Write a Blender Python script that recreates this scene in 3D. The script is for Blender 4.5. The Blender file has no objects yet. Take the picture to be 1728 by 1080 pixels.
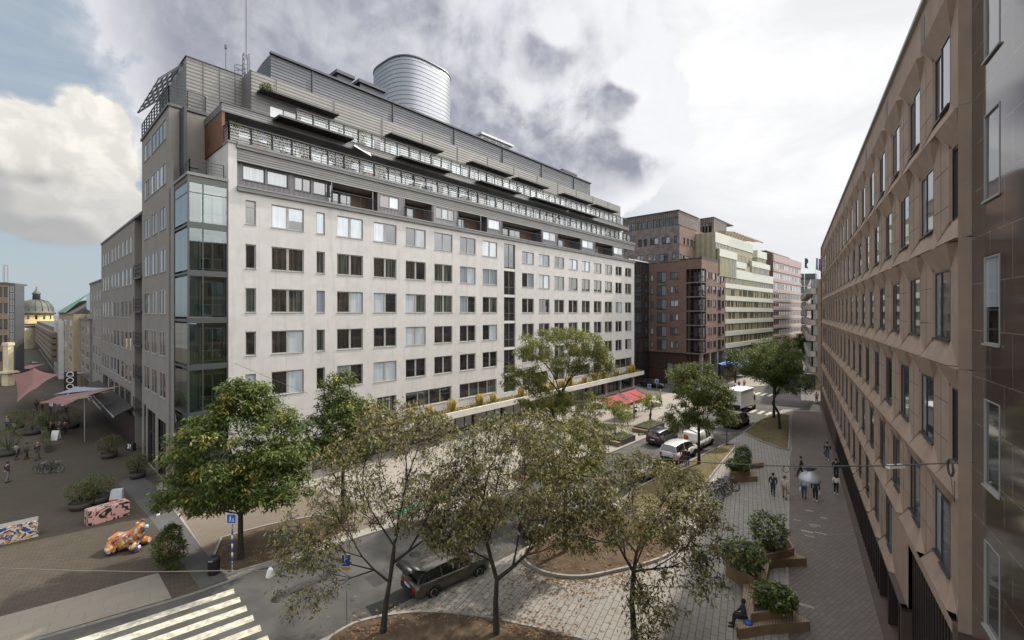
import bpy, math, random
from mathutils import Vector, Matrix, noise
R = math.radians
SC = bpy.context.scene
COL = SC.collection

# ------------------------------------------------------------------ camera
F, CX, HY, H = 750.0, 864.0, 528.0, 14.6      # focal length in px of a 1728 px wide picture, principal column, horizon row, eye height
cam_data = bpy.data.cameras.new('camera')
cam_data.sensor_fit = 'HORIZONTAL'
cam_data.sensor_width = 36.0
cam_data.lens = 36.0 * F / 1728.0
cam_data.shift_y = -(540.0 - HY) / 1728.0
cam_data.clip_start = 0.1
cam_data.clip_end = 6000.0
cam = bpy.data.objects.new('camera', cam_data)
COL.objects.link(cam)
cam.location = (0, 0, H)
cam.rotation_euler = (R(90), 0, 0)
SC.camera = cam
SC.view_settings.view_transform = 'Standard'
SC.view_settings.look = 'None'
SC.view_settings.gamma = 1.0
SC.view_settings.exposure = 0.45

# ------------------------------------------------------------------ sun
SUN_AZ, SUN_EL = R(53), R(45)                 # azimuth from +Y towards +X
sun_dir = Vector((math.sin(SUN_AZ) * math.cos(SUN_EL), math.cos(SUN_AZ) * math.cos(SUN_EL), math.sin(SUN_EL)))
sl = bpy.data.lights.new('sun', 'SUN')
sl.energy = 3.6
sl.angle = R(1.5)
sl.color = (1.0, 0.93, 0.82)
so = bpy.data.objects.new('sun', sl)
COL.objects.link(so)
so.rotation_euler = (-sun_dir).to_track_quat('-Z', 'Y').to_euler()

# ------------------------------------------------------------------ sky: Nishita air plus cloud fields given by direction
W = bpy.data.worlds.new('World')
SC.world = W
W.use_nodes = True
nt = W.node_tree
nt.nodes.clear()

class NB:
    """tiny node builder"""
    def __init__(s, tree): s.t = tree
    def n(s, typ, **kw):
        x = s.t.nodes.new(typ)
        for k, v in kw.items(): setattr(x, k, v)
        return x
    def put(s, sock, v):
        if isinstance(v, bpy.types.NodeSocket): s.t.links.new(v, sock)
        elif v is not None:
            if hasattr(sock, 'default_value') and sock.type == 'RGBA' and len(v) == 3: v = (*v, 1)
            sock.default_value = v
    def m(s, op, a, b=None, c=None, clamp=False):
        x = s.n('ShaderNodeMath', operation=op, use_clamp=clamp)
        s.put(x.inputs[0], a)
        if b is not None: s.put(x.inputs[1], b)
        if c is not None: s.put(x.inputs[2], c)
        return x.outputs[0]
    def v(s, op, a, b=None, out=0):
        x = s.n('ShaderNodeVectorMath', operation=op)
        s.put(x.inputs[0], a)
        if b is not None: s.put(x.inputs[1], b)
        return x.outputs[out]
    def ss(s, x, a, b, c=0.0, d=1.0):
        y = s.n('ShaderNodeMapRange', interpolation_type='SMOOTHSTEP')
        for i, q in enumerate((x, a, b, c, d)): s.put(y.inputs[i], q)
        return y.outputs[0]
    def lin(s, x, a, b, c=0.0, d=1.0):
        y = s.n('ShaderNodeMapRange')
        for i, q in enumerate((x, a, b, c, d)): s.put(y.inputs[i], q)
        return y.outputs[0]
    def mix(s, f, a, b, blend='MIX'):
        y = s.n('ShaderNodeMix', data_type='RGBA', blend_type=blend)
        s.put(y.inputs[0], f); s.put(y.inputs[6], a); s.put(y.inputs[7], b)
        return y.outputs[2]
    def noise(s, vec, scale, detail=5, rough=.55, dist=0.0):
        y = s.n('ShaderNodeTexNoise', noise_dimensions='3D')
        s.put(y.inputs['Vector'], vec); y.inputs['Scale'].default_value = scale
        y.inputs['Detail'].default_value = detail; y.inputs['Roughness'].default_value = rough
        y.inputs['Distortion'].default_value = dist
        return y.outputs[0]

def azel(px, py):
    a = math.atan((px - CX) / F)
    return a, math.atan((HY - py) / F * math.cos(a))

def blob_list(lst):
    out = []
    for px, py, rx, ry in lst:
        a, e = azel(px, py)
        out.append((a, e, rx / F * math.cos(a) ** 2, ry / F * math.cos(a)))
    return out

def cloud_group(name, blobs, scale, amp, seed):
    g = bpy.data.node_groups.new(name, 'ShaderNodeTree')
    g.interface.new_socket('P', in_out='INPUT', socket_type='NodeSocketVector')
    g.interface.new_socket('D', in_out='OUTPUT', socket_type='NodeSocketFloat')
    g.interface.new_socket('B', in_out='OUTPUT', socket_type='NodeSocketFloat')
    b = NB(g)
    gi = b.n('NodeGroupInput'); go = b.n('NodeGroupOutput')
    P = gi.outputs[0]
    cur = None
    for a, e, rx, ry in blob_list(blobs):
        q = b.v('SUBTRACT', P, (a, e, 0))
        q = b.v('DIVIDE', q, (rx, ry, 1))
        l = b.m('SUBTRACT', 1.0, b.v('LENGTH', q, out=1))
        cur = l if cur is None else b.m('SMOOTH_MAX', cur, l, 0.15)
    off = b.v('ADD', P, (seed, seed * 1.7, seed * .3))
    n1 = b.noise(off, scale, 7, .58, .25)
    n2 = b.noise(off, scale * .37, 4, .5, .4)
    x = b.m('MULTIPLY_ADD', b.m('SUBTRACT', n1, .5), amp, cur)
    x = b.m('MULTIPLY_ADD', b.m('SUBTRACT', n2, .5), amp * .9, x)
    b.put(go.inputs[0], x)
    b.put(go.inputs[1], b.m('MULTIPLY_ADD', b.m('SUBTRACT', n2, .5), amp * .34, b.m('MULTIPLY_ADD', b.m('SUBTRACT', n1, .5), amp * .22, cur)))
    return g

GREY = cloud_group('grey_cloud_bank', [(430, 60, 300, 260), (650, 130, 330, 300), (830, 190, 240, 220), (960, 210, 180, 170),
                                       (1060, 235, 110, 100), (1060, 130, 70, 55), (940, 60, 90, 60), (600, -120, 330, 200)], 7.5, 1.05, 3.1)
WHITE = cloud_group('white_cumulus', [(60, 265, 150, 95), (150, 260, 95, 100), (60, 330, 190, 80), (-120, 300, 200, 140), (170, 340, 80, 60)], 9.0, .8, 7.7)
b = NB(nt)
tc = b.n('ShaderNodeTexCoord')
D = b.v('NORMALIZE', tc.outputs['Generated'])
sx = b.n('ShaderNodeSeparateXYZ'); b.put(sx.inputs[0], D)
az = b.m('ARCTAN2', sx.outputs[0], sx.outputs[1])
el = b.m('ARCSINE', sx.outputs[2])
cb = b.n('ShaderNodeCombineXYZ'); b.put(cb.inputs[0], az); b.put(cb.inputs[1], el)
P = cb.outputs[0]
def dens(grp, off=(0, 0, 0), both=False):
    g = b.n('ShaderNodeGroup'); g.node_tree = grp
    b.put(g.inputs[0], b.v('ADD', P, off))
    return (g.outputs[0], g.outputs[1]) if both else g.outputs[0]
sky = b.n('ShaderNodeTexSky', sky_type='NISHITA', sun_disc=False)
sky.sun_elevation = SUN_EL
sky.sun_rotation = SUN_AZ
sky.air_density = 1.0; sky.dust_density = 1.0; sky.ozone_density = 1.0
# thin veil that whitens towards the sun side
ga, ge = azel(1420, 40)
gq = b.v('DIVIDE', b.v('SUBTRACT', P, (ga, ge, 0)), (.80, .90, 1))
glow = b.ss(b.v('LENGTH', gq, out=1), 1.0, 0.25)
st = b.v('MULTIPLY', P, (1.2, 5.0, 1))
streak = b.noise(st, 2.4, 6, .6, .5)
veil = b.ss(streak, .28, .72, .55, .95)
veil = b.m('MAXIMUM', veil, b.ss(glow, 0.02, .35))
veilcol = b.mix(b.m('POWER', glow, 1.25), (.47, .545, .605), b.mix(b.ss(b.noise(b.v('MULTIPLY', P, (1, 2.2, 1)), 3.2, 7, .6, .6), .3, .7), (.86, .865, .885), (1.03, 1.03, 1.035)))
# veil brightened out of view, sun side, overhead and behind, as added fill light
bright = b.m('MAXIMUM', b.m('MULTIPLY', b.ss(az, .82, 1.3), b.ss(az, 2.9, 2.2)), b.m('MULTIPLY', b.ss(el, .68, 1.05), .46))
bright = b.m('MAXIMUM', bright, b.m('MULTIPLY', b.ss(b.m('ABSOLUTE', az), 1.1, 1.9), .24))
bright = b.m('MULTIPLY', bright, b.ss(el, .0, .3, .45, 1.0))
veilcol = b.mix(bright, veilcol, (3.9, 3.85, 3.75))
# grey bank, lit on its sunward rim
g0, gB = dens(GREY, both=True); g1 = dens(GREY, (.050, .045, 0)); g2 = dens(GREY, (.012, .014, 0))
bil = b.m('SUBTRACT', 1.0, b.m('ABSOLUTE', b.m('MULTIPLY_ADD', b.noise(b.v('MULTIPLY', P, (1, 1.15, 1)), 13.0, 5, .55, .3), 2.0, -1.0)))
bil2 = b.m('SUBTRACT', 1.0, b.m('ABSOLUTE', b.m('MULTIPLY_ADD', b.noise(b.v('ADD', b.v('MULTIPLY', P, (1, 1.15, 1)), (.018, .022, 0)), 13.0, 5, .55, .3), 2.0, -1.0)))
bl = b.ss(b.m('SUBTRACT', bil, bil2), -.22, .25)
gm = b.m('MULTIPLY', b.ss(g0, -.02, b.ss(az, -.35, .1, .24, .07)), b.ss(el, 1.0, .75))
rim = b.ss(b.m('SUBTRACT', g0, g1), -.02, .42)
fine = b.ss(b.m('SUBTRACT', g0, g2), -.10, .16)
core = b.ss(gB, .06, .56)
gn = b.noise(b.v('MULTIPLY', P, (1, 1.3, 1)), 4.2, 6, .52, .15)
g3 = dens(GREY, (.024, .03, 0))
mid = b.ss(b.m('SUBTRACT', g0, g3), -.16, .26)
gcol = b.mix(core, (.93, .935, .96), (.315, .33, .40))
gcol = b.mix(b.ss(gn, .35, .7), gcol, b.mix(.5, gcol, (.52, .53, .60)))
gcol = b.mix(b.m('MULTIPLY', rim, b.ss(az, -.30, .25, .25, 1.0)), gcol, (.98, .98, 1.0))
gcol = b.mix(b.m('MULTIPLY', mid, b.ss(az, -.5, .2, .14, .50)), gcol, (.90, .905, .94))
gcol = b.mix(b.m('MULTIPLY', fine, .2), gcol, (.84, .85, .89))
gcol = b.mix(b.m('MULTIPLY', b.m('MULTIPLY', bl, .26), b.ss(az, -.55, .1, .35, 1.0)), gcol, (.86, .87, .91))
# white cumulus in the west
w0, wB = dens(WHITE, both=True); w1 = dens(WHITE, (.055, .055, 0)); w2 = dens(WHITE, (.012, .016, 0))
wm = b.ss(w0, -.03, .12)
wr = b.ss(b.m('SUBTRACT', w0, w1), -.30, .38)
wf = b.ss(b.m('SUBTRACT', w0, w2), -.10, .14)
wcol = b.mix(wr, (.45, .45, .44), (1.02, .98, .90))
wcol = b.mix(b.m('MULTIPLY', wf, .35), wcol, (.93, .90, .84))
wcol = b.mix(b.m('MULTIPLY_ADD', bl, .9, .1), b.mix(.55, wcol, (.60, .585, .56)), wcol)
wcol = b.mix(b.m('MULTIPLY', b.ss(el, .30, .12), .55), wcol, (.44, .45, .46))
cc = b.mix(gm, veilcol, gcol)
cc = b.mix(wm, cc, wcol)
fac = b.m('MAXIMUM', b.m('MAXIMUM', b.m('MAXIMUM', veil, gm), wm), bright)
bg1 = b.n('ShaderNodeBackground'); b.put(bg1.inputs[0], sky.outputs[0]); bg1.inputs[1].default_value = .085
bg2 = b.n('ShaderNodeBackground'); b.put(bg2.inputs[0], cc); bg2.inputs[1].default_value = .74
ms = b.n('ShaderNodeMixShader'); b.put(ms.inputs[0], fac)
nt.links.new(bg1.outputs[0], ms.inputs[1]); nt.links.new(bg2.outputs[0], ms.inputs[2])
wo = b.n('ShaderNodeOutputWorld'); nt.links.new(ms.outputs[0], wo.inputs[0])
SC.cycles.max_bounces = 6
SC.cycles.transparent_max_bounces = 8
SC.cycles.use_denoising = True

# ------------------------------------------------------------------ helpers
def gp(px, py, z=0.0):
    """a ground point (height z) seen at this pixel of the photograph"""
    Y = F * (H - z) / (py - HY)
    return Vector(((px - CX) / F * Y, Y, z))
def at(px, py, Y):
    return Vector(((px - CX) / F * Y, Y, H - (py - HY) / F * Y))

ROOTM = {}
def thing(name, label, cat, loc=(0, 0, 0), rotz=0.0, group=None, kind=None):
    o = bpy.data.objects.new(name, None)
    COL.objects.link(o)
    o.empty_display_size = .3
    o.location = loc
    o.rotation_euler = (0, 0, rotz)
    tag(o, label, cat, group, kind)
    ROOTM[o.name] = Matrix.Translation(Vector(loc)) @ Matrix.Rotation(rotz, 4, 'Z')
    return o
def tag(o, label=None, cat=None, group=None, kind=None):
    if label: o['label'] = label
    if cat: o['category'] = cat
    if group: o['group'] = group
    if kind: o['kind'] = kind
    return o
def worldm(o):
    if o is None: return Matrix()
    if o.name in ROOTM: return ROOTM[o.name]
    return worldm(o.parent) @ o.matrix_local
def copy_tree(o, parent=None):
    c = o.copy()
    COL.objects.link(c)
    if parent is not None: c.parent = parent
    for ch in list(o.children): copy_tree(ch, c)
    return c
def place(o, loc, rotz=0.0, label=None, scale=None):
    o.location = loc
    o.rotation_euler = (0, 0, rotz)
    if scale: o.scale = (scale,) * 3
    if label: o['label'] = label
    ROOTM[o.name] = Matrix.Translation(Vector(loc)) @ Matrix.Rotation(rotz, 4, 'Z')
    return o
def put_mesh(name, me, parent, M):
    """link an object for an existing mesh at world matrix M under parent"""
    o = bpy.data.objects.new(name, me)
    COL.objects.link(o)
    if parent is not None:
        o.parent = parent
        o.matrix_local = worldm(parent).inverted() @ M
    else:
        o.matrix_local = M
    return o

class MB:
    """collects faces; build() links ONE mesh object"""
    def __init__(s, M=None):
        s.V = []; s.Fc = []; s.I = []; s.M = M; s.S = []
    def _v(s, p):
        p = Vector(p)
        if s.M is not None: p = s.M @ p
        s.V.append(p); return len(s.V) - 1
    def poly(s, pts, m=0, smooth=False):
        ids = [s._v(p) for p in pts]
        s.Fc.append(ids); s.I.append(m); s.S.append(smooth)
    def box(s, x0, x1, y0, y1, z0, z1, m=0, skip=''):
        if x1 < x0: x0, x1 = x1, x0
        if y1 < y0: y0, y1 = y1, y0
        if z1 < z0: z0, z1 = z1, z0
        i = [s._v(p) for p in ((x0, y0, z0), (x1, y0, z0), (x1, y1, z0), (x0, y1, z0), (x0, y0, z1), (x1, y0, z1), (x1, y1, z1), (x0, y1, z1))]
        for k, f in zip('fbrlud', ((0, 1, 5, 4), (2, 3, 7, 6), (1, 2, 6, 5), (3, 0, 4, 7), (4, 5, 6, 7), (3, 2, 1, 0))):
            if k not in skip:
                s.Fc.append([i[q] for q in f]); s.I.append(m); s.S.append(False)
    def prism(s, pts, z0, z1, m=0, top=None):
        """2-D outline (counter-clockwise) extruded"""
        n = len(pts)
        a = [s._v((p[0], p[1], z0)) for p in pts]
        c = [s._v((p[0], p[1], z1)) for p in pts]
        for k in range(n):
            s.Fc.append([a[k], a[(k + 1) % n], c[(k + 1) % n], c[k]]); s.I.append(m); s.S.append(False)
        s.Fc.append(c); s.I.append(m if top is None else top); s.S.append(False)
        s.Fc.append(a[::-1]); s.I.append(m); s.S.append(False)
    def bar(s, a, c, w, h=None, m=0):
        """rectangular bar from a to c"""
        a = Vector(a); c = Vector(c); d = c - a
        if d.length < 1e-6: return
        h = h or w
        dn = d.normalized()
        up = Vector((0, 0, 1)) if abs(dn.z) < .95 else Vector((1, 0, 0))
        sd = dn.cross(up).normalized() * (w / 2)
        u = sd.cross(dn).normalized() * (h / 2)
        i = [s._v(p) for p in (a - sd - u, a + sd - u, a + sd + u, a - sd + u, c - sd - u, c + sd - u, c + sd + u, c - sd + u)]
        for f in ((3, 2, 1, 0), (4, 5, 6, 7), (0, 1, 5, 4), (1, 2, 6, 5), (2, 3, 7, 6), (3, 0, 4, 7)):
            s.Fc.append([i[q] for q in f]); s.I.append(m); s.S.append(False)
    def tube(s, pts, rad, n=6, m=0, cap=True, smooth=True):
        pts = [Vector(p) for p in pts]
        if not hasattr(rad, '__len__'): rad = [rad] * len(pts)
        rings = []
        ref = None
        for k, p in enumerate(pts):
            d = (pts[min(k + 1, len(pts) - 1)] - pts[max(k - 1, 0)])
            d = d.normalized() if d.length > 1e-9 else Vector((0, 0, 1))
            if ref is None:
                ref = Vector((1, 0, 0)) if abs(d.x) < .8 else Vector((0, 1, 0))
            u = (ref - d * ref.dot(d))
            u = u.normalized() if u.length > 1e-6 else d.orthogonal().normalized()
            w = d.cross(u)
            ref = u
            rings.append([s._v(p + (u * math.cos(2 * math.pi * q / n) + w * math.sin(2 * math.pi * q / n)) * rad[k]) for q in range(n)])
        for k in range(len(rings) - 1):
            for q in range(n):
                s.Fc.append([rings[k][q], rings[k][(q + 1) % n], rings[k + 1][(q + 1) % n], rings[k + 1][q]]); s.I.append(m); s.S.append(smooth)
        if cap:
            s.Fc.append(rings[0][::-1]); s.I.append(m); s.S.append(False)
            s.Fc.append(rings[-1]); s.I.append(m); s.S.append(False)
    def lathe(s, prof, n=16, m=0, c=(0, 0, 0), sx=1.0, sy=1.0):
        """profile of (radius, z) turned about z through c"""
        rings = [[s._v((c[0] + r * sx * math.cos(2 * math.pi * q / n), c[1] + r * sy * math.sin(2 * math.pi * q / n), c[2] + z)) for q in range(n)] for r, z in prof]
        for k in range(len(rings) - 1):
            for q in range(n):
                s.Fc.append([rings[k][q], rings[k][(q + 1) % n], rings[k + 1][(q + 1) % n], rings[k + 1][q]]); s.I.append(m); s.S.append(True)
        if prof[0][0] > 1e-4: s.Fc.append(rings[0][::-1]); s.I.append(m); s.S.append(False)
        if prof[-1][0] > 1e-4: s.Fc.append(rings[-1]); s.I.append(m); s.S.append(False)
    def loft(s, rings, m=0, closed=True, cap=True, smooth=True):
        ids = [[s._v(p) for p in r] for r in rings]
        n = len(ids[0])
        for k in range(len(ids) - 1):
            for q in range(n if closed else n - 1):
                s.Fc.append([ids[k][q], ids[k][(q + 1) % n], ids[k + 1][(q + 1) % n], ids[k + 1][q]])
                s.I.append(m(k, q) if callable(m) else m); s.S.append(smooth)
        if cap:
            mm = m(-1, 0) if callable(m) else m
            s.Fc.append(ids[0][::-1]); s.I.append(mm); s.S.append(False)
            s.Fc.append(ids[-1]); s.I.append(mm); s.S.append(False)
    def grid_wall(s, x0, x1, z0, z1, ops, depth, m=0, mr=None, y=0.0):
        """wall in the plane y with real openings (xa,xb,za,zb) and reveals of the given depth"""
        mr = m if mr is None else mr
        ops = [o for o in ops if o[1] > x0 and o[0] < x1]
        xs = sorted({round(v, 4) for o in ops for v in o[:2] if x0 < v < x1} | {x0, x1})
        zs = sorted({round(v, 4) for o in ops for v in o[2:4] if z0 < v < z1} | {z0, z1})
        for i in range(len(xs) - 1):
            cx = (xs[i] + xs[i + 1]) / 2
            run = None
            for j in range(len(zs) - 1):
                cz = (zs[j] + zs[j + 1]) / 2
                hole = any(o[0] < cx < o[1] and o[2] < cz < o[3] for o in ops)
                if not hole: run = (run[0], zs[j + 1]) if run else (zs[j], zs[j + 1])
                if run and (hole or j == len(zs) - 2):
                    s.poly(((xs[i], y, run[0]), (xs[i + 1], y, run[0]), (xs[i + 1], y, run[1]), (xs[i], y, run[1])), m)
                    run = None
        for o in ops:
            xa, xb, za, zb = o[:4]; d = y + depth
            s.poly(((xa, y, za), (xa, d, za), (xa, d, zb), (xa, y, zb)), mr)
            s.poly(((xb, d, za), (xb, y, za), (xb, y, zb), (xb, d, zb)), mr)
            s.poly(((xa, y, zb), (xa, d, zb), (xb, d, zb), (xb, y, zb)), mr)
            s.poly(((xa, d, za), (xa, y, za), (xb, y, za), (xb, d, za)), mr)
    def build(s, name, mats, parent=None, smooth=None):
        me = bpy.data.meshes.new(name)
        if not isinstance(mats, (list, tuple)): mats = [mats]
        V = s.V
        if parent is not None:
            inv = worldm(parent).inverted()
            V = [inv @ p for p in V]
        me.from_pydata([tuple(p) for p in V], [], s.Fc)
        for m in mats: me.materials.append(m)
        me.polygons.foreach_set('material_index', s.I)
        me.polygons.foreach_set('use_smooth', [bool(smooth) if smooth is not None else q for q in s.S])
        me.update()
        o = bpy.data.objects.new(name, me)
        COL.objects.link(o)
        if parent is not None: o.parent = parent
        return o

class Face:
    """a vertical face: x to the right as seen from outside, y inward, z up"""
    def __init__(s, ox, oy, ang):
        s.o = Vector((ox, oy)); s.a = ang
        s.d = Vector((math.cos(ang), math.sin(ang))); s.n = Vector((-s.d.y, s.d.x))
        s.M = Matrix.Translation((ox, oy, 0)) @ Matrix.Rotation(ang, 4, 'Z')
    def X(s, px, y=0.0):
        u = (px - CX) / F; p = s.o + s.n * y
        return (p.y * u - p.x) / (s.d.x - s.d.y * u)
    def Z(s, px, py, y=0.0):
        Y = (s.o + s.n * y + s.d * s.X(px, y)).y
        return H - (py - HY) / F * Y
    def W(s, x, y=0.0, z=0.0):
        return s.M @ Vector((x, y, z))
    def side(s, x, y, turn):
        """face starting at local (x, y), turned by +-90 degrees"""
        p = s.o + s.d * x + s.n * y
        return Face(p.x, p.y, s.a + turn)

# ------------------------------------------------------------------ materials
MATS = {}
def mat(name, col, rough=.7, var=0.0, vscale=1.0, col2=None, bump=0.0, bscale=8.0, metal=0.0, spec=.5, streak=0.0, coat=0.0, trans=None, emit=None, stretch=None):
    if name in MATS: return MATS[name]
    m = bpy.data.materials.new(name); m.use_nodes = True
    t = m.node_tree; b = NB(t)
    bs = t.nodes['Principled BSDF']
    bs.inputs['Roughness'].default_value = rough
    bs.inputs['Metallic'].default_value = metal
    bs.inputs['Specular IOR Level'].default_value = spec
    if coat: bs.inputs['Coat Weight'].default_value = coat; bs.inputs['Coat Roughness'].default_value = .04
    geo = b.n('ShaderNodeNewGeometry'); P = geo.outputs['Position']
    if stretch: P = b.v('MULTIPLY', P, stretch)
    c = (*col, 1)
    if var or streak:
        c2 = col2 or tuple(v * (1 - var) for v in col)
        f = b.ss(b.noise(P, vscale, 6, .6, .3), .32, .70)
        c = b.mix(f, col, c2)
        if streak:
            q = b.noise(b.v('MULTIPLY', geo.outputs['Position'], (1, 1, .08)), 2.2, 5, .65)
            c = b.mix(b.ss(q, .49, .72, 0, streak), c, tuple(v * .55 for v in col))
    b.put(bs.inputs['Base Color'], c)
    if bump:
        bn = b.n('ShaderNodeBump'); bn.inputs['Strength'].default_value = bump; bn.inputs['Distance'].default_value = .02
        b.put(bn.inputs['Height'], b.noise(P, bscale, 5, .6)); b.put(bs.inputs['Normal'], bn.outputs[0])
    if emit: b.put(bs.inputs['Emission Color'], col); bs.inputs['Emission Strength'].default_value = emit
    MATS[name] = m
    return m

def glass_mat(name, col, rough=.03, wob=.012, spec=.9, col2=None, f2=.5):
    """window pane: an interior colour behind a slightly wavy mirror-like surface"""
    if name in MATS: return MATS[name]
    m = bpy.data.materials.new(name); m.use_nodes = True
    t = m.node_tree; b = NB(t); bs = t.nodes['Principled BSDF']
    bs.inputs['Roughness'].default_value = rough
    bs.inputs['Specular IOR Level'].default_value = spec
    bs.inputs['IOR'].default_value = 1.75
    geo = b.n('ShaderNodeNewGeometry')
    c = (*col, 1)
    if col2:
        c = b.mix(b.ss(b.noise(b.v('MULTIPLY', geo.outputs['Position'], (4.0, 4.0, .12)), 1.6, 2, .5), .35, .65), col, col2)
    b.put(bs.inputs['Base Color'], c)
    nz = b.n('ShaderNodeTexNoise'); nz.inputs['Scale'].default_value = .9; nz.inputs['Detail'].default_value = 1
    b.put(nz.inputs['Vector'], geo.outputs['Position'])
    off = b.v('SUBTRACT', nz.outputs['Color'], (.5, .5, .5))
    sc = b.n('ShaderNodeVectorMath', operation='SCALE'); b.put(sc.inputs[0], off); sc.inputs['Scale'].default_value = wob
    b.put(bs.inputs['Normal'], b.v('NORMALIZE', b.v('ADD', geo.outputs['Normal'], sc.outputs[0])))
    MATS[name] = m
    return m

def brick_mat(name, c1, c2, mortar, w, h, msize=.008, rot=0.0, wall=True, rough=.85, off=.5, patch=None, bump=.35, spec=.3, patch_scale=.5, pstr=.55):
    """bricks, slabs or panels. wall: laid out along object x/y and z, else on the ground turned by rot"""
    if name in MATS: return MATS[name]
    m = bpy.data.materials.new(name); m.use_nodes = True
    t = m.node_tree; b = NB(t); bs = t.nodes['Principled BSDF']
    bs.inputs['Roughness'].default_value = rough
    bs.inputs['Specular IOR Level'].default_value = spec
    if wall:
        tcx = b.n('ShaderNodeTexCoord'); sp = b.n('ShaderNodeSeparateXYZ'); b.put(sp.inputs[0], tcx.outputs['Object'])
        cbx = b.n('ShaderNodeCombineXYZ'); b.put(cbx.inputs[0], b.m('ADD', sp.outputs[0], sp.outputs[1])); b.put(cbx.inputs[1], sp.outputs[2])
        V = cbx.outputs[0]
    else:
        geo = b.n('ShaderNodeNewGeometry'); mp = b.n('ShaderNodeMapping'); mp.inputs['Rotation'].default_value = (0, 0, rot)
        b.put(mp.inputs[0], geo.outputs['Position']); V = mp.outputs[0]
    br = b.n('ShaderNodeTexBrick'); br.offset = off
    b.put(br.inputs['Vector'], V); b.put(br.inputs['Color1'], c1); b.put(br.inputs['Color2'], c2); b.put(br.inputs['Mortar'], mortar)
    br.inputs['Scale'].default_value = 1.0; br.inputs['Mortar Size'].default_value = msize; br.inputs['Mortar Smooth'].default_value = .3
    br.inputs['Brick Width'].default_value = w; br.inputs['Row Height'].default_value = h
    c = br.outputs['Color']
    g2 = b.n('ShaderNodeNewGeometry')
    f = b.ss(b.noise(g2.outputs['Position'], patch_scale, 6, .6, .4), .35, .7)
    pc = patch or tuple(v * .72 for v in c1)
    c = b.mix(b.m('MULTIPLY', f, pstr), c, pc)
    f2 = b.noise(g2.outputs['Position'], 9.0, 4, .7)
    c = b.mix(b.lin(f2, .3, .75, 0, .22), c, tuple(v * .5 for v in c1))
    b.put(bs.inputs['Base Color'], c)
    if bump:
        bn = b.n('ShaderNodeBump'); bn.inputs['Strength'].default_value = bump; bn.inputs['Distance'].default_value = .01
        b.put(bn.inputs['Height'], b.m('SUBTRACT', 1.0, br.outputs['Fac'])); b.put(bs.inputs['Normal'], bn.outputs[0])
    MATS[name] = m
    return m

def rib_mat(name, col, dark, pitch, duty=.25, vertical=False, rough=.5, metal=.3, var=.15):
    """ribbed or slatted metal sheet: bump and dark joints at a real pitch along object z (or x+y)"""
    if name in MATS: return MATS[name]
    m = bpy.data.materials.new(name); m.use_nodes = True
    t = m.node_tree; b = NB(t); bs = t.nodes['Principled BSDF']
    bs.inputs['Roughness'].default_value = rough; bs.inputs['Metallic'].default_value = metal
    tcx = b.n('ShaderNodeTexCoord'); sp = b.n('ShaderNodeSeparateXYZ'); b.put(sp.inputs[0], tcx.outputs['Object'])
    q = b.m('ADD', sp.outputs[0], sp.outputs[1]) if vertical else sp.outputs[2]
    fr = b.m('FRACT', b.m('DIVIDE', q, pitch))
    k = b.m('LESS_THAN', fr, duty)
    geo = b.n('ShaderNodeNewGeometry')
    c = b.mix(b.ss(b.noise(geo.outputs['Position'], .9, 5, .6), .3, .7), col, tuple(v * (1 - var) for v in col))
    b.put(bs.inputs['Base Color'], b.mix(k, c, dark))
    bn = b.n('ShaderNodeBump'); bn.inputs['Strength'].default_value = .5; bn.inputs['Distance'].default_value = pitch * .25
    b.put(bn.inputs['Height'], b.m('PINGPONG', fr, .5)); b.put(bs.inputs['Normal'], bn.outputs[0])
    MATS[name] = m
    return m

M_frame = mat('grey_window_frame', (.27, .265, .255), .5)
M_dframe = mat('dark_window_frame', (.035, .036, .04), .4)
M_wframe = mat('pale_window_frame', (.50, .50, .48), .5)
G_dark = glass_mat('pane_dark_room', (.028, .026, .026), col2=(.012, .012, .013))
G_brown = glass_mat('pane_brown_room', (.05, .042, .036), col2=(.018, .017, .016))
G_curt = glass_mat('pane_curtain', (.085, .095, .075), col2=(.02, .022, .02))
G_blind_glare = glass_mat('pane_white_blind_and_glare', (.44, .48, .51), col2=(.33, .385, .43))  # true blinds, and on the terraces a sky reflection put into the colour
G_grey = glass_mat('pane_grey_blind', (.24, .28, .31), col2=(.17, .20, .23))
G_sky = glass_mat('pane_clear', (.05, .06, .07), spec=1.0)
M_white = mat('white_paint', (.78, .78, .76), .5)
M_black = mat('black_metal', (.02, .02, .022), .45)
M_steel = mat('galvanised_steel', (.42, .43, .44), .4, metal=.6)
M_dgrey = mat('dark_grey_metal', (.075, .077, .082), .5, var=.2)
M_mgrey = mat('mid_grey_metal', (.17, .17, .172), .5, var=.2)
M_wood = mat('brown_wood_panel', (.15, .066, .028), .6, var=.45, vscale=2.0, stretch=(1, 1, 6))
PANES = {'D': G_dark, 'N': G_brown, 'C': G_curt, 'B': G_blind_glare, 'G': G_grey, 'S': G_sky}

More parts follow.
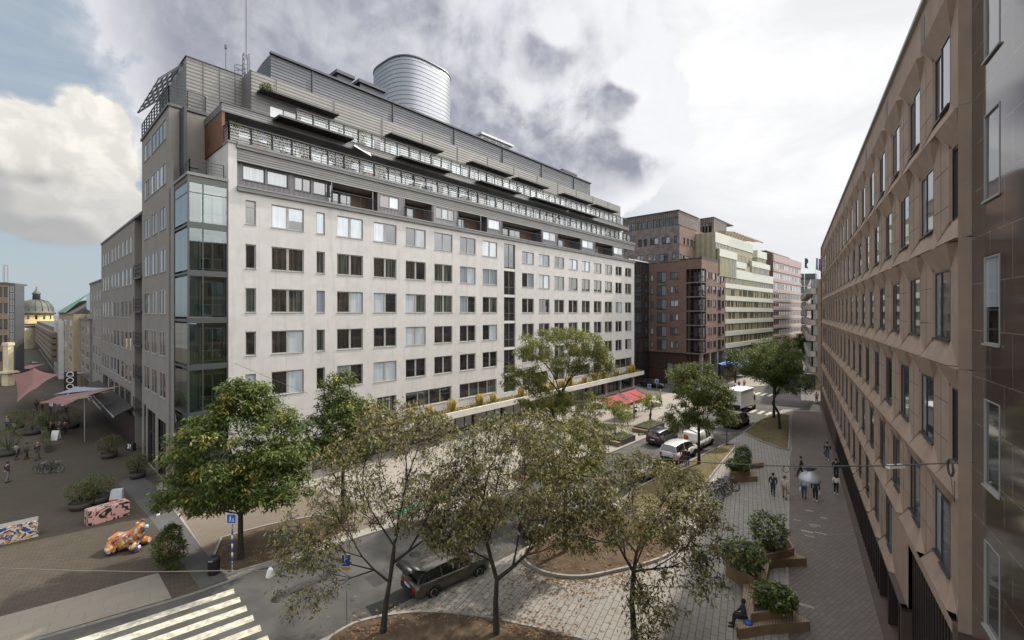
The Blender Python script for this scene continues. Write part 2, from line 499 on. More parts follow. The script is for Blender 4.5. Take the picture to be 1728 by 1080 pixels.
WCACHE = {}
def window_mesh(w, h, codes, fr=.07, depth=.14, frame=None, sill=.05, transom=None, cfr=None, half=None):
    """one window: frame bars, mullions, sill and its panes. Origin at lower left of the opening on the wall plane"""
    frame = frame or M_frame
    key = (round(w, 2), round(h, 2), codes, fr, depth, frame.name, sill, transom, cfr)
    if key in WCACHE: return WCACHE[key]
    w, h = key[0], key[1]
    mb = MB()
    mats = [frame]
    y0, y1 = depth, depth + .07
    mb.box(0, fr, y0, y1, 0, h); mb.box(w - fr, w, y0, y1, 0, h)
    mb.box(fr, w - fr, y0, y1, 0, fr); mb.box(fr, w - fr, y0, y1, h - fr, h)
    n = len(codes)
    pw = (w - fr) / n
    cf = cfr or fr
    for k in range(1, n):
        mb.box(k * pw + fr / 2 - cf / 2, k * pw + fr / 2 + cf / 2, y0 - .01, y1, fr, h - fr)
    for k, c in enumerate(codes):
        xa = fr if k == 0 else k * pw + fr / 2 + cf / 2
        xb = w - fr if k == n - 1 else (k + 1) * pw + fr / 2 - cf / 2
        def pane(c, za, zb):
            g = PANES[c]
            if g not in mats: mats.append(g)
            mb.poly(((xa, y1 - .03, za), (xb, y1 - .03, za), (xb, y1 - .03, zb), (xa, y1 - .03, zb)), mats.index(g))
        if c == 'H':
            pane('B', h * .42, h - fr); pane('D', fr, h * .42)
        else: pane(c, fr, h - fr)
        if transom:
            mb.box(xa, xb, y0 + .005, y1 - .005, h * transom - fr * .35, h * transom + fr * .35)
    if sill: mb.box(-.04, w + .04, -.05, depth, -.05, -.004)
    me_o = mb.build('window', mats)
    me = me_o.data
    bpy.data.objects.remove(me_o)
    WCACHE[key] = me
    return me
NWIN = {}
def window(parent, face, x, z, w, h, codes, name='window', y=0.0, **kw):
    me = window_mesh(w, h, codes, **kw)
    NWIN[parent.name] = NWIN.get(parent.name, 0) + 1
    return put_mesh(name, me, parent, face.M @ Matrix.Translation((x, y, z)))
def railing(mb, pts, h, step=1.5, wires=5, m=0, post=.05, wire=.018, top=.05):
    """posts, handrail and wires along a polyline of world points"""
    for a, c in zip(pts[:-1], pts[1:]):
        a = Vector(a); c = Vector(c); L = (c - a).length
        n = max(1, round(L / step))
        for k in range(n + 1):
            p = a.lerp(c, k / n)
            mb.bar(p, p + Vector((0, 0, h)), post, m=m)
        for k in range(1, wires + 1):
            zz = Vector((0, 0, h * k / (wires + 1)))
            mb.bar(a + zz, c + zz, wire, m=m)
        mb.bar(a + Vector((0, 0, h)), c + Vector((0, 0, h)), top, m=m)

# ------------------------------------------------------------------ ground, road, paving
PZ = .12      # pavement height above the road
M_asph = mat('asphalt', (.080, .077, .073), .9, var=.42, vscale=.5, bump=.25, bscale=40, streak=0)
M_kerb = mat('granite_kerb', (.32, .30, .27), .85, var=.25, vscale=3, bump=.2)
M_pale = brick_mat('pale_concrete_slabs', (.315, .288, .25), (.275, .252, .222), (.17, .155, .138), .7, .35, .012, rot=R(-45), wall=False, patch=(.255, .224, .188), patch_scale=.18)
M_setts = brick_mat('grey_paving_stones', (.325, .303, .272), (.27, .252, .226), (.115, .105, .092), .60, .30, .022, rot=R(-62), wall=False, patch=(.245, .229, .206), bump=.5)
M_brown = brick_mat('brown_clinker_paving', (.195, .163, .148), (.16, .134, .122), (.088, .073, .067), .42, .21, .012, rot=R(-32), wall=False, patch=(.135, .113, .104), bump=.4, patch_scale=.3)
M_plaza = brick_mat('brown_grey_plaza_paving', (.080, .065, .048), (.064, .052, .039), (.028, .022, .018), .42, .21, .012, rot=R(-38), wall=False, patch=(.045, .037, .028), patch_scale=.22)
M_granite = brick_mat('light_granite_slabs', (.225, .20, .162), (.20, .178, .145), (.15, .135, .11), 1.2, .8, .016, rot=R(-38), wall=False, patch=(.23, .208, .175))
M_dslab = brick_mat('dark_granite_slabs', (.10, .098, .094), (.088, .086, .083), (.05, .05, .048), 1.0, .6, .014, rot=R(-48), wall=False)
M_paint = mat('road_paint', (.58, .54, .43), .75, var=.5, vscale=3.5)
M_soil = mat('dry_brown_soil', (.115, .078, .048), 1.0, var=.45, vscale=1.6, bump=.6, bscale=14)
M_grass = mat('dry_grass', (.115, .105, .045), 1.0, var=.55, vscale=.9, col2=(.16, .115, .06), bump=.7, bscale=22)

def slab(name, pts, z0, z1, m, side=None, kind='structure'):
    mb = MB()
    # make the outline counter-clockwise
    a = sum(pts[i][0] * pts[(i + 1) % len(pts)][1] - pts[(i + 1) % len(pts)][0] * pts[i][1] for i in range(len(pts)))
    if a < 0: pts = pts[::-1]
    mb.prism([(p[0], p[1]) for p in pts], z0, z1, 1 if side else 0, top=0)
    o = mb.build(name, [m] + ([side] if side else []))
    tag(o, kind=kind)
    return o
def G(*pp): return [gp(*p) for p in pp]
def arc(pts, n=6):
    """smooth a closed outline with Catmull-Rom"""
    out = []; N = len(pts)
    for i in range(N):
        p0, p1, p2, p3 = (Vector(pts[(i + k - 1) % N]).to_2d() for k in range(4))
        for k in range(n):
            t = k / n
            out.append(.5 * ((2 * p1) + (-p0 + p2) * t + (2 * p0 - 5 * p1 + 4 * p2 - p3) * t * t + (-p0 + 3 * p1 - 3 * p2 + p3) * t ** 3))
    return out

mb = MB(); mb.poly(((-3000, -400, -.02), (3000, -400, -.02), (3000, 4000, -.02), (-3000, 4000, -.02)))
tag(mb.build('ground', mat('distant_ground', (.12, .11, .10), .95, var=.3, vscale=.02)), kind='structure')
mb = MB(); mb.poly(((-60, 2, 0), (60, 2, 0), (230, 330, 0), (120, 330, 0), (-60, 120, 0)))
tag(mb.build('road', M_asph), kind='structure')

kerbN = G((386, 982), (430, 962), (517, 942), (575, 918.6), (640, 898), (719, 877), (792, 856), (900, 814), (1041, 761), (1138, 719), (1196, 694), (1209, 687), (1212, 682), (1205, 676))
slab('pavement', kerbN + G((1160, 668), (1092, 659)) + [Vector((22, 100, 0)), Vector((-20, 60, 0)), Vector((-30, 40, 0))] + G((262, 822), (292, 862), (346, 935)), -.02, PZ, M_pale, M_kerb)
kerbW = G((386, 982), (339, 999), (289, 1015), (72, 1078))
slab('plaza', kerbW + [Vector((-40, 8, 0)), Vector((-70, 20, 0)), Vector((-330, 260, 0)), Vector((-280, 280, 0)), Vector((-30, 40, 0))] + G((262, 822), (292, 862), (346, 935)), -.02, PZ, M_plaza, M_kerb)
slab('granite_path', G((-120, 1075), (0, 1045), (130, 1010), (267, 970), (289.5, 1013), (72, 1076.5), (-120, 1140)), PZ - .01, PZ + .004, M_granite)
slab('slab_path', G((200, 818), (232, 800), (262, 822), (292, 862), (346, 935), (384, 980), (338, 997.5), (300, 942), (255, 880), (222, 842)), PZ - .01, PZ + .005, M_dslab)
kerbS = G((470, 1130), (520, 1093), (563, 1072), (638, 1043), (713, 1005), (806, 967), (890, 925), (961, 891), (1013, 864), (1137, 790), (1225, 750), (1253, 732.5), (1298, 702.5), (1322, 692), (1388, 695))
slab('footpath', kerbS + [Vector((50.5, 72.5, 0)), Vector((4, -3, 0)), Vector((-14, 4, 0))], -.02, PZ, M_setts, M_kerb)
slab('brown_path', G((1330, 1200), (1331, 962), (1332, 850), (1333, 775), (1336, 760), (1336.5, 702), (1340, 694.5), (1387, 697)) + [Vector((50.6, 72.2, 0)), Vector((5.0, 0, 0)), Vector((1.8, 3, 0))], PZ - .01, PZ + .004, M_brown)
slab('kerb_strip', G((1323, 1200), (1325.5, 962), (1328, 850), (1330, 777), (1333, 777), (1332, 850), (1331, 962), (1330, 1200)), PZ - .01, PZ + .006, M_kerb)
M_tanp = brick_mat('tan_paving', (.20, .165, .13), (.175, .145, .115), (.11, .09, .072), .42, .21, .012, rot=R(-45), wall=False, patch=(.145, .118, .092), patch_scale=.25)
slab('tan_path', G((296, 858), (346, 935), (383, 978), (430, 958), (560, 914), (650, 884), (610, 850), (520, 822), (400, 822)), PZ - .01, PZ + .006, M_tanp)
# scattered pale replacement stones in the brown path
mb = MB(); rs = random.Random(4)
for px, py in ((1345, 878), (1365, 862), (1390, 874), (1362, 897), (1375, 886), (1366, 905), (1372, 888), (1338, 1002), (1360, 1022), (1385, 900), (1358, 836)):
    c = gp(px, py, PZ); d = Vector((.53, .848, 0)); e = Vector((.848, -.53, 0))
    L, w = .16 + rs.random() * .2, .07 + rs.random() * .04
    mb.poly([c - e * L - d * w + Vector((0, 0, .009)), c + e * L - d * w + Vector((0, 0, .009)), c + e * L + d * w + Vector((0, 0, .009)), c - e * L + d * w + Vector((0, 0, .009))])
tag(mb.build('paving_repair', mat('pale_sett', (.36, .34, .32), .9, var=.3, vscale=3)), kind='structure')

# pavements beyond the junction
slab('far_pavement', G((1352, 677), (1371, 677.5), (1376, 681)) + [Vector((58, 75, 0)), Vector((160, 235, 0)), Vector((140, 235, 0)), Vector((100, 155, 0))], -.02, PZ, M_pale, M_kerb)
slab('shopping_street', [Vector((32, 91, 0)), Vector((40, 86, 0)), Vector((44, 84.5, 0))] + G((1235, 655), (1290, 652), (1310, 650)) + [Vector((100, 152, 0)), Vector((138, 235, 0)), Vector((90, 235, 0)), Vector((50, 130, 0))], -.02, PZ, M_pale, M_kerb)

def bed(name, pts, inner, top=.17, kw=.14, smooth=0):
    """kerbed planting bed: stone edging round soil or dry grass"""
    if smooth: pts = arc(pts, smooth)
    pts = [Vector((p[0], p[1])) for p in pts]
    a = sum(pts[i].x * pts[(i + 1) % len(pts)].y - pts[(i + 1) % len(pts)].x * pts[i].y for i in range(len(pts)))
    if a < 0: pts = pts[::-1]
    n = len(pts); ins = []
    for i in range(n):
        t = (pts[(i + 1) % n] - pts[i - 1]).normalized()
        ins.append(pts[i] + Vector((-t.y, t.x)) * kw)
    mb = MB()
    zt = PZ + top
    for i in range(n):
        j = (i + 1) % n
        mb.poly(((*pts[i], PZ - .01), (*pts[j], PZ - .01), (*pts[j], zt), (*pts[i], zt)))
        mb.poly(((*pts[i], zt), (*pts[j], zt), (*ins[j], zt), (*ins[i], zt)))
        mb.poly(((*ins[i], zt), (*ins[j], zt), (*ins[j], zt - .08), (*ins[i], zt - .08)))
    tag(mb.build(name + '_kerb', M_kerb), kind='structure')
    # the bed's own surface, gently mounded
    c = sum(ins, Vector((0, 0))) / n
    mb = MB(); rings = []
    for f, z in ((1, zt - .05), (.8, zt + .02), (.5, zt + .07), (.2, zt + .09)):
        rings.append([(*(c + (p - c) * f), z + (noise.noise(Vector((p.x * f, p.y * f, 1))) * .04 if f < 1 else 0)) for p in ins])
    mb.loft(rings, 0, cap=False)
    mb.poly(rings[-1])
    tag(mb.build(name, inner), kind='structure')
    return zt
BED1 = G((1253.5, 733), (1275, 717), (1296, 703.4), (1316, 701.5), (1333.5, 704), (1333.5, 735), (1331.5, 763), (1313, 759), (1280, 746))
BED2 = G((1062, 836), (1137, 796), (1215.8, 756), (1232, 753), (1240.5, 758), (1215, 790), (1190, 822), (1160, 850), (1100, 880), (1052, 868))
BED3 = G((884, 934), (925, 915), (1008, 872), (1060, 862), (1110, 880), (1150, 905), (1140, 935), (1100, 955), (1049, 968), (980, 981), (920, 974), (886, 955))
BED4 = G((540, 1110), (580, 1068), (638, 1048), (719, 1039), (806, 1046), (878, 1060), (940, 1075), (1010, 1105), (980, 1250), (560, 1250))
bed('lawn', BED1, M_grass)
bed('dry_lawn', BED2, M_grass, smooth=4)
bed('tree_bed', BED3, M_soil, smooth=4)
bed('planting_bed', BED4, M_soil, smooth=4)
BED5 = G((352, 958), (384, 975), (470, 950), (560, 915), (600, 890), (540, 872), (450, 890), (372, 912))
bed('street_tree_bed', BED5, M_soil, top=.1)

# zebra crossings
def zebra(name, starts, d, L, w):
    mb = MB()
    for s, l in starts:
        s = Vector(s); e = Vector((-d.y, d.x, 0)) * (w / 2)
        q = s + d * l if isinstance(l, float) else s + d * L
        mb.poly((Vector((*(s + e).xy, .004)), Vector((*(s - e).xy, .004)), Vector((*(q - e).xy, .004)), Vector((*(q + e).xy, .004))))
    tag(mb.build(name, M_paint), kind='structure')
dz = -Vector((.79, .613, 0))
s0 = gp(395, 997.3)
zebra('zebra_crossing', [(s0 + Vector((.735, -.68, 0)) * (1.0 * k), 1) for k in range(9)], dz, 11.0, .5)
rd = Vector((.7071, .7071, 0)); rp = Vector((.7071, -.7071, 0))
q0 = gp(1216, 689)
zebra('zebra_crossing', [(q0 + rp * (1.05 * k), 1) for k in range(8)], rd, 2.6, .5)
q0 = gp(1232, 661)
zebra('zebra_crossing', [(q0 + rp * (1.05 * k), 1) for k in range(7)], rd, 3.0, .5)
q0 = gp(1366, 692)
zebra('zebra_crossing', [(q0 + Vector((.62, .78, 0)) * (1.0 * k), 1) for k in range(6)], Vector((.848, -.53, 0)), 2.4, .5)
# fallen leaves along the bed kerbs: small brown litter
rs = random.Random(11); mb = MB()
def litter(n, cx, cy, sx, sy, z):
    for _ in range(n):
        p = Vector((cx + rs.gauss(0, sx), cy + rs.gauss(0, sy), z + rs.random() * .02)); a = rs.random() * 6.28; l = .05 + rs.random() * .06
        u = Vector((math.cos(a), math.sin(a), .25 * rs.random())) * l; v = Vector((-math.sin(a), math.cos(a), .3 * rs.random())) * l * .6
        mb.poly((p - u, p + v * .7, p + u, p - v * .7), rs.randrange(2))
for px, py, n, s in ((950, 985, 500, 1.4), (1050, 975, 260, 1.0), (920, 965, 300, 1.0), (700, 1058, 350, 1.6), (850, 1065, 300, 1.2), (880, 1040, 120, 2.0), (1000, 940, 300, 1.3)):
    c = gp(px, py, PZ); litter(n, c.x, c.y, s, s * .6, PZ + .012)
for px, py, n, s in ((950, 930, 420, 1.6), (1060, 930, 300, 1.5), (760, 1065, 500, 2.0), (640, 1068, 260, 1.0), (900, 1075, 260, 1.2), (450, 930, 200, 1.5)):
    c = gp(px, py, .33); litter(n, c.x, c.y, s, s * .5, .33 if px != 450 else .28)
tag(mb.build('fallen_leaves', [mat('brown_leaf_litter', (.14, .075, .03), .9), mat('tan_leaf_litter', (.22, .14, .07), .9)]), kind='stuff')

# short dry blades over the two lawns
def inside(p, poly):
    r = False; n = len(poly)
    for i in range(n):
        a, c = poly[i], poly[(i + 1) % n]
        if (a[1] > p[1]) != (c[1] > p[1]) and p[0] < (c[0] - a[0]) * (p[1] - a[1]) / (c[1] - a[1]) + a[0]: r = not r
    return r
mb = MB()
for poly, n in ((BED1, 4200), (arc(BED2, 4), 5200), (arc(BED3, 4), 700)):
    xs = [p[0] for p in poly]; ys = [p[1] for p in poly]; k = 0
    while k < n:
        p = (rs.uniform(min(xs), max(xs)), rs.uniform(min(ys), max(ys)))
        if not inside(p, poly): k += .2; continue
        k += 1
        if noise.noise(Vector((p[0] * .5, p[1] * .5, 3))) < -.25: continue
        q = Vector((*p, PZ + .14 + .1 * rs.random())); a = rs.random() * 6.28; h = rs.uniform(.05, .16); w = Vector((math.cos(a), math.sin(a), 0)) * .018
        mb.poly((q - w, q + w, q + Vector((rs.gauss(0, .05), rs.gauss(0, .05), h))), rs.randrange(3))
tag(mb.build('grass', [mat('straw_blade', (.21, .16, .075), .9), mat('olive_blade', (.10, .11, .03), .9), mat('brown_blade', (.12, .075, .035), .9)]), kind='stuff')

# ------------------------------------------------------------------ the white corner block
M_plaster = mat('white_plaster', (.475, .460, .442), .9, var=.10, vscale=.8, bump=.12, bscale=5, streak=.3)
M_gplaster = mat('grey_plaster', (.225, .205, .185), .9, var=.12, vscale=.5, bump=.1, bscale=5, streak=.2)
M_slat = rib_mat('grey_slat_cladding', (.165, .162, .155), (.07, .07, .07), .21, .22)
M_dslat = rib_mat('dark_ribbed_cladding', (.105, .11, .122), (.03, .03, .035), .30, .3)
M_lslat = rib_mat('pale_slat_screen', (.18, .174, .163), (.085, .083, .08), .32, .2, metal=.1)
M_vclad = rib_mat('violet_grey_cladding', (.135, .125, .135), (.05, .05, .055), .42, .06, vertical=True, metal=.2)
M_roof = mat('dark_roof_metal', (.05, .054, .065), .45, metal=.3, var=.2)
M_slabedge = mat('grey_balcony_edge', (.17, .17, .167), .6, var=.15)
M_under = mat('grey_awning_slats', (.5, .46, .40), .7, var=.3, vscale=2)
M_conc = mat('pale_concrete', (.55, .52, .48), .85, var=.15, vscale=.8, streak=.15)
M_stone = mat('pale_pillar_stone', (.36, .315, .28), .85, var=.2)

O0 = (-22.33, 34.963); ANG = math.atan2(.74675, .66511)
FW = Face(*O0, ANG)
white = thing('apartment_block', 'long white plastered block with set-back glazed terraces under a dark metal roof', 'building', (*O0, 0), ANG)
sx = FW.X
def zf(px, py, y=0.0): return FW.Z(px, py, y)
S_END = 69.5
rows = [(21.79, 23.74), (18.19, 20.18), (14.62, 16.62), (11.13, 13.08), (7.64, 9.62)]
colsL = [('n', 414.1, 432.1), ('w', 458.1, 512.8), ('n', 533.9, 548.4), ('w', 568.7, 612.6), ('w', 630.6, 669.1), ('w', 684.7, 718.5), ('w', 733, 763.4), ('w', 776.1, 802.5), ('w', 814.6, 838.9)]
colsR = [(881, 900.9), (909.2, 927.3), (935.6, 951.9), (959.6, 974.7), (981.8, 995.4), (1002.2, 1015), (1020.6, 1033), (1038.7, 1049.3), (1055, 1065.3)]
codesL = ['D BH B BB BD DG SS DD BB'.split(), 'D NN C CN NC ND CC GB GG'.split(), 'C NC G NB BD BC CC GD DC'.split(),
          'D NB C DD DD BB ND DD DB'.split(), 'B DB D GD BB DD DN DD DD'.split()]
wins = []
for r, (za, zb) in enumerate(rows):
    for k, (t, a, c) in enumerate(colsL):
        xa, xb = sx(a), sx(c)
        wins.append((xa, xb, za, zb, codesL[r][k], .3 if (t == 'n' and r == 0 and k == 0) else None))
rs = random.Random(5)
for r, (za, zb) in enumerate(rows):
    for a, c in colsR:
        xa, xb = sx(a), sx(c)
        if r == 0: za2, zb2 = 21.52, 23.15
        else: za2, zb2 = za, zb
        code = rs.choice(['DD', 'DC', 'CD', 'CC', 'ND', 'DG', 'DD', 'GB', 'BB' if r in (0, 2) else 'DN'])
        if r == 0: code = {0: 'SG', 1: 'GS', 2: 'DS', 3: 'GB'}.get(colsR.index((a, c)), code)
        wins.append((xa, xb, za2, zb2, code, None))
# wide mezzanine windows above the canopy
mez = []
for a, c, code in ((560, 615, 'DCD'), (636, 669, 'DCC'), (684.6, 761.9, 'DCND'), (775.8, 838, 'DCNC'), (882, 924, 'DDC'), (935, 953, 'DC'), (959, 995.4, 'CDCD'), (1002, 1015, 'CC'), (1020.6, 1033, 'DC'), (1038, 1066, 'DDC')):
    mez.append((sx(a), sx(c), 4.30, 6.05, code, None))
stair = (sx(850.5), sx(869.6))
ops = [w[:4] for w in wins + mez] + [(stair[0], stair[1], 4.0, 24.0)]
mb = MB(FW.M)
Z_TOP = 24.35
mb.grid_wall(.0, S_END, 3.35, Z_TOP, [o for o in ops], .22)
# corner pier beside the loggia storey and its flank, far end wall
mb.box(0, .62, 0, 4.2, Z_TOP, 28.05)
mb.poly(((0, 0, 0), (0, 4.3, 0), (0, 4.3, Z_TOP), (0, 0, Z_TOP)))
mb.poly(((S_END, 0, 0), (S_END, 14, 0), (S_END, 14, Z_TOP), (S_END, 0, Z_TOP)))
mb.poly(((0, 4.2, Z_TOP), (0, 6.0, Z_TOP), (0, 6.0, 31.0), (0, 4.2, 28.0)))
# white pilaster panels between the small upper windows on the far half
mb.build('wall', M_plaster, white)
# dark rear wall behind every opening keeps the rooms dark
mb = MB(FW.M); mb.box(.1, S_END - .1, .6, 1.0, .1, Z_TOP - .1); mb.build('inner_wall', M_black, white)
for xa, xb, za, zb, code, tr in wins:
    window(white, FW, xa, za, xb - xa, zb - za, code, transom=(.72 if tr else None), fr=.085, cfr=.2 if len(code) == 2 else None, depth=.1)
for xa, xb, za, zb, code, tr in mez:
    window(white, FW, xa, za, xb - xa, zb - za, code, fr=.1, cfr=.12, depth=.14, frame=M_frame, name='wide_window')
# glazed stair strip
for k in range(6):
    za = [20.55, 17.05, 13.52, 10.0, 6.5, 4.0][k]; zb = [23.85, 20.2, 16.7, 13.2, 9.65, 6.15][k]
    window(white, FW, stair[0], za, stair[1] - stair[0], zb - za, 'DD', fr=.06, depth=.16, sill=0, transom=.32, name='stair_window', frame=M_mgrey)
    mb = MB(FW.M); mb.box(stair[0] + .02, stair[1] - .02, .03, .2, zb, zb + .32); mb.build('stair_panel', M_conc, white)
# cornice gutter below the loggia storey
mb = MB(FW.M)
mb.box(.64, S_END + .1, -.22, .1, Z_TOP, Z_TOP + .36); mb.box(.64, S_END + .1, -.28, -.06, Z_TOP + .3, Z_TOP + .44)
mb.build('cornice', M_slabedge, white)
mb = MB(FW.M); mb.box(.64, S_END, .1, 6, Z_TOP - .02, Z_TOP + .2); mb.build('loggia_floor', M_slabedge, white)

# ---- loggia storey 24.8 .. 26.75
ZL0, ZL1 = 24.8, 26.75
mb = MB(FW.M); mb.box(.64, S_END, 1.9, 2.1, ZL0 - .25, ZL1 + .3); mb.build('loggia_wall', M_wood, white)
bays = [(401, 558, 'bay'), (637, 681, 'box'), (731, 771, 'pan'), (822, 846, 'box'), (915, 940, 'box'), (981.5, 1003, 'box'), (1035, 1052, 'box')]
for a, c, t in bays:
    xa, xb = sx(a), sx(c)
    d = .35 if t == 'bay' else .0
    mb = MB(FW.M)
    wz0, wz1 = ZL0 + .62, ZL1 - .12
    if t == 'bay':
        wl = [(xa + .45, xa + 2.15), (xa + 2.3, xa + 4.0), (xa + 4.55, xa + 6.0), (xa + 6.2, xa + 7.75), (xa + 7.9, xb - .25)]
    elif t == 'box': wl = [(xa + .3, xb - .55)] if a < 800 else [(xa + .25, xb - .25)]
    else: wl = [(xa + .4, xb - .4)]
    mb.grid_wall(xa, xb, ZL0 - .1, ZL1, [(p, q, wz0, wz1) for p, q in wl], .15, y=d)
    mb.poly(((xa, d, ZL0 - .1), (xa, 1.9, ZL0 - .1), (xa, 1.9, ZL1), (xa, d, ZL1)))
    mb.poly(((xb, d, ZL0 - .1), (xb, 1.9, ZL0 - .1), (xb, 1.9, ZL1), (xb, d, ZL1)))
    mb.build('bay_wall', M_vclad if t != 'pan' else M_mgrey, white)
    for i, (p, q) in enumerate(wl):
        code = {'bay': ['G', 'G', 'SN', 'S', 'C'][i], 'box': 'DB' if a < 700 else 'B', 'pan': 'CGC'}[t]
        if a > 850: code = 'BG'
        window(white, FW, p, wz0, q - p, wz1 - wz0, code, y=d, fr=.08, depth=.06, frame=M_dframe if t == 'bay' else M_frame, name='bay_window', sill=.03)
logs = [(559, 630), (682, 730), (772, 812), (847, 914), (941, 980), (1004, 1034), (1053, 1069)]
for a, c in logs:
    xa, xb = sx(a), sx(c)
    w = xb - xa
    window(white, FW, xa + w * .08, ZL0, w * .30, ZL1 - ZL0 - .1, 'GS', y=1.82, fr=.09, depth=-.05, sill=0, frame=M_dframe, name='balcony_door')
    window(white, FW, xa + w * .40, ZL0 + .3, w * .28, ZL1 - ZL0 - .45, 'G', y=1.82, fr=.09, depth=-.05, sill=0, frame=M_dframe, name='loggia_window')
    mb = MB(); railing(mb, [FW.W(xa, -.12, ZL0 - .02), FW.W(xb, -.12, ZL0 - .02)], 1.15, 1.25, 4)
    mb.build('railing', M_black, white)
    mb = MB(FW.M); mb.bar((xa + .05, .05, ZL0), (xa + .05, .05, ZL1), .09); mb.bar((xb - .05, .05, ZL0), (xb - .05, .05, ZL1), .09); mb.build('post', M_mgrey, white)
# slatted fascia above the loggias, terrace 8 floor at 28.2
mb = MB(FW.M)
mb.box(.62, S_END + .05, -.02, .28, ZL1, 27.75)
mb.build('fascia', M_slat, white)
mb = MB(FW.M)
mb.box(.55, S_END + .15, -.16, 6.5, 27.75, 28.05)
mb.box(-.06, .7, -.1, 4.4, 28.05, 28.2); mb.box(.6, S_END + .1, -.22, .05, 28.0, 28.2)
mb.build('terrace_slab', M_slabedge, white)
mb = MB(FW.M)
mb.box(.62, S_END, .3, 2.0, ZL1 + .02, ZL1 + .10); mb.build('soffit', mat('loggia_soffit', (.30, .285, .26), .9), white)
Z8 = 28.2
mb = MB(); railing(mb, [FW.W(.05, 1.3, Z8), FW.W(.05, -.05, Z8), FW.W(24, -.05, Z8)], 1.45, 1.55, 5, post=.10, wire=.032, top=.09)
mb.build('railing', M_black, white)
mb = MB(); railing(mb, [FW.W(24, -.05, Z8), FW.W(S_END, -.05, Z8)], 1.45, 1.55, 5, post=.10, wire=.032, top=.09)
mb.build('railing', M_black, white)
# terrace 8 back wall: glazing strips between grey piers, wooden flank at the left end
Y8 = 3.0
mb = MB(FW.M)
g8 = []
x = 1.6
rs = random.Random(8)
while x < S_END - 3:
    w = rs.choice([2.4, 3.2, 4.0]); g8.append((x, min(x + w, S_END - .6), Z8 + .08, 30.62)); x += w + rs.choice([.2, .3, .7])
mb.grid_wall(.15, S_END - .2, Z8, 30.8, g8, .12, y=Y8)
mb.poly(((S_END - .2, Y8, Z8), (S_END - .2, 12, Z8), (S_END - .2, 12, 31.5), (S_END - .2, Y8, 31.5)))
mb.build('terrace_wall', M_mgrey, white)
for xa, xb, za, zb in g8:
    n = max(2, round((xb - xa) / 1.15))
    window(white, FW, xa, za, xb - xa, zb - za, ''.join(rs.choice('SSBBSG') for _ in range(n)), y=Y8, fr=.07, depth=.04, sill=0, frame=M_mgrey, name='terrace_window')  # white panes carry the sky's reflection in their colour
mb = MB(FW.M)
mb.box(-.10, .12, 1.25, 6.0, 28.05, 30.85); mb.build('wood_flank', M_wood, white)
mb = MB(FW.M)
mb.box(-.12, S_END + .05, 1.2, 1.45, 30.85, 31.50); mb.box(-.14, .1, 1.45, 6.0, 30.85, 31.5); mb.box(-.16, S_END + .1, 1.14, 1.5, 31.5, 31.58)
mb.build('fascia', M_slat, white)
mb = MB(FW.M); mb.box(.1, S_END, 1.45, 7.0, 30.9, 31.45); mb.build('terrace_slab', M_slabedge, white)
Z9 = 31.56
mb = MB(); railing(mb, [FW.W(sx(500, 1.25), 1.25, Z9), FW.W(30, 1.25, Z9)], 1.45, 1.5, 5, post=.10, wire=.032, top=.09); mb.build('railing', M_black, white)
mb = MB(); railing(mb, [FW.W(30, 1.25, Z9), FW.W(S_END - .3, 1.25, Z9)], 1.45, 1.5, 5, post=.10, wire=.032, top=.09); mb.build('railing', M_black, white)
# terrace 9: glazing with slatted parapet screen above
Y9 = 4.5
X9 = sx(423, Y9); E9 = sx(1047, Y9)
mb = MB(FW.M)
g9 = [(sx(455, Y9), sx(501, Y9), 31.75, 34.0)]
x = sx(507, Y9)
while x < E9 - 3:
    w = rs.choice([2.4, 3.2, 4.0]); g9.append((x, x + w, 31.6, 34.0)); x += w + rs.choice([.2, .3, .6])
mb.grid_wall(X9, E9, 31.4, 34.2, g9, .12, y=Y9)
mb.build('terrace_wall', M_lslat, white)
for xa, xb, za, zb in g9:
    n = max(2, round((xb - xa) / 1.15))
    window(white, FW, xa, za, xb - xa, zb - za, ''.join(rs.choice('SBBSG') for _ in range(n)), y=Y9, fr=.07, depth=.04, sill=0, frame=M_mgrey, name='terrace_window')  # bright sky mirrored in the glass is painted in by the white panes
mb = MB(FW.M); mb.box(X9, E9, Y9, Y9 + .15, 34.2, 36.6); mb.box(X9, X9 + .15, Y9, 8.2, 31.4, 36.6); mb.box(E9 - .2, E9, Y9 + .1, 9, 31.4, 36.55)
mb.build('parapet_screen', M_lslat, white)
mb = MB(FW.M)
for k in range(12):
    xx = X9 + 2.2 + k * (E9 - X9) / 12.3
    mb.box(xx, xx + .07, Y9 - .05, Y9, 34.2, 36.62)
mb.box(X9, X9 + .05, Y9 - .02, 6.7, 36.6, 36.66)
mb.build('screen_post', M_mgrey, white)
# dark metal roof with a curved gable
YR = 6.0; XR = sx(457, YR); ER = sx(996, YR); ZR = 39.6
prof = [(YR, 33.0), (YR, ZR)] + [(YR + t * 9.0, ZR + .25 * math.sin(t * 2.2) - 3.6 * t ** 2.2) for t in (.1, .25, .4, .55, .7, .85, 1.0)] + [(YR + 9, 33.0)]
mb = MB(FW.M)
mb.loft([[(XR, p[0], p[1]) for p in prof], [(ER, p[0], p[1]) for p in prof]], smooth=False)
mb.build('roof', M_dslat, white)
mb = MB(FW.M)
mb.box(XR - .1, ER + .1, YR - .25, YR + .12, ZR - .02, ZR + .18)
for k in range(6):
    xx = XR + 4 + k * 9.6; mb.bar((xx, YR - .06, 36.6), (xx, YR - .06, ZR), .12)
mb.build('gutter', M_roof, white)
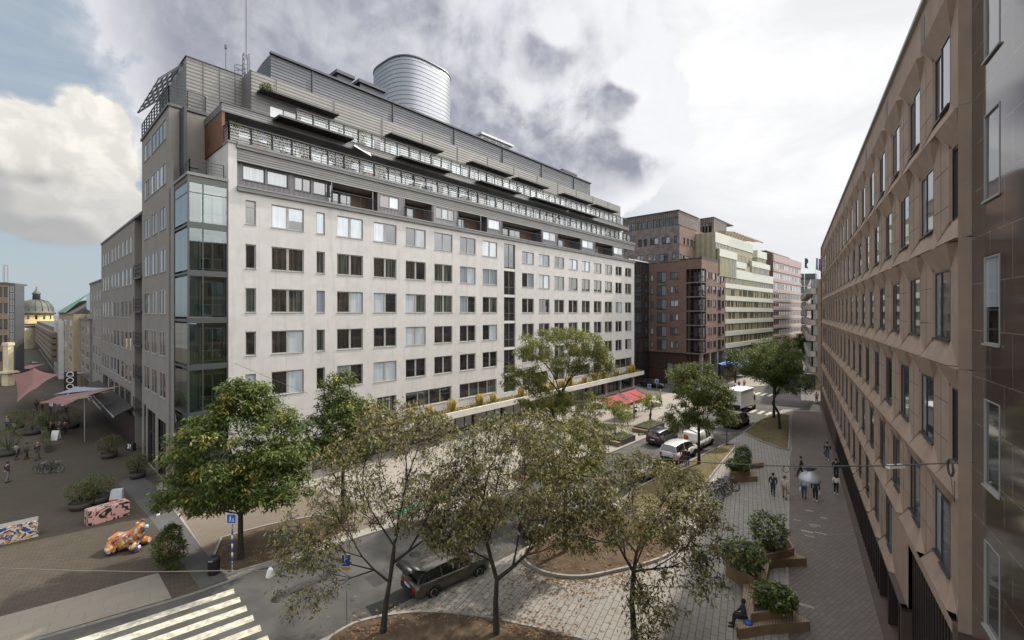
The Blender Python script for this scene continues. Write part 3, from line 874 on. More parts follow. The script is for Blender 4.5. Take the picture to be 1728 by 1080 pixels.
# small roof boxes
for a, c, pt, pb in ((566, 597, 124, 150), (604, 650, 143, 163), (948, 972, 290, 303)):
    mb = MB(FW.M); xa, xb = sx(a, 7.5), sx(c, 7.5); zt = zf((a + c) / 2, pt, 7.5)
    mb.box(xa + .25, xb - .25, 7.5, 9.3, ZR - .6, zt - .35); mb.box(xa, xb, 7.2, 9.6, zt - .35, zt); mb.build('chimney', M_roof, white)
# plant room with louvres
xa, xb = sx(812, 8), sx(862, 8); zt = zf(812, 224, 8)
mb = MB(FW.M); mb.box(xa, xb, 8, 11.5, ZR - 1, zt - .3); mb.box(xa - .3, xb + .3, 7.6, 12, zt - .3, zt); pr = mb.build('plant_room', mat('pale_sheet_metal', (.45, .46, .47), .5, metal=.3, var=.12), white)
mb = MB(FW.M)
for k in range(4): mb.box(xa + .5 + k * (xb - xa - .6) / 4, xa + .1 + (k + 1) * (xb - xa - .6) / 4, 7.93, 8.0, zt - 1.9, zt - .6)
mb.build('louvre', M_black, pr)
mb = MB(FW.M); mb.lathe([(.0, 0), (.5, .0), (.55, .5), (.3, .75), (0, .8)], 12, c=(sx(885, 8), 8, ZR + .2)); mb.build('roof_vent', M_white, white)

# ventilation tower: rounded-square drum of bright sheet metal with raked top
YT = 11.0; tc_x = (sx(638, YT) + sx(767, YT)) / 2 + .45; tw = (sx(767, YT) - sx(638, YT)) / 2
M_tower = mat('bright_sheet_metal', (.30, .315, .345), .42, metal=.5, var=.1, vscale=.5)
def rsq(w, d, n=40, e=3.0):
    out = []
    for k in range(n):
        t = 2 * math.pi * k / n
        c, s_ = math.cos(t), math.sin(t)
        out.append((math.copysign(abs(c) ** (2 / e), c) * w, math.copysign(abs(s_) ** (2 / e), s_) * d))
    return out
zt0 = zf(702, 93, YT - .40 * tw)
mb = MB(FW.M)
ring = rsq(tw * .745, tw * .745)
zb = 37.0
rings = []
ztop = lambda p: zt0 - .35 - .16 * (p[0] - 0) * 0 - .02 * p[1]
nl = 20
for k in range(nl + 1):
    z = zb + (zt0 - zb) * k / nl
    rings.append([(tc_x + p[0], YT + tw * .35 + p[1], z) for p in ring])
mb.loft(rings, 0, cap=True)
tow = mb.build('vent_tower', M_tower, white)
mb = MB(FW.M)
for k in range(2, nl):
    z = zb + (zt0 - zb) * k / nl
    a = [(tc_x + p[0] * 1.008, YT + tw * .35 + p[1] * 1.008, z) for p in ring]
    mb.loft([a, [(p[0], p[1], z + .05) for p in a]], 0, cap=False)
a = [(tc_x + p[0] * 1.015, YT + tw * .35 + p[1] * 1.015, zt0 - .1) for p in ring]
mb.loft([a, [(p[0], p[1], zt0 + .12) for p in a]], 0, cap=True)
mb.build('seam', mat('dark_seam', (.12, .125, .14), .5, metal=.4), tow)

# sunshades over the top terrace and projecting ones at the floor of the top terrace
def shade(a, c, y0, y1, z0, z1, m, n=4, name='sunshade'):
    xa, xb = sx(a, y1), sx(c, y1)
    mb = MB(FW.M)
    mb.poly(((xa, y0, z0), (xb, y0, z0), (xb, y1, z1), (xa, y1, z1)))
    mb.poly(((xa, y0, z0 + .06), (xa, y1, z1 + .06), (xb, y1, z1 + .06), (xb, y0, z0 + .06)))
    o = mb.build(name, m, white)
    mb = MB(FW.M)
    mb.bar((xa, y1, z1 + .02), (xb, y1, z1 + .02), .09, .16); mb.bar((xa, y0, z0 + .02), (xb, y0, z0 + .02), .08, .1)
    for k in range(n):
        xx = xa + (xb - xa) * k / (n - 1)
        mb.bar((xx, y0, z0), (xx, y1, z1), .09, .16)
    for k in range(1, 9):
        t = k / 9; mb.bar((xa, y0 + (y1 - y0) * t, z0 + (z1 - z0) * t - .03), (xb, y0 + (y1 - y0) * t, z0 + (z1 - z0) * t - .03), .05, .03)
    mb.build('bracket', M_black, o)
for a, c in ((443, 572), (661, 749), (798, 866), (875, 927), (953, 1002), (1007, 1044)):
    shade(a, c, 4.45, 3.15, 34.75, 34.7, M_under)
shade(472, 597, 1.2, -.25, 31.35, 31.3, M_wood, 2, 'balcony')
for a, c in ((678, 763), (813, 880), (903, 967), (970, 1011)):
    shade(a, c, 1.15, .1, 31.3, 31.2, M_under)
# roof antenna mast and ladder cage near the gable
mb = MB(FW.M)
mx = sx(412, 7.6)
for dx, dy in ((0, 0), (.55, 0), (0, .55), (.55, .55)): mb.bar((mx + dx, 7.6 + dy, 34), (mx + dx * .75, 7.6 + dy * .75, 39.6), .05)
for k in range(11):
    z = 34.8 + k * .45
    mb.bar((mx, 7.6, z), (mx + .52, 7.6, z + .3), .035); mb.bar((mx + .52, 7.6, z), (mx + .52, 8.1, z + .3), .035); mb.bar((mx, 8.1, z), (mx, 7.6, z + .3), .035)
mb.bar((mx + .25, 7.85, 39.2), (mx + .25, 7.85, 45.2), .07); mb.bar((mx + .25, 7.85, 45), (mx + .25, 7.85, 48.4), .035)
mb.build('antenna_mast', M_dgrey, white)
mb = MB(FW.M)
bx = sx(405, 7.4)
for k in range(6):
    z = 35.4 + k * .5; mb.tube([(bx + .45 * math.cos(t) , 7.4 + .45 * math.sin(t), z) for t in [q * .5 for q in range(13)]], .025, 4, smooth=False)
for t in (0, 1.6, 3.2, 4.8): mb.bar((bx + .45 * math.cos(t), 7.4 + .45 * math.sin(t), 34.4), (bx + .45 * math.cos(t), 7.4 + .45 * math.sin(t), 38.0), .035)
mb.build('ladder', M_dgrey, white)
mb = MB(FW.M); ax = sx(381, 9); mb.bar((ax, 9, 33), (ax, 9, 40.2), .06); mb.box(ax - .08, ax + .08, 8.9, 9.1, 40.0, 40.35); mb.build('antenna', M_dgrey, white)

# ---- grey flank tower on the side street (plane at s = -2.62)
SL = -2.62
FL = FW.side(SL, 0, -math.pi / 2)      # local x runs towards the camera end: x = -y
def Lx(px): return FL.X(px)
def Lz(px, py): return FL.Z(px, py)
ZG = 31.85
near0, near1 = Lx(239.5), Lx(292.8)
jx0 = Lx(226.8)
nb = [Lz(279.8, v) for v in (309.1, 384.9, 457.4, 529.7, 602, 674)]
nt_ = [Lz(279.8, v) for v in (272.6, 345.6, 417, 489, 559.6, 630)]
wl = []
wl.append((Lx(243.7), Lx(254.5), Lz(279.8, 233.8), Lz(279.8, 199.1), 'BSG'))
wl.append((Lx(256.5), Lx(280.5), Lz(279.8, 233.8), Lz(279.8, 199.1), 'SSSS'))
wl.append((Lx(243.7), Lx(253), nb[0], nt_[0], 'BSD'))
wl.append((Lx(254.5), Lx(268.2), nb[0], nt_[0], 'BSB')); wl.append((Lx(269.6), Lx(280.3), nb[0], nt_[0], 'BS'))
for r in range(1, 6):
    for a, c in ((243.5, 252.5), (255.8, 265.1), (269.6, 279.8)):
        wl.append((Lx(a), Lx(c), nb[r], nt_[r], ['SS', 'GS', 'NC', 'ND', 'CD'][r - 1]))
gops = [(Lx(242.5), Lx(246.5), .2, 5.6), (Lx(248.5), Lx(262), .2, 5.4), (Lx(266), Lx(279.8), .2, 5.2)]
mb = MB(FL.M)
mb.grid_wall(near0, near1, 0, 27.0, [w[:4] for w in wl if w[2] < 27] + gops, .06)
mb.grid_wall(near0, -6.0, 27.0, ZG, [w[:4] for w in wl if w[3] > 27], .06)
mb.grid_wall(near1 if near1 < -6 else -6.0, -4.25, 0, 25.0, [], .2)
# right-hand return of the tower above the glass bay
Ff = FW.side(SL, 6.0, 0.0)
mb2 = MB(Ff.M)
mb2.grid_wall(0, -SL, 25.0, ZG, [(1.35, 2.1, 25.2, 27.1)], .2)
mb.V += mb2.V and []
mb.build('wall', M_gplaster, white)
mb2.build('wall', M_gplaster, white)
window(white, Ff, 1.35, 25.2, .75, 1.9, 'G')
for xa, xb, za, zb, code in wl:
    window(white, FL, xa, za, xb - xa, zb - za, code, fr=.06, depth=-.015, frame=M_frame, sill=.05)
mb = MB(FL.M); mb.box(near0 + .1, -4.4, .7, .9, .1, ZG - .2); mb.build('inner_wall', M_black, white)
mb = MB(FL.M)
mb.box(near0 - .1, -5.9, -.12, .3, ZG, ZG + .22); mb.box(-6.0, -5.85, 0, 2.7, ZG, ZG + .22)
mb.box(near0, -6, .2, 6, ZG - .1, ZG + .05)
mb.build('cornice', M_dgrey, white)
# shop front of the flank: dark glazing, transoms
for k, (xa, xb, za, zb) in enumerate(gops):
    window(white, FL, xa, za, xb - xa, zb - za, 'DN' if k else 'D', fr=.12, depth=.18, frame=M_dframe, transom=.58, sill=0, name='shop_window')
# roof terrace railing and slatted pergola at the corner
mb = MB(); railing(mb, [FL.W(near0 + .1, 0.0, ZG + .2), FL.W(-6.0, 0.0, ZG + .2), FL.W(-6.0, 2.55, ZG + .2)], 1.5, 1.15, 4, post=.07, wire=.04, top=.07)
mb.build('railing', M_black, white)
mb = MB(FL.M)
for k in range(6): mb.bar((near0 + .2, -.35 + k * .36, ZG + 2.75 + k * .40), (-8.0, -.35 + k * .36, ZG + 2.75 + k * .40), .06, .09)
for k in range(6): mb.bar((near0 + .4 + k * 1.9, -.4, ZG + 2.65), (near0 + .4 + k * 1.9, 1.45, ZG + 4.8), .08, .16)
for k in range(4): mb.bar((near0 + .5 + k * 2.9, 1.4, ZG + .2), (near0 + .5 + k * 2.9, 1.4, ZG + 4.7), .1)
mb.build('pergola', M_dgrey, white)
# slatted penthouse behind
px0 = sx(314.5, 6.7); zP = zf(314.5, 95, 6.7)
mb = MB(FW.M)
mb.box(px0, X9, 6.7, 12.0, ZG, zP)
mb.box(px0 - .02, px0 + 3.4, 10.0, 17.0, ZG, zP - .3)
mb.build('penthouse', M_lslat, white)
mb = MB(FW.M)
for k in range(3): mb.box(px0 + 1.2 + k * 1.25, px0 + 1.27 + k * 1.25, 6.66, 6.7, ZG, zP + .02)
mb.box(px0 - .08, X9, 6.62, 12.05, zP, zP + .07)
mb.build('trim', M_dgrey, white)

# ---- glass bay in the corner notch
bx0 = SL
zbay = 24.9
M_bayf = mat('bay_steel', (.06, .07, .068), .45, metal=.3)
floors = [24.6, 21.2, 17.6, 14.05, 10.5, 6.95, 3.4]
bay = put_mesh('glass_bay', bpy.data.meshes.new('glass_bay'), white, FW.M)
def bt(pts, w, m=M_bayf): pass
mb = MB(FW.M)
for xx, yy in ((bx0 + .04, .04), (-.04, .04), (bx0 + .04, 4.2), (bx0 + .95, .04)):
    mb.bar((xx, yy, 0), (xx, yy, zbay), .11 if xx != bx0 + .95 else .07)
for z in floors:
    mb.box(bx0, 0, 0, .14, z - .22, z + .22); mb.box(bx0, bx0 + .14, .14, 4.25, z - .08, z + .08)
for z in floors[:1]: mb.box(bx0, 0, 0, .1, z - 1.0, z - .93); mb.box(bx0, bx0 + .1, .1, 4.25, z - 1.0, z - .93)
mb.box(bx0 + .02, 0, .15, 4.2, 0, .3)
bf = mb.build('bay_frame', M_bayf, white)
mb = MB(FW.M); mb.box(bx0 - .06, .02, -.06, 4.3, zbay, zbay + .22); mb.build('bay_roof', M_slabedge, white)
mb = MB(FW.M); mb.box(bx0 + .03, -.03, .02, 4.2, zbay - .5, zbay - .02); mb.build('bay_fascia', M_wood, white)
for z in floors: 
    mb = MB(FW.M); mb.box(bx0 + .15, -.05, .2, 4.2, z - .15, z + .1); mb.build('bay_floor', M_mgrey, white)
# outer glass skin: see-through panes
m = bpy.data.materials.new('clear_bay_glass'); m.use_nodes = True; t = m.node_tree; b = NB(t); t.nodes.clear()
fr_ = b.n('ShaderNodeFresnel'); fr_.inputs[0].default_value = 1.7
tr = b.n('ShaderNodeBsdfTransparent'); tr.inputs[0].default_value = (.50, .60, .57, 1)
gl = b.n('ShaderNodeBsdfGlossy'); gl.inputs['Roughness'].default_value = .02; gl.inputs[0].default_value = (.9, .95, .95, 1)
mx_ = b.n('ShaderNodeMixShader'); b.put(mx_.inputs[0], b.m('MINIMUM', b.m('ADD', fr_.outputs[0], .10), .95)); t.links.new(tr.outputs[0], mx_.inputs[1]); t.links.new(gl.outputs[0], mx_.inputs[2])
ou = b.n('ShaderNodeOutputMaterial'); t.links.new(mx_.outputs[0], ou.inputs[0]); M_bayglass = m
for i in range(len(floors) - 1):
    z1, z0 = floors[i] - .24, floors[i + 1] + .24
    mb = MB(FW.M); mb.poly(((bx0 + 1.0, .02, z0), (-.1, .02, z0), (-.1, .02, z1), (bx0 + 1.0, .02, z1)))
    mb.poly(((bx0 + .1, .02, z0), (bx0 + .9, .02, z0), (bx0 + .9, .02, z1), (bx0 + .1, .02, z1))); mb.build('bay_pane', M_bayglass, white)
    mb = MB(FW.M); mb.poly(((bx0 + .02, 4.2, z0), (bx0 + .02, .1, z0), (bx0 + .02, .1, z1), (bx0 + .02, 4.2, z1))); mb.build('bay_pane', M_bayglass, white)
    # inner window wall half a metre behind the skin, with pale curtains
    window(white, FW, bx0 + .85, z0 + .1, 1.7, z1 - z0 - .45, ['GB', 'CC', 'CG', 'CC', 'DC', 'DD'][i], y=.55, fr=.1, depth=0, frame=mat('pale_green_frame', (.30, .36, .33), .5), sill=0, transom=.32, name='bay_inner_window')
    mb = MB(FW.M); mb.box(bx0 + .5, bx0 + .75, .55, 4.1, z0, z1 - .1); mb.box(bx0 + .75, -.02, .75, .9, z0, z1); mb.build('bay_inner_wall', mat('pale_green_panel', (.20, .23, .21), .6), white)
mb = MB(); railing(mb, [FW.W(bx0 + .3, 3.8, 25.15), FW.W(bx0 + .15, .2, 25.15), FW.W(-.25, .2, 25.15)], 1.0, 1.3, 3, post=.05, wire=.03)
mb.build('railing', M_black, white)
bpy.data.objects.remove(bay)
# ---- canopy along the ground floor and its planting strip
cx0, cx1 = 9.0, S_END - .6 + 1.0
zc = lambda: 0
mb = MB(FW.M)
mb.box(cx0, cx1, -1.75, 0, 2.95, 3.2); mb.box(cx0 - .02, cx1 + .02, -1.85, -1.6, 2.72, 3.42)
cano = mb.build('canopy', M_conc, white)
mb = MB(FW.M); mb.box(cx0 + .2, cx1 - .3, -1.6, -.5, 3.2, 3.36); mb.build('planting_strip', M_soil, cano)
# ground floor: pillars and recessed dark shop windows
for k in range(14):
    xx = 1.0 + k * 5.25
    mb = MB(FW.M); mb.box(xx - .35, xx + .35, .02, .8, 0, 3.35); mb.build('pillar', M_stone, white)
for k in range(13):
    xa, xb = 1.0 + k * 5.25 + .35, 1.0 + (k + 1) * 5.25 - .35
    window(white, FW, xa, .25, xb - xa, 3.05, 'DND', y=.3, fr=.1, depth=.1, frame=M_dframe, transom=.72, sill=0, name='shop_window')
mb = MB(FW.M); mb.box(0, S_END, .28, .55, 0.0, .24); mb.build('plinth', M_stone, white)
mb = MB(FW.M); mb.box(11.6, S_END - .3, -.02, .35, 3.3, 3.4)
mb.box(1.5, 12, .0, .3, 3.3, 3.36); mb.build('shop_lintel', M_mgrey, white)

# glass infill of the terrace railings
m = bpy.data.materials.new('railing_glass'); m.use_nodes = True; t = m.node_tree; b = NB(t); t.nodes.clear()
fr_ = b.n('ShaderNodeFresnel'); fr_.inputs[0].default_value = 1.6
tr = b.n('ShaderNodeBsdfTransparent'); tr.inputs[0].default_value = (.86, .90, .90, 1)
gl = b.n('ShaderNodeBsdfGlossy'); gl.inputs['Roughness'].default_value = .05
mx_ = b.n('ShaderNodeMixShader'); b.put(mx_.inputs[0], b.m('MINIMUM', b.m('ADD', fr_.outputs[0], .05), .9)); t.links.new(tr.outputs[0], mx_.inputs[1]); t.links.new(gl.outputs[0], mx_.inputs[2])
ou = b.n('ShaderNodeOutputMaterial'); t.links.new(mx_.outputs[0], ou.inputs[0]); M_rglass = m
for y, z, x0, x1 in ((.02, Z8, .1, S_END), (1.3, Z9, sx(500, 1.25), S_END - .3)):
    n = int((x1 - x0) / 8)
    for k in range(n):
        a = x0 + (x1 - x0) * k / n; c = x0 + (x1 - x0) * (k + 1) / n
        mb = MB(FW.M); mb.poly(((a + .05, y, z + .12), (c - .05, y, z + .12), (c - .05, y, z + 1.3), (a + .05, y, z + 1.3))); mb.build('railing_pane', M_rglass, white)

# ------------------------------------------------------------------ right-hand side: folded brown panels and polished granite
M_bpanel = mat('brown_precast_panel', (.345, .250, .188), .75, var=.2, vscale=1.1, bump=.12, bscale=30, col2=(.285, .206, .158), streak=.3)
M_bjoint = mat('panel_joint', (.07, .048, .038), .9)
M_fin = mat('dark_brown_fin', (.028, .018, .015), .5, var=.3)
M_base = mat('brown_stone_base', (.085, .058, .046), .6, var=.2, vscale=1.2)
XR0, KR = 4.63, .6347
Yr = (XR0 / ((1640 - CX) / F - KR))
ANGR = math.atan2(-1, -KR)
FRt = Face(XR0 + KR * Yr, Yr, ANGR)
brown = thing('office_building', 'long brown precast office block with folded facets around paired tall windows', 'building', (FRt.o.x, FRt.o.y, 0), ANGR)
PR = -.26                                   # ridge plane
def yx(Y): return (Yr - Y) / (-FRt.d.y) * 1.0 * 1.0 if False else (Y - Yr) / FRt.d.y   # local x of depth Y
pit = 3.12 / abs(FRt.d.y); ww = 1.66 / abs(FRt.d.y)
xA = yx(12.98) - ww                        # left edge of the nearest full window of the A rows
LFAR = yx(72.5)
rowsR = [(21.8, 0), (18.35, 1), (14.85, 0), (11.36, 1), (7.9, 0), (4.45, 1)]
hh = 1.05
mw = MB(FRt.M); mj = MB(FRt.M)
wlist = []
for zc_, par in rowsR:
    z0, z1 = zc_ - hh, zc_ + hh
    zt = zc_ + 1.735; zb = zc_ - 1.735
    if zc_ == 21.8: zt = 23.6
    if zc_ == 4.45: zb = 2.75
    cols = []
    if par: cols.append((-1.77, -.80, True))
    k = 0
    while True:
        x1 = xA + ww - k * pit - (pit / 2 if par else 0)
        x0 = x1 - ww
        if x0 < LFAR + .8: break
        if not (zc_ == 4.45 and x0 > yx(18.6)): cols.append((x0, x1, False))
        k += 1
    if zc_ == 4.45: cols = [c for c in cols if c[1] < yx(18.2)]
    cols.sort()
    E_ = .03; S_ = .58; PP = -.05
    edges = [(LFAR, None)]
    for x0, x1, half in cols: edges += [(x0 - E_, 'l'), (x1 + E_, 'r')]
    xe = yx(17.75) if zc_ == 4.45 else 0
    edges.append((xe, None))
    for i in range(0, len(edges), 2):
        a, c = edges[i][0], edges[i + 1][0]
        if c - a > .01: mw.poly(((a, PP, zb), (c, PP, zb), (c, PP, zt), (a, PP, zt)))
    for x0, x1, half in cols:
        s1 = min(S_, -x1) if half else S_
        P_ = lambda x, z: (x, PR, z)
        Q_ = lambda x, z: (x, 0.02, z)
        V_ = lambda x, z: (x, PP, z)
        mw.poly((P_(x0 - S_, zt), P_(x1 + s1, zt), Q_(x1, z1), Q_(x0, z1)))            # hood
        mw.poly((Q_(x0, z0), Q_(x1, z0), P_(x1 + s1, zb), P_(x0 - S_, zb)))            # apron
        mw.poly((V_(x0 - E_, z0), V_(x0 - E_, z1), Q_(x0, z1), Q_(x0, z0)))
        mw.poly((Q_(x1, z0), Q_(x1, z1), V_(x1 + E_, z1), V_(x1 + E_, z0)))
        # sideways facets from the ridge corners back to the pier
        mw.poly((P_(x0 - S_, zt), Q_(x0, z1), V_(x0 - E_, z1))); mw.poly((P_(x0 - S_, zt), V_(x0 - E_, z1), V_(x0 - S_ - .12, zt)))
        mw.poly((P_(x1 + s1, zt), V_(x1 + E_, z1), Q_(x1, z1))); mw.poly((P_(x1 + s1, zt), V_(x1 + s1 + .12, zt), V_(x1 + E_, z1)))
        mw.poly((P_(x0 - S_, zb), V_(x0 - E_, z0), Q_(x0, z0))); mw.poly((P_(x0 - S_, zb), V_(x0 - S_ - .12, zb), V_(x0 - E_, z0)))
        mw.poly((P_(x1 + s1, zb), Q_(x1, z0), V_(x1 + E_, z0))); mw.poly((P_(x1 + s1, zb), V_(x1 + E_, z0), V_(x1 + s1 + .12, zb)))
        # ledges of the ridge
        mw.poly((P_(x0 - S_, zt), P_(x1 + s1, zt), V_(x1 + s1 + .12, zt), V_(x0 - S_ - .12, zt)))
        mw.poly((P_(x0 - S_, zb), P_(x1 + s1, zb), V_(x1 + s1 + .12, zb), V_(x0 - S_ - .12, zb)))
        wlist.append((x0, x1, z0, half, zc_))
        # panel joints on the pier to the left of the window
        for zz in (z0 + .45, z1 - .5): mj.box(x0 - pit + ww + .08, x0 - .08, PP - .004, PP + .01, zz, zz + .018)
        mj.box(x0 - (pit - ww) / 2 - .01, x0 - (pit - ww) / 2 + .01, PP - .004, PP + .01, zb, zt)
# attic, roof edge, end faces
mw.poly(((LFAR, PP, 23.6), (0, PP, 23.6), (0, PP, 25.35), (LFAR, PP, 25.35)))
mw.box(LFAR, 0, .3, 14, 23.0, 25.3)
for zc_, par in rowsR:
    z0, z1 = zc_ - hh, zc_ + hh; zt, zb = zc_ + 1.735, zc_ - 1.735
    if zc_ == 21.8: zt = 25.35
    if zc_ == 4.45: continue
    mw.poly([(0, PR, zb), (0, .3, zb), (0, .3, zt), (0, PR, zt)])
    mw.poly([(LFAR, .3, zb), (LFAR, PR, zb), (LFAR, PR, zt), (LFAR, .3, zt)])
mw.poly([(LFAR, 14, 0), (LFAR, PR, 0), (LFAR, PR, 25.3), (LFAR, 14, 25.3)])
mw.build('wall', M_bpanel, brown)
mj.build('joint', M_bjoint, brown)
mb = MB(FRt.M); mb.box(LFAR - .1, .02, PP - .12, .6, 25.35, 25.5); mb.build('roof_edge', mat('zinc_edge', (.35, .35, .34), .5, metal=.4), brown)
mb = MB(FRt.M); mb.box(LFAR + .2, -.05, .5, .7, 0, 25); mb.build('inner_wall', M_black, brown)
# attic glazing panels between folds
mb = MB(FRt.M)
for k in range(9):
    xx = yx(15.5 + k * 6.2); mb.box(xx - .55, xx, PP - .012, PP + .02, 23.65, 25.0)
mb.build('attic_panel', mat('grey_attic_panel', (.15, .115, .095), .6), brown)
wlist.sort(key=lambda w: -w[0] * 1.0)
far = []
rs = random.Random(21)
for i, (x0, x1, z0, half, zc_) in enumerate(wlist):
    code = rs.choice(['S', 'S', 'D', 'N', 'G', 'S']) + rs.choice(['S', 'S', 'D', 'S'])
    if zc_ > 17: code = rs.choice(['SS', 'SG', 'GS', 'SS'])
    if i < 96:
        if half: window(brown, FRt, x0, z0, x1 - x0, 2 * hh, code[0], y=0.06, fr=.07, depth=-.02, frame=M_dframe, sill=.05)
        else:
            # paired sashes: the near one stands a little proud of the other
            h = (x1 - x0) / 2
            key = ('pair', code)
            if key not in WCACHE:
                mb = MB(); mats = [M_dframe, PANES[code[0]]]
                if PANES[code[1]] not in mats: mats.append(PANES[code[1]])
                for q, yy in ((0, -.02), (1, -.085)):
                    a, c = q * h, (q + 1) * h
                    mb.box(a, a + .045, yy - .025, .05, 0, 2 * hh); mb.box(c - .045, c, yy - .025, .05, 0, 2 * hh)
                    mb.box(a + .045, c - .045, yy - .025, .05, 0, .06); mb.box(a + .045, c - .045, yy - .025, .05, 2 * hh - .06, 2 * hh)
                    mb.poly(((a + .06, yy, .07), (c - .06, yy, .07), (c - .06, yy, 2 * hh - .07), (a + .06, yy, 2 * hh - .07)), mats.index(PANES[code[q]]))
                    mb.box(a - .01, c + .03, yy - .10, .0, -.04, -.004)
                oo = mb.build('window', mats); WCACHE[key] = oo.data; bpy.data.objects.remove(oo)
            put_mesh('window', WCACHE[key], brown, FRt.M @ Matrix.Translation((x0, .06, z0)))
    else: far.append((x0, x1, z0))
if far:
    mb = MB(FRt.M)
    for x0, x1, z0 in far:
        for q in (0, 1):
            a = x0 + q * (x1 - x0) / 2; c = a + (x1 - x0) / 2
            mb.box(a, c, -.02 - q * .1, .06, z0, z0 + 2 * hh, 0)
            mb.poly(((a + .07, -.024 - q * .1, z0 + .08), (c - .07, -.024 - q * .1, z0 + .08), (c - .07, -.024 - q * .1, z0 + 2 * hh - .08), (a + .07, -.024 - q * .1, z0 + 2 * hh - .08)), 1)
    tag(mb.build('far_window', [M_dframe, G_sky], brown), kind='stuff')
# street level: stone base with dark fins, tall slatted gateway near the corner
mb = MB(FRt.M)
gx0, gx1 = yx(17.75), yx(12.0)
mb.box(LFAR, yx(46), PR - .02, .4, 0, 2.75)
mb.box(yx(46), gx0, .15, .4, 0, 2.75)
mb.box(yx(46), gx0, PR + .0, .15, 2.62, 2.75)
mb.box(gx0 - .3, gx0, PR, .4, 0, 2.75)
mb.box(gx1, 0, PR, .4, 0, 6.2)
mb.box(LFAR, 0, PR - .28, .1, .0, .18)
mb.build('base', M_base, brown)
mb = MB(FRt.M); mb.poly(((gx0, PR, 5.85), (gx1, PR, 5.85), (gx1, PR, 6.17), (gx0, PR, 6.17))); mb.poly(((gx0, PR, 5.85), (gx1, PR, 5.85), (gx1, .5, 5.85), (gx0, .5, 5.85))); mb.build('lintel', M_bpanel, brown)
mb = MB(FRt.M)
n = int((gx0 - .3 - yx(46)) / .62)
for k in range(n):
    xx = yx(46) + .3 + k * .62
    if yx(22.4) < xx < yx(18.2) and k % 4: continue
    mb.box(xx, xx + .17, PR + .04, .12, .18, 2.62)
fo = mb.build('slatted_screen', M_fin, brown)
mb = MB(FRt.M)
mb.box(gx0, gx1, .25, .3, .0, 5.85)
for k in range(int((gx1 - gx0) / .34)):
    xx = gx0 + .1 + k * .34; mb.box(xx, xx + .16, .05, .26, 0.02, 5.8)
mb.build('gate', M_fin, brown)
mb = MB(FRt.M); mb.box(yx(46), gx0 - .3, .12, .2, .1, 2.6); mb.build('shop_glass', glass_mat('street_glass', (.012, .01, .01)), brown)
# loose cable coil and hook on the near end of the facade
mb = MB(FRt.M)
cx_, cz_ = FRt.X(1609, PR), FRt.Z(1609, 790, PR)
rs = random.Random(2)
for k in range(5):
    r_ = .22 + .04 * rs.random(); mb.tube([(cx_ + r_ * math.cos(t * .45) + rs.uniform(-.015, .015), PR - .04 - .01 * k, cz_ + r_ * .9 * math.sin(t * .45)) for t in range(15)], .008, 4)
mb.tube([(cx_ - .15, PR - .03, cz_ - .2), (cx_ + .1, PR - .03, cz_ - .7), (cx_ + .25, PR - .03, cz_ - .85), (cx_ + .2, PR - .03, cz_ - .3)], .008, 4)
co = mb.build('cable_coil', mat('grey_cable', (.10, .085, .07), .7)); tag(co, 'loose coil of grey cable hung on the brown panel facade near its end', 'cable')

# polished granite neighbour
M_pol = brick_mat('polished_brown_granite', (.095, .070, .060), (.085, .064, .056), (.21, .195, .185), 1.28, 1.18, .016, wall=True, rough=.07, off=.35, patch=(.05, .038, .033), bump=.02, spec=1.0, patch_scale=3)
pol = thing('granite_building', 'polished brown granite facade with slim white framed windows, nearest on the right', 'building', (FRt.o.x, FRt.o.y, 0), ANGR)
FPo = FRt
mb = MB(FPo.M)
wx0, wx1 = FPo.X(1661.4), FPo.X(1687.5)
ops = []
for k in (0, 1, 2, 3):
    for zb_ in (20.68, 17.3, 13.87, 10.45, 7.05, 24.1, 3.6):
        ops.append((wx0 + k * 2.9, wx1 + k * 2.9, zb_, zb_ + 2.07))
mb.grid_wall(0, 14.5, 0, 29, ops, .05)
mb.poly(((0, 0, 0), (0, .5, 0), (0, .5, 29), (0, 0, 29)))
mb.build('wall', M_pol, pol)
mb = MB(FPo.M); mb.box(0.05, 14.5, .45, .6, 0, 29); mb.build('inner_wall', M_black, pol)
M_lframe = mat('light_grey_frame', (.30, .30, .295), .4)
G_mirror = glass_mat('pane_mirror', (.06, .062, .065), spec=1.0, wob=.02); PANES['M'] = G_mirror
for i, (a, c, z0, z1) in enumerate(ops):
    r_ = i % 7
    code = {2: 'H', 4: 'M'}.get(r_, 'M')
    window(pol, FPo, a, z0, c - a, z1 - z0, code, fr=.028, depth=-.012, frame=M_lframe, sill=.04)
# thin protruding hook lamp bracket near the bottom
mb = MB(FPo.M); hx, hz = FPo.X(1636), FPo.Z(1636, 1035)
mb.tube([(hx, -.02, hz + .55), (hx - .05, -.2, hz + .3), (hx + .06, -.25, hz - .05), (hx - .04, -.22, hz - .3)], .02, 5); o = mb.build('wall_cable', M_steel); tag(o, 'thin pale cable hanging beside the edge of the polished granite wall', 'cable')

# ------------------------------------------------------------------ the row beyond the junction
M_brick = brick_mat('red_brown_brick', (.225, .105, .058), (.15, .082, .058), (.15, .125, .11), 1.0, .34, .05, patch=(.165, .145, .138), patch_scale=.9, pstr=.8, bump=.3)
M_brickg = brick_mat('grey_brown_brick', (.175, .14, .13), (.13, .10, .094), (.11, .10, .095), .50, .17, .02, patch=(.26, .22, .21), patch_scale=1.0, pstr=.8, bump=.3)
M_vwood = rib_mat('weathered_vertical_boards', (.155, .125, .11), (.05, .04, .038), .45, .22, vertical=True, metal=0, rough=.8, var=.3)
M_bfr = mat('oxblood_balcony_steel', (.055, .022, .018), .5)
YB = 87.0; XB = (1184 - CX) / F * YB
a43 = R(43)
FB = Face(XB, YB, math.atan2(-math.sin(a43), math.cos(a43)))          # street-corner face towards us
FBr = FB.side(0, 0, math.pi / 2)                                       # face along the main street
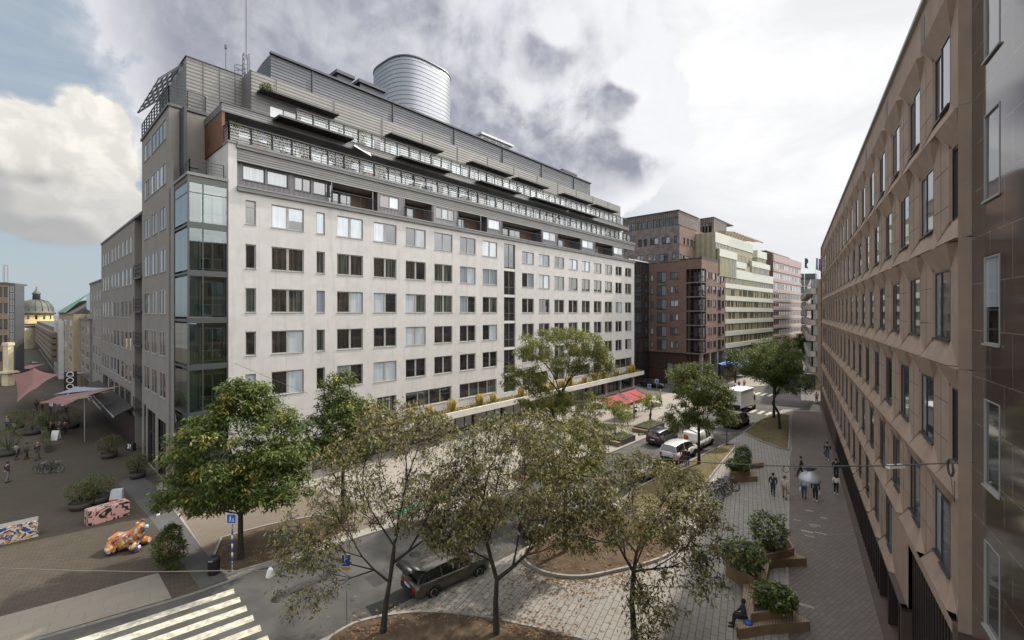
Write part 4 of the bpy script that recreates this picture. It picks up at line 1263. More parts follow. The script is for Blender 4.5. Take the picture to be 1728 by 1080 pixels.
brick = thing('brick_building', 'red brown brick corner block with glazed corner balconies and boarded roof storey', 'building', (XB, YB, 0), FB.a)
xl = FB.X(1050); xr = FBr.X(1223.7)
zl = lambda px, py: FB.Z(px, py)
Zt = zl(1184, 436.6); Zs = zl(1184, 598)
yl = [21.0, 18.2, 15.42, 12.63, 9.85, 7.05]
ops = []; bw = []
s_ = YB / 750
cz = [H - (v - HY) * s_ for v in (474.8, 499.1, 523.4, 547.8, 572, 596)]   # balcony slab heights at the corner
pitb = (cz[0] - cz[-1]) / 5
for k, zc_ in enumerate(cz):
    for a, c, h0, h1 in ((1097.5, 1102.5, .55, 1.9), (1108, 1124.5, .2, 2.35), (1131, 1144.5, .75, 2.1) if k % 2 == 0 else (1131, 1135.8, .7, 2.1), (1131, 1131.1, 1, 1.01) if k % 2 == 0 else (1139.5, 1144.5, .7, 2.1)):
        xa, xb = FB.X(a), FB.X(c)
        if xb - xa < .1: continue
        bw.append((xa, xb, zc_ + h0, zc_ + h1, 'SG' if a == 1108 else rs.choice(['S', 'G', 'B']) * (2 if c - a > 10 else 1)))
    ops.append((FB.X(1158.5), 0, zc_ - .05, zc_ + pitb - .28))
mb = MB(FB.M)
allops = [w[:4] for w in bw] + ops
mb.grid_wall(xl, -.001, Zs, Zt, allops, .18)
mb.build('wall', M_brick, brick)
opr = []; bwr = []
xc1 = FBr.X(1191.5)
for k, zc_ in enumerate(cz):
    opr.append((0, xc1, zc_ - .05, zc_ + pitb - .28))
    for a, c in ((1193.5, 1197.5), (1199, 1201), (1203.5, 1208.5)):
        bwr.append((FBr.X(a), FBr.X(c), zc_ + .7, zc_ + 2.1, rs.choice('SGD')))
    bwr.append((FBr.X(1210.8), FBr.X(1216.5), zc_ + .1, zc_ + 2.2, 'SD')); bwr.append((FBr.X(1218), FBr.X(1222), zc_ + .6, zc_ + 2.1, 'D'))
mb = MB(FBr.M); mb.grid_wall(.001, xr, Zs, Zt, [w[:4] for w in bwr] + opr, .18); mb.build('wall', M_brick, brick)
for xa, xb, za, zb, code in bw: window(brick, FB, xa, za, xb - xa, zb - za, code, fr=.09, depth=.1, frame=M_dframe)
for xa, xb, za, zb, code in bwr: window(brick, FBr, xa, za, xb - xa, zb - za, code, fr=.09, depth=.1, frame=M_dframe)
mb = MB(FB.M); mb.box(xl, FB.X(1158.5), .4, .6, 0, Zt - .1); mb.box(FB.X(1158.5), -.05, 2.2, 2.4, 0, Zt - .1); mb.box(-2.4, -2.2, .1, 12, 0, Zt - .1)
mb.build('inner_wall', mat('deep_red_room', (.06, .026, .02), .8), brick)
xq = FB.X(1158.5)
for zc_ in cz:
    mb = MB(FB.M); mb.box(xq, .12, -.12, 2.2, zc_ - .28, zc_ - .06); mb.box(-2.2, .12, .1, xc1, zc_ - .28, zc_ - .06); mb.build('balcony_slab', M_slabedge, brick)
    mb = MB(FB.M)
    for t in (0, .25, .5, .72, .99): mb.bar((xq + (0 - xq) * t, .02, zc_), (xq + (0 - xq) * t, .02, zc_ + pitb - .3), .09)
    mb.bar((xq, .02, zc_ + .98), (0, .02, zc_ + .98), .09); mb.bar((0, .02, zc_ + .98), (0, xc1, zc_ + .98), .09); mb.bar((0, xc1 * .55, zc_), (0, xc1 * .55, zc_ + pitb - .3), .08)
    mb.build('balcony_frame', M_bfr, brick)
    window(brick, FB, xq + .4, zc_, 2.6, 2.2, 'GDD', y=2.1, fr=.1, depth=0, sill=0, frame=M_bfr, name='balcony_door')
    window(brick, FBr, .2, zc_ + .05, xc1 - .5, 2.2, 'SB', y=.1, fr=.07, depth=0, sill=0, frame=M_dframe, name='balcony_glazing')
# set-back upper storeys of grey-brown brick, then the boarded pavilion
xu = FB.X(1146.5); zu = zl(1148, 379); zu2 = zl(1144, 411)
uw = []
for a, c, p0, p1 in ((1074, 1086, 432, 440), (1093, 1098.5, 430, 440), (1101.5, 1106, 430, 441), (1113, 1127, 429, 440.5), (1134, 1139, 427, 437)):
    uw.append((FB.X(a), FB.X(c), zl(a, p1), zl(a, p0), 'GS' if c - a > 8 else 'G'))
for a, c, p0, p1 in ((1077, 1083.5, 404.5, 416.5), (1086, 1091.5, 404, 415.5), (1097, 1111, 402.5, 413.5), (1117, 1130.5, 400.5, 412), (1137, 1142.5, 398.5, 409.5)):
    uw.append((FB.X(a), FB.X(c), zl(a, p1), zl(a, p0), 'SB' if c - a > 8 else 'S'))
mb = MB(FB.M); mb.grid_wall(xl, xu, Zt - .3, zu, [w[:4] for w in uw], .18); mb.build('wall', M_brickg, brick)
for xa, xb, za, zb, code in uw: window(brick, FB, xa, za, xb - xa, zb - za, code, fr=.09, depth=.1, frame=M_dframe)
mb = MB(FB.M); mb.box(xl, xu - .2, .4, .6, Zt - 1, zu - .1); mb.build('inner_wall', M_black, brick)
FU = FB.side(xu, 0, math.pi / 2); FU2 = FB.side(xu - .4, 0, math.pi / 2)
xue = FU.X(1185)
uw = []
for a, c, p0, p1 in ((1153, 1156, 401, 412), (1159, 1162.5, 402, 414), (1164.5, 1169, 404, 416), (1170.5, 1175, 407, 419), (1178, 1184, 410, 422)):
    uw.append((FU.X(a), FU.X(c), FU.Z(a, p1), FU.Z(a, p0), rs.choice('SBG')))
for a, c, p0, p1 in ((1145.5, 1148.5, 428, 438), (1150.5, 1154, 430, 438), (1156, 1162, 432, 439)):
    uw.append((FU.X(a + 1.5), FU.X(c + 1.5), FU.Z(a, p1), FU.Z(a, p0), rs.choice('SBG')))
mb = MB(FU.M); mb.grid_wall(.001, xue + 4, Zt - .3, zu, [w[:4] for w in uw], .15); mb.box(0, xue + 4, -.03, .2, zu, zu + .12); mb.box(-.0, xue, -.06, .0, zu2 - .05, zu2 + .05); mb.build('wall', M_brick, brick)
for xa, xb, za, zb, code in uw: window(brick, FU, xa, za, xb - xa, zb - za, code, fr=.09, depth=.1, frame=M_dframe)
mb = MB(FB.M); mb.box(xl, -.1, .15, 14, Zt - .25, Zt - .05); mb.box(xl, xu, .15, 14, zu - .2, zu - .05)
mb.box(-.25, .02, -.02, 15, Zt, Zt + .55); mb.box(xu, .0, -.02, .25, Zt, Zt + .3)
mb.build('terrace_slab', mat('dark_terrace_edge', (.045, .038, .036), .8), brick)
zp = zl(1144, 354.5); xp = FB.X(1144)
mb = MB(FB.M); pw = []
for a, c in ((1057, 1061), (1064.5, 1071), (1075.5, 1079.5), (1081.5, 1088), (1091, 1095.5), (1101, 1106), (1107, 1111), (1112, 1116.5), (1121, 1126), (1127.5, 1132), (1134, 1142.5)):
    pw.append((FB.X(a), FB.X(c), zu + .1, zp - 1.25))
mb.grid_wall(xl, xp, zu, zp, pw, .25, y=.3); mb.build('wall', M_vwood, brick)
G_teal = glass_mat('pane_teal', (.06, .13, .15), spec=1.0); PANES['T'] = G_teal
for xa, xb, za, zb in pw: window(brick, FB, xa, za, xb - xa, zb - za, 'T', y=.3, fr=.07, depth=.1, frame=M_dframe, sill=0)
FP = FB.side(xp, .3, math.pi / 2)
mb = MB(FP.M); xpe = FP.X(1176); mb.grid_wall(.001, xpe + 2, zu, zp, [], .2); mb.box(-.15, xpe + 1, -.12, .3, zp, zp + .15); mb.build('wall', M_vwood, brick)
mb = MB(FB.M); mb.box(xl, xp + .1, .15, 10, zp, zp + .16); mb.build('roof', M_roof, brick)
# second boarded pavilion further along
x2 = FBr.X(1204.5, 3.0)
F2 = Face(*FBr.W(x2, 3.0).xy, FB.a)
z2t = F2.Z(1204, 367); z2b = F2.Z(1204, 396)
mb = MB(F2.M); x2l = F2.X(1176); pw = [(F2.X(a), F2.X(c), z2b, z2t - 1.2) for a, c in ((1177, 1183), (1185, 1189), (1190, 1194), (1195.5, 1201))]
mb.grid_wall(x2l, -.001, z2b - 2, z2t, pw, .2); mb.build('wall', M_vwood, brick)
for xa, xb, za, zb in pw: window(brick, F2, xa, za, xb - xa, zb - za, 'D', fr=.08, depth=.1, frame=M_dframe, sill=0)
F2r = F2.side(0, 0, math.pi / 2); mb = MB(F2r.M); mb.grid_wall(.001, F2r.X(1226), z2b - 2, z2t, [], .1); mb.build('wall', M_vwood, brick)
mb = MB(F2.M); mb.box(x2l, .1, -.1, 14, z2t, z2t + .15); mb.build('roof', M_roof, brick)
# ground arcade
mb = MB(FB.M)
mb.box(xl, FB.X(1124), .3, .6, 3.3, Zs); mb.box(xl, -.3, .8, 1.0, 4.2, Zs)
mb.box(xl, .0, 0, 3, Zs - .05, Zs); mb.build('arcade_wall', mat('dark_brick_band', (.05, .026, .02), .8, var=.3), brick)
for a, c in ((1126.5, 1134.5), (1088, 1092)):
    mb = MB(FB.M); mb.box(FB.X(a, .1), FB.X(c, .1), .1, 1.0, 0, 3.6 if a < 1100 else Zs - 2.3); mb.build('pillar', mat('grey_stone_pillar', (.23, .22, .22), .8, var=.15), brick)
window(brick, FB, FB.X(1098, .5), .1, FB.X(1126, .5) - FB.X(1098, .5), 3.1, 'DGDN', y=.5, fr=.12, depth=0, frame=M_mgrey, transom=.3, sill=0, name='shop_window')
window(brick, FB, FB.X(1136, .9), .1, -FB.X(1136, .9) - .5, 4.0, 'DNDD', y=.9, fr=.12, depth=0, frame=M_dframe, sill=0, name='shop_window')
window(brick, FBr, .6, .1, xr - 1.2, 4.0, 'DNDDND', y=.8, fr=.12, depth=0, frame=M_dframe, sill=0, name='shop_window')
mb = MB(FB.M); mb.box(FB.X(1098, .4), FB.X(1119, .4), .38, .48, 3.25, 3.75); mb.build('shop_sign', mat('pale_shop_sign', (.45, .42, .36), .6), brick)
for k in range(4):
    mb = MB(FBr.M); x = .3 + k * (xr - .8) / 3; mb.box(x, x + .5, .0, .6, 0, Zs); mb.build('pillar', mat('grey_stone_pillar', (.23, .22, .22), .8), brick)
# blue awnings along the arcade
for k in range(3):
    mb = MB(FBr.M); x0 = xr - 4.6 + k * 5.2; mb.poly(((x0, -.05, 3.95), (x0 + 4.9, -.05, 3.95), (x0 + 4.9, -2.6, 2.9), (x0, -2.6, 2.9))); mb.poly(((x0, -2.6, 2.9), (x0 + 4.9, -2.6, 2.9), (x0 + 4.9, -2.62, 2.55), (x0, -2.62, 2.55)))
    mb.poly(((x0, -.05, 3.9), (x0, -2.6, 2.85), (x0 + 4.9, -2.6, 2.85), (x0 + 4.9, -.05, 3.9)))
    mb.build('blue_awning', mat('blue_canvas', (.02, .12, .55), .7), brick)

# dark glazed link building between the white and brick blocks
FD = FW.side(S_END + .05, 1.2, 0.0)
link = thing('glass_building', 'narrow dark glass facade wedged between white block and brick corner', 'building', (FD.o.x, FD.o.y, 0), FD.a)
xd = FD.X(1095); ztl = FD.Z(1072, 440)
mb = MB(FD.M); mb.box(0, xd, .1, 9, 0, ztl); mb.box(xd - .1, xd, 0, 9, 0, ztl); mb.build('wall', mat('black_cladding', (.012, .012, .016), .3), link)
for k in range(8):
    z0 = .3 + k * (ztl - .5) / 8; window(link, FD, .05, z0, xd - .15, (ztl - .5) / 8 - .12, 'DDDDDD', fr=.05, depth=-.02, sill=0, frame=M_black, transom=.28, name='glazed_band')
mb = MB(FD.M); mb.box(-.05, xd + .1, -.06, 9, ztl, ztl + .22); mb.build('roof_edge', M_white, link)

# pale yellow-green banded office block
q = FBr.W(xr, 0)
FY = Face(q.x, q.y, R(45))
M_band = mat('pale_green_band', (.50, .515, .45), .6, var=.1, vscale=.8)
M_ochre = mat('ochre_panel', (.30, .27, .17), .6, var=.15)
M_beige = rib_mat('beige_sheet_gable', (.34, .32, .22), (.26, .24, .17), 1.1, .03, vertical=True, metal=.1)
PANES['O'] = M_ochre
yel = thing('office_block', 'pale green and yellow banded office block with stepped upper floors', 'building', (q.x, q.y, 0), R(45))
xe = FY.X(1304.6)
def wcode(n, p):
    return ''.join('D' if rs.random() < p else 'O' for _ in range(n))
tops = [FY.Z(1223.7, v) for v in (469, 489.5, 499.2 + 0, 519, 538, 558, 578.5)]
zb0 = [FY.Z(1223.7, v) for v in (467.0, 485.5, 506.6, 526.1, 546.6, 567.4, 588.2)]      # band bottoms
bh = .98
zz = zb0 + [FY.Z(1223.7, 609)]
mb = MB(FY.M); mb.box(0, xe, .3, 12, 0, zb0[0] + .5); mb.build('wall', M_ochre, yel)
for k in range(len(zz)):
    h = FY.Z(1223.7, 451.5) - zz[0] if k == 0 else bh
    mb = MB(FY.M); mb.box(0, xe + .02, -.06, .35, zz[k], zz[k] + h); mb.build('parapet_band', M_band, yel)
    z1 = zz[k]; z0 = zz[k + 1] + bh if k + 1 < len(zz) else .3
    window(yel, FY, 0, z0, xe, z1 - z0, wcode(46, .45), fr=.12, depth=.12, sill=0, frame=M_ochre, name='window_band')
# stepped upper floors
xu0 = FY.X(1207.3); z_a = FY.Z(1207.3, 391)
xu1 = FY.X(1271); xu2 = FY.X(1278); xu3 = FY.X(1293.5); xm = FY.X(1212)
zr1 = zz[0] + FY.Z(1223.7, 451.5) - zz[0]
def ub(x0, x1, z0, z1, y0=0.0, m=M_band):
    mb = MB(FY.M); mb.box(x0, x1, y0, 6, z0, z1); return mb.build('upper_storey', m, yel)
zU = [FY.Z(1207.3, v) for v in (391, 408.5, 418, 423, 436, 449)]
ub(xu0, FY.X(1271), zU[1], zU[0]); ub(xu0 + .02, FY.X(1270.9), zU[2] - .1, zU[1], .2, M_ochre)
ub(xm, FY.X(1242), zU[3] - 1.0, zU[2], -.3); ub(xm + .02, FY.X(1241.8), zU[5] - 2.0, zU[3] - 1.0, -.1, M_ochre)
ub(FY.X(1242), FY.X(1259.5), zU[3] - 2.6, zU[3] - 1.2, -.05); ub(FY.X(1242), FY.X(1267), zr1 - .1, zU[2], .15, M_ochre)
ub(FY.X(1267), FY.X(1298), zr1 + 1.55, zr1 + 2.9, -.25); ub(FY.X(1267.2), FY.X(1297.8), zr1 - .1, zr1 + 1.55, -.05, M_ochre)
ub(FY.X(1277.5), xu3, zr1 + 4.2, FY.Z(1277.5, 422), -.1); ub(FY.X(1277.7), xu3 - .05, zr1 + 2.9, zr1 + 4.2, .1, M_ochre)
for a, c, z0, z1, y, n in ((1209, 1242, zU[2] + .1, zU[1], .14, 14), (1243, 1270, zr1 + 1.2, zU[2] - .1, .1, 12), (1214, 1241, zU[5] - 1.9, zU[3] - 1.1, -.16, 12), (1268, 1297, zr1 + .1, zr1 + 1.5, -.11, 14), (1279, 1293, zr1 + 3.0, zr1 + 4.1, .04, 7)):
    window(yel, FY, FY.X(a), z0, FY.X(c) - FY.X(a), z1 - z0, wcode(n, .5), y=y, fr=.1, depth=-.03, sill=0, frame=M_ochre, name='window_band')
FYs = Face(*FY.W(xu0, 0).xy, FB.a)
mb = MB(FY.M); mb.box(xu0 - .04, xu0, 0, 7, zr1 - 2, zU[0]); mb.box(xm - .04, xm, -.3, 7, zr1 - 2, zU[2]); mb.build('gable', M_beige, yel)
# timber roof pergola
mb = MB(FY.M); zq = FY.Z(1226, 393.5, 1.5)
for k in range(12):
    x = FY.X(1226, 1.5) + k * (FY.X(1274, 1.5) - FY.X(1226, 1.5)) / 11; mb.bar((x, -.4, zq + .0), (x, 4, zq + .9), .3, .12)
for y in (-.3, 1.8, 3.9): mb.bar((FY.X(1226, 1.5), y, zq - .15 + .21 * (y + .3)), (FY.X(1274, 1.5), y, zq - .15 + .21 * (y + .3)), .18)
mb.build('pergola', mat('honey_timber', (.28, .18, .085), .7), yel)

# pink pillared block
FK = FY
pink = thing('office_block', 'pink rendered office block with rows of narrow upright windows', 'building', (*FK.W(xe + .1, 0).xy, 0), R(45))
xk0, xk1 = xe + .3, FK.X(1352)
M_pink = mat('pink_render', (.35, .275, .255), .8, var=.1, vscale=.6)
M_pinkd = mat('dark_brown_gable', (.10, .062, .052), .8)
zk = [FK.Z(1306.5, v) for v in (441, 457.5, 475, 493.3, 508.9, 523.2, 538.5, 554.6, 570, 586)]
ztk = FK.Z(1306.5, 428.5)
mb = MB(FK.M); mb.box(xk0, xk1, .25, 12, 0, ztk); mb.build('wall', M_pink, pink)
mb = MB(FK.M); mb.box(xk0 - .1, xk0, .2, 12, 0, ztk + .1); mb.build('gable', M_pinkd, pink)
for k in range(len(zk) - 1):
    up = .5
    mb = MB(FK.M); mb.box(xk0, xk1, -.1, .3, zk[k] - (.0 if k else .0), zk[k] + (.62 if k else ztk - zk[0])); mb.build('band', M_pink, pink)
    code = ''.join(rs.choice('BBS') if k < 3 else rs.choice('DDDN') for _ in range(17))
    window(pink, FK, xk0 + .1, zk[k + 1] + .62, xk1 - xk0 - .2, zk[k] - zk[k + 1] - .62, code, y=-.02, fr=.42, cfr=.55, depth=.1, sill=0, frame=M_pink, name='window_band')
mb = MB(FK.M); mb.box(xk0 + 1.5, xk1 - 6, 2.5, 9, ztk, ztk + 1.0); mb.box(xk0 + 1.0, xk1 - 5.5, 2.0, 9.5, ztk + 1.0, ztk + 1.25); mb.build('roof', M_roof, pink)

# dark balconied block closing the street
Yd = 185.0
dk = thing('apartment_building', 'dark blue glazed block closing off the far end of the street', 'building', (at(1352, 528, Yd).x, Yd, 0), 0)
FE = Face(at(1350, 528, Yd).x, Yd, R(-20))
xdk = FE.X(1378)
mb = MB(FE.M); ztd = FE.Z(1352, 462); mb.box(0, xdk, .2, 14, 0, ztd); mb.box(-.2, xdk, -.1, .4, ztd - 1.9, ztd); mb.build('wall', mat('dark_slate_wall', (.055, .06, .075), .6), dk)
for k in range(8):
    z0 = 3.2 + k * (ztd - 5.4) / 8
    mb = MB(FE.M); mb.box(-.1, xdk, -.5, .2, z0, z0 + .4); mb.build('balcony', mat('pale_blue_edge', (.35, .38, .42), .6), dk)
    window(dk, FE, .2, z0 + .5, xdk - .4, (ztd - 5.4) / 8 - .6, 'DSDDGD', fr=.2, depth=-.03, sill=0, frame=M_dframe, name='window_band')

# concrete balcony building across the side street on the right
FCx = Face(*(lambda Y: (XR0 + KR * Y - 1.9 * .844, Y + 1.9 * .536))(83.0), math.atan2(-1, -KR))
con = thing('balcony_building', 'concrete block with curved pale balcony parapets beyond the brown offices', 'building', (FCx.o.x, FCx.o.y, 0), FCx.a)
ztc = FCx.Z(1384, 452)
mb = MB(FCx.M); mb.box(-60, 0, 1.6, 12, 0, ztc - 1); mb.box(-3.0, 0, 1.4, 12, 0, ztc + 2.2); mb.build('wall', mat('tan_concrete_wall', (.21, .17, .135), .8, var=.15), con)
for k in range(7):
    z0 = 3.4 + k * 2.95
    if z0 + 1.1 > ztc + 1: break
    mb = MB(FCx.M)
    pts = [(-60, 1.7), (-60, .0), (-1.2, .0), (-.35, .2), (0, .7), (0, 1.7)]
    mb.prism(pts, z0, z0 + 1.05); mb.build('balcony_parapet', mat('pale_grey_concrete', (.37, .345, .33), .85, var=.15), con)
    mb = MB(FCx.M); mb.box(-60, -.15, .7, .8, z0 + 1.05, z0 + 2.95); mb.build('balcony_glazing', glass_mat('bronze_glass', (.07, .05, .028)), con)
    window(con, FCx.side(0, .9, math.pi / 2), .1, z0 + 1.15, .7, 1.7, 'G', y=-.02, fr=.06, depth=-.03, sill=0, name='window')
mb = MB(FCx.M); mb.box(-60, -.5, -.4, 1.7, 3.0, 3.2); mb.build('canopy', M_white, con)
# flags on poles above the far roofs
for px, pt, pb, Yf, c, lab in ((1357.5, 436, 464, 120, (.03, .03, .06), 'dark flag hanging limp from leftmost pole above the far street end'), (1376.5, 436, 455, 100, (.02, .03, .22), 'blue flag on the pole at the roof edge by the brown offices'), (1380.5, 437, 452, 97, (.12, .09, .12), 'grey violet flag on the pole closest to the brown office roof')):
    base = at(px, pb + 10, Yf)
    f = thing('flag', lab, 'flag', (base.x, base.y, base.z), 0, 'flags above the far street end')
    h = at(px, pt, Yf).z - base.z + .4
    mb = MB(); mb.tube([(base.x, base.y, base.z - (7 if px < 1370 else 1.5)), (base.x, base.y, base.z + h)], .07, 6); mb.build('pole', M_white, f)
    mb = MB(); rings = []
    for k in range(7):
        z = base.z + h - .2 - k * .45; a = .25 * math.sin(k * 1.3)
        rings.append([(base.x + .05, base.y, z), (base.x + .35 + a * .3, base.y + .15, z - .1), (base.x + .65 + a, base.y - .1, z - .25), (base.x + .95 + a, base.y + .12, z - .4)])
    mb.loft(rings, 0, closed=False, cap=False); mb.build('cloth', mat('flag_cloth_' + 'abc'[int(px) % 3], c, .8), f)

# ------------------------------------------------------------------ the side street on the left
M_grey2 = mat('warm_grey_plaster', (.21, .19, .168), .9, var=.12, vscale=.4, streak=.2)
def LY(px): return -FL.X(px)
# recessed joint with dark balcony cages
g1 = thing('plaster_building', 'grey plastered block with narrow upright windows further along the side street', 'building', (FL.o.x, FL.o.y, 0), FL.a)
ya, yb, yc = LY(240) - .1, LY(227), LY(171)
Zg = FL.Z(227, 371)
rws = [(FL.Z(221.7, b_), FL.Z(221.7, t_)) for b_, t_ in ((426, 398), (480, 451), (536, 506), (590.7, 560), (646, 615))]
cl = [(172.6, 175.1), (176.3, 179.2), (180.8, 183.6), (186.9, 190.2), (192.2, 195.5), (197.5, 201.2), (204.4, 208.9), (210.9, 215.4), (217.5, 222.3)]
wl2 = []
for r, (z0, z1) in enumerate(rws):
    for a, c in cl: wl2.append((FL.X(a), FL.X(c), z0, z1, ['S', 'S', rs.choice('NDC'), rs.choice('DSN'), rs.choice('SND')][r]))
sz0, sz1 = FL.Z(221.7, 698), FL.Z(221.7, 662)
shop = [(FL.X(a), FL.X(c), sz0, sz1, 'DN') for a, c in ((174, 182), (184.5, 192), (194, 200.5), (203, 210), (212, 221))]
mb = MB(FL.M); mb.grid_wall(-yc, -yb, 0, Zg, [w[:4] for w in wl2 + shop], .04)
mb.poly(((-yc, 0, 0), (-yc, 10, 0), (-yc, 10, Zg), (-yc, 0, Zg))); mb.poly(((-yb, 0, 0), (-yb, 1.4, 0), (-yb, 1.4, Zg), (-yb, 0, Zg)))
mb.poly(((-yb, 1.4, 0), (-ya, 1.4, 0), (-ya, 1.4, Zg - .8), (-yb, 1.4, Zg - .8)))
mb.build('wall', M_grey2, g1)
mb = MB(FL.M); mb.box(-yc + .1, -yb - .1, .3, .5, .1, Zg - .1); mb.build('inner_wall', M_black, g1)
for xa, xb, z0, z1, code in wl2: window(g1, FL, xa, z0, xb - xa, z1 - z0, code, fr=.05, depth=-.01, frame=M_frame)
for xa, xb, z0, z1, code in shop: window(g1, FL, xa, z0, xb - xa, z1 - z0, code, fr=.08, depth=-.01, frame=M_dframe, name='shop_window')
mb = MB(FL.M); mb.box(-yc, -ya, -.1, 8, Zg, Zg + .25); mb.build('cornice', M_dgrey, g1)
for k in range(5):
    z0 = 4.2 + k * 3.48
    mb = MB(FL.M); mb.box(-yb + .1, -ya - .1, -.15, 1.4, z0, z0 + .15)
    for q in range(5): mb.bar((-yb + .15 + q * (yb - ya - .3) / 4, -.12, z0), (-yb + .15 + q * (yb - ya - .3) / 4, -.12, z0 + 1.5), .06)
    for q in range(4): mb.bar((-yb + .15, -.12, z0 + .3 + q * .4), (-ya - .15, -.12, z0 + .3 + q * .4), .05)
    mb.build('balcony', M_black, g1)
# dark awning canopies over the ground floor shops
for k in range(4):
    x0 = FL.X(167) + k * (FL.X(226) - FL.X(167)) / 4; x1 = x0 + (FL.X(226) - FL.X(167)) / 4 - .15
    mb = MB(FL.M); mb.poly(((x0, -.03, 4.5), (x1, -.03, 4.5), (x1, -1.6, 3.7), (x0, -1.6, 3.7))); mb.poly(((x0, -1.6, 3.7), (x1, -1.6, 3.7), (x1, -1.62, 3.4), (x0, -1.62, 3.4))); mb.poly(((x0, -.05, 4.44), (x0, -1.6, 3.64), (x1, -1.6, 3.64), (x1, -.05, 4.44)))
    mb.build('awning', mat('dark_brown_canvas', (.022, .017, .016), .8), g1)
    mb = MB(FL.M); mb.box(x0, x1, -1.66, -1.58, 3.62, 3.72); mb.build('awning_rail', M_steel, g1)
mb = MB(FL.M); mb.box(-yc, -yb, -.03, .02, 0, 3.6); mb.build('shopfront', mat('oxblood_shopfront', (.035, .014, .012), .5, var=.3), g1)

def blockL(name, label, pa, pb, top, m, rows_=5, cols=3, off=0.0, code='SND', roof=None, ww=.55, hh=.55, z0=4.5):
    """a house of the same street row between two picture columns"""
    Fk = FW.side(SL - off, 0, -math.pi / 2)
    x0, x1 = Fk.X(pa), Fk.X(pb)
    zt = Fk.Z(pb, top)
    t = thing(name, label, 'building', (Fk.o.x, Fk.o.y, 0), Fk.a)
    ops = []
    fh = (zt - z0 - .6) / rows_
    cw = (x1 - x0) / cols
    for r in range(rows_):
        for c in range(cols):
            ops.append((x0 + cw * (c + .5 - ww / 2), x0 + cw * (c + .5 + ww / 2), z0 + fh * (r + .5 - hh / 2), z0 + fh * (r + .5 + hh / 2)))
    ops.append((x0 + .5, x1 - .5, .3, 3.4))
    mb = MB(Fk.M); mb.grid_wall(x0, x1, 0, zt, ops, .08)
    mb.poly(((x1, 0, 0), (x1, 9, 0), (x1, 9, zt), (x1, 0, zt))); mb.poly(((x0, 9, 0), (x0, 0, 0), (x0, 0, zt), (x0, 9, zt)))
    mb.build('wall', m, t)
    for i, (a, c, q0, q1) in enumerate(ops):
        window(t, Fk, a, q0, c - a, q1 - q0, ('DND' if i == len(ops) - 1 else rs.choice(code)), fr=.08, depth=.0, sill=.03, frame=M_frame, name='shop_window' if i == len(ops) - 1 else 'window')
    mb = MB(Fk.M)
    if roof: mb.poly(((x0, -.2, zt), (x1, -.2, zt), (x1, 4, zt + roof), (x0, 4, zt + roof))); mb.poly(((x1, -.2, zt), (x1, 8, zt), (x1, 4, zt + roof))); mb.poly(((x0, 8, zt), (x1, 8, zt), (x1, 4, zt + roof), (x0, 4, zt + roof)))
    else: mb.box(x0, x1, -.12, 8, zt, zt + .25)
    mb.build('roof', M_dgrey if not roof else mat('dark_tin_roof', (.05, .04, .038), .6), t)
    return t, Fk, x0, x1, zt
blockL('townhouse', 'tan plastered house beyond the grey block, three columns of narrow windows', 151.8, 170.6, 474, M_gplaster, 5, 4, ww=.45)
t, Fk, x0, x1, zt = blockL('townhouse', 'grey house with a bluish glass roof storey in the side street', 124, 151.5, 541, mat('mid_grey_stone', (.20, .185, .175), .9, var=.15), 4, 4, off=.3)
mb = MB(Fk.M); xa = Fk.X(139.5); mb.box(xa, x1 - .2, .5, 7, zt, Fk.Z(146, 495)); mb.build('glass_storey', glass_mat('bluish_roof_glass', (.07, .10, .11)), t)
mb = MB(Fk.M); mb.poly(((Fk.X(122), .2, zt), (xa, .2, zt), (xa, 3, Fk.Z(139, 505)), (Fk.X(122), 3, Fk.Z(128, 512)))); mb.poly(((Fk.X(122), .2, zt), (Fk.X(122), 3, Fk.Z(128, 512)), (Fk.X(122), 6, zt))); mb.build('mansard', mat('dark_tin_roof', (.05, .04, .038), .6), t)
t, Fk, x0, x1, zt = blockL('townhouse', 'tan house with white window blinds and a glazed stair shaft in the side street', 99, 124, 530, mat('tan_render', (.33, .26, .17), .9, var=.15), 4, 3, off=1.2, code='BDN', roof=3.2)
mb = MB(Fk.M); mb.box(x0, Fk.X(108), -.8, 0, 0, zt - 1.5); mb.build('stair_shaft', M_wframe, t)
for k in range(7): window(t, Fk, x0 + .5, .5 + k * (zt - 2.5) / 7, Fk.X(108) - x0 - 1.0, (zt - 2.5) / 7 - .3, 'GS', y=-.8, fr=.12, depth=-.03, sill=0, name='stair_window')
mb = MB(Fk.M); mb.poly(((Fk.X(97), -.2, zt + .3), (Fk.X(113), -.2, zt + .3), (Fk.X(113), 4, zt + 5), (Fk.X(97), 4, zt + 3.5))); mb.poly(((Fk.X(97), -.2, zt + .3), (Fk.X(97), 4, zt + 3.5), (Fk.X(97), 8, zt))); mb.build('copper_roof', mat('verdigris_copper', (.12, .24, .18), .7, var=.2), t)
t, Fk, x0, x1, zt = blockL('townhouse', 'brown house with stepped balconies, the farthest of the side street row', 62, 99, 556, mat('brown_render', (.17, .13, .10), .9, var=.15), 4, 7, off=1.8, ww=.7)
for k in range(5):
    z0 = 3.6 + k * (zt - 4) / 5
    mb = MB(Fk.M); mb.box(x0, x1, -1.0, 0, z0, z0 + 1.0); mb.build('balcony', mat('brown_balcony', (.15, .115, .085), .9), t)

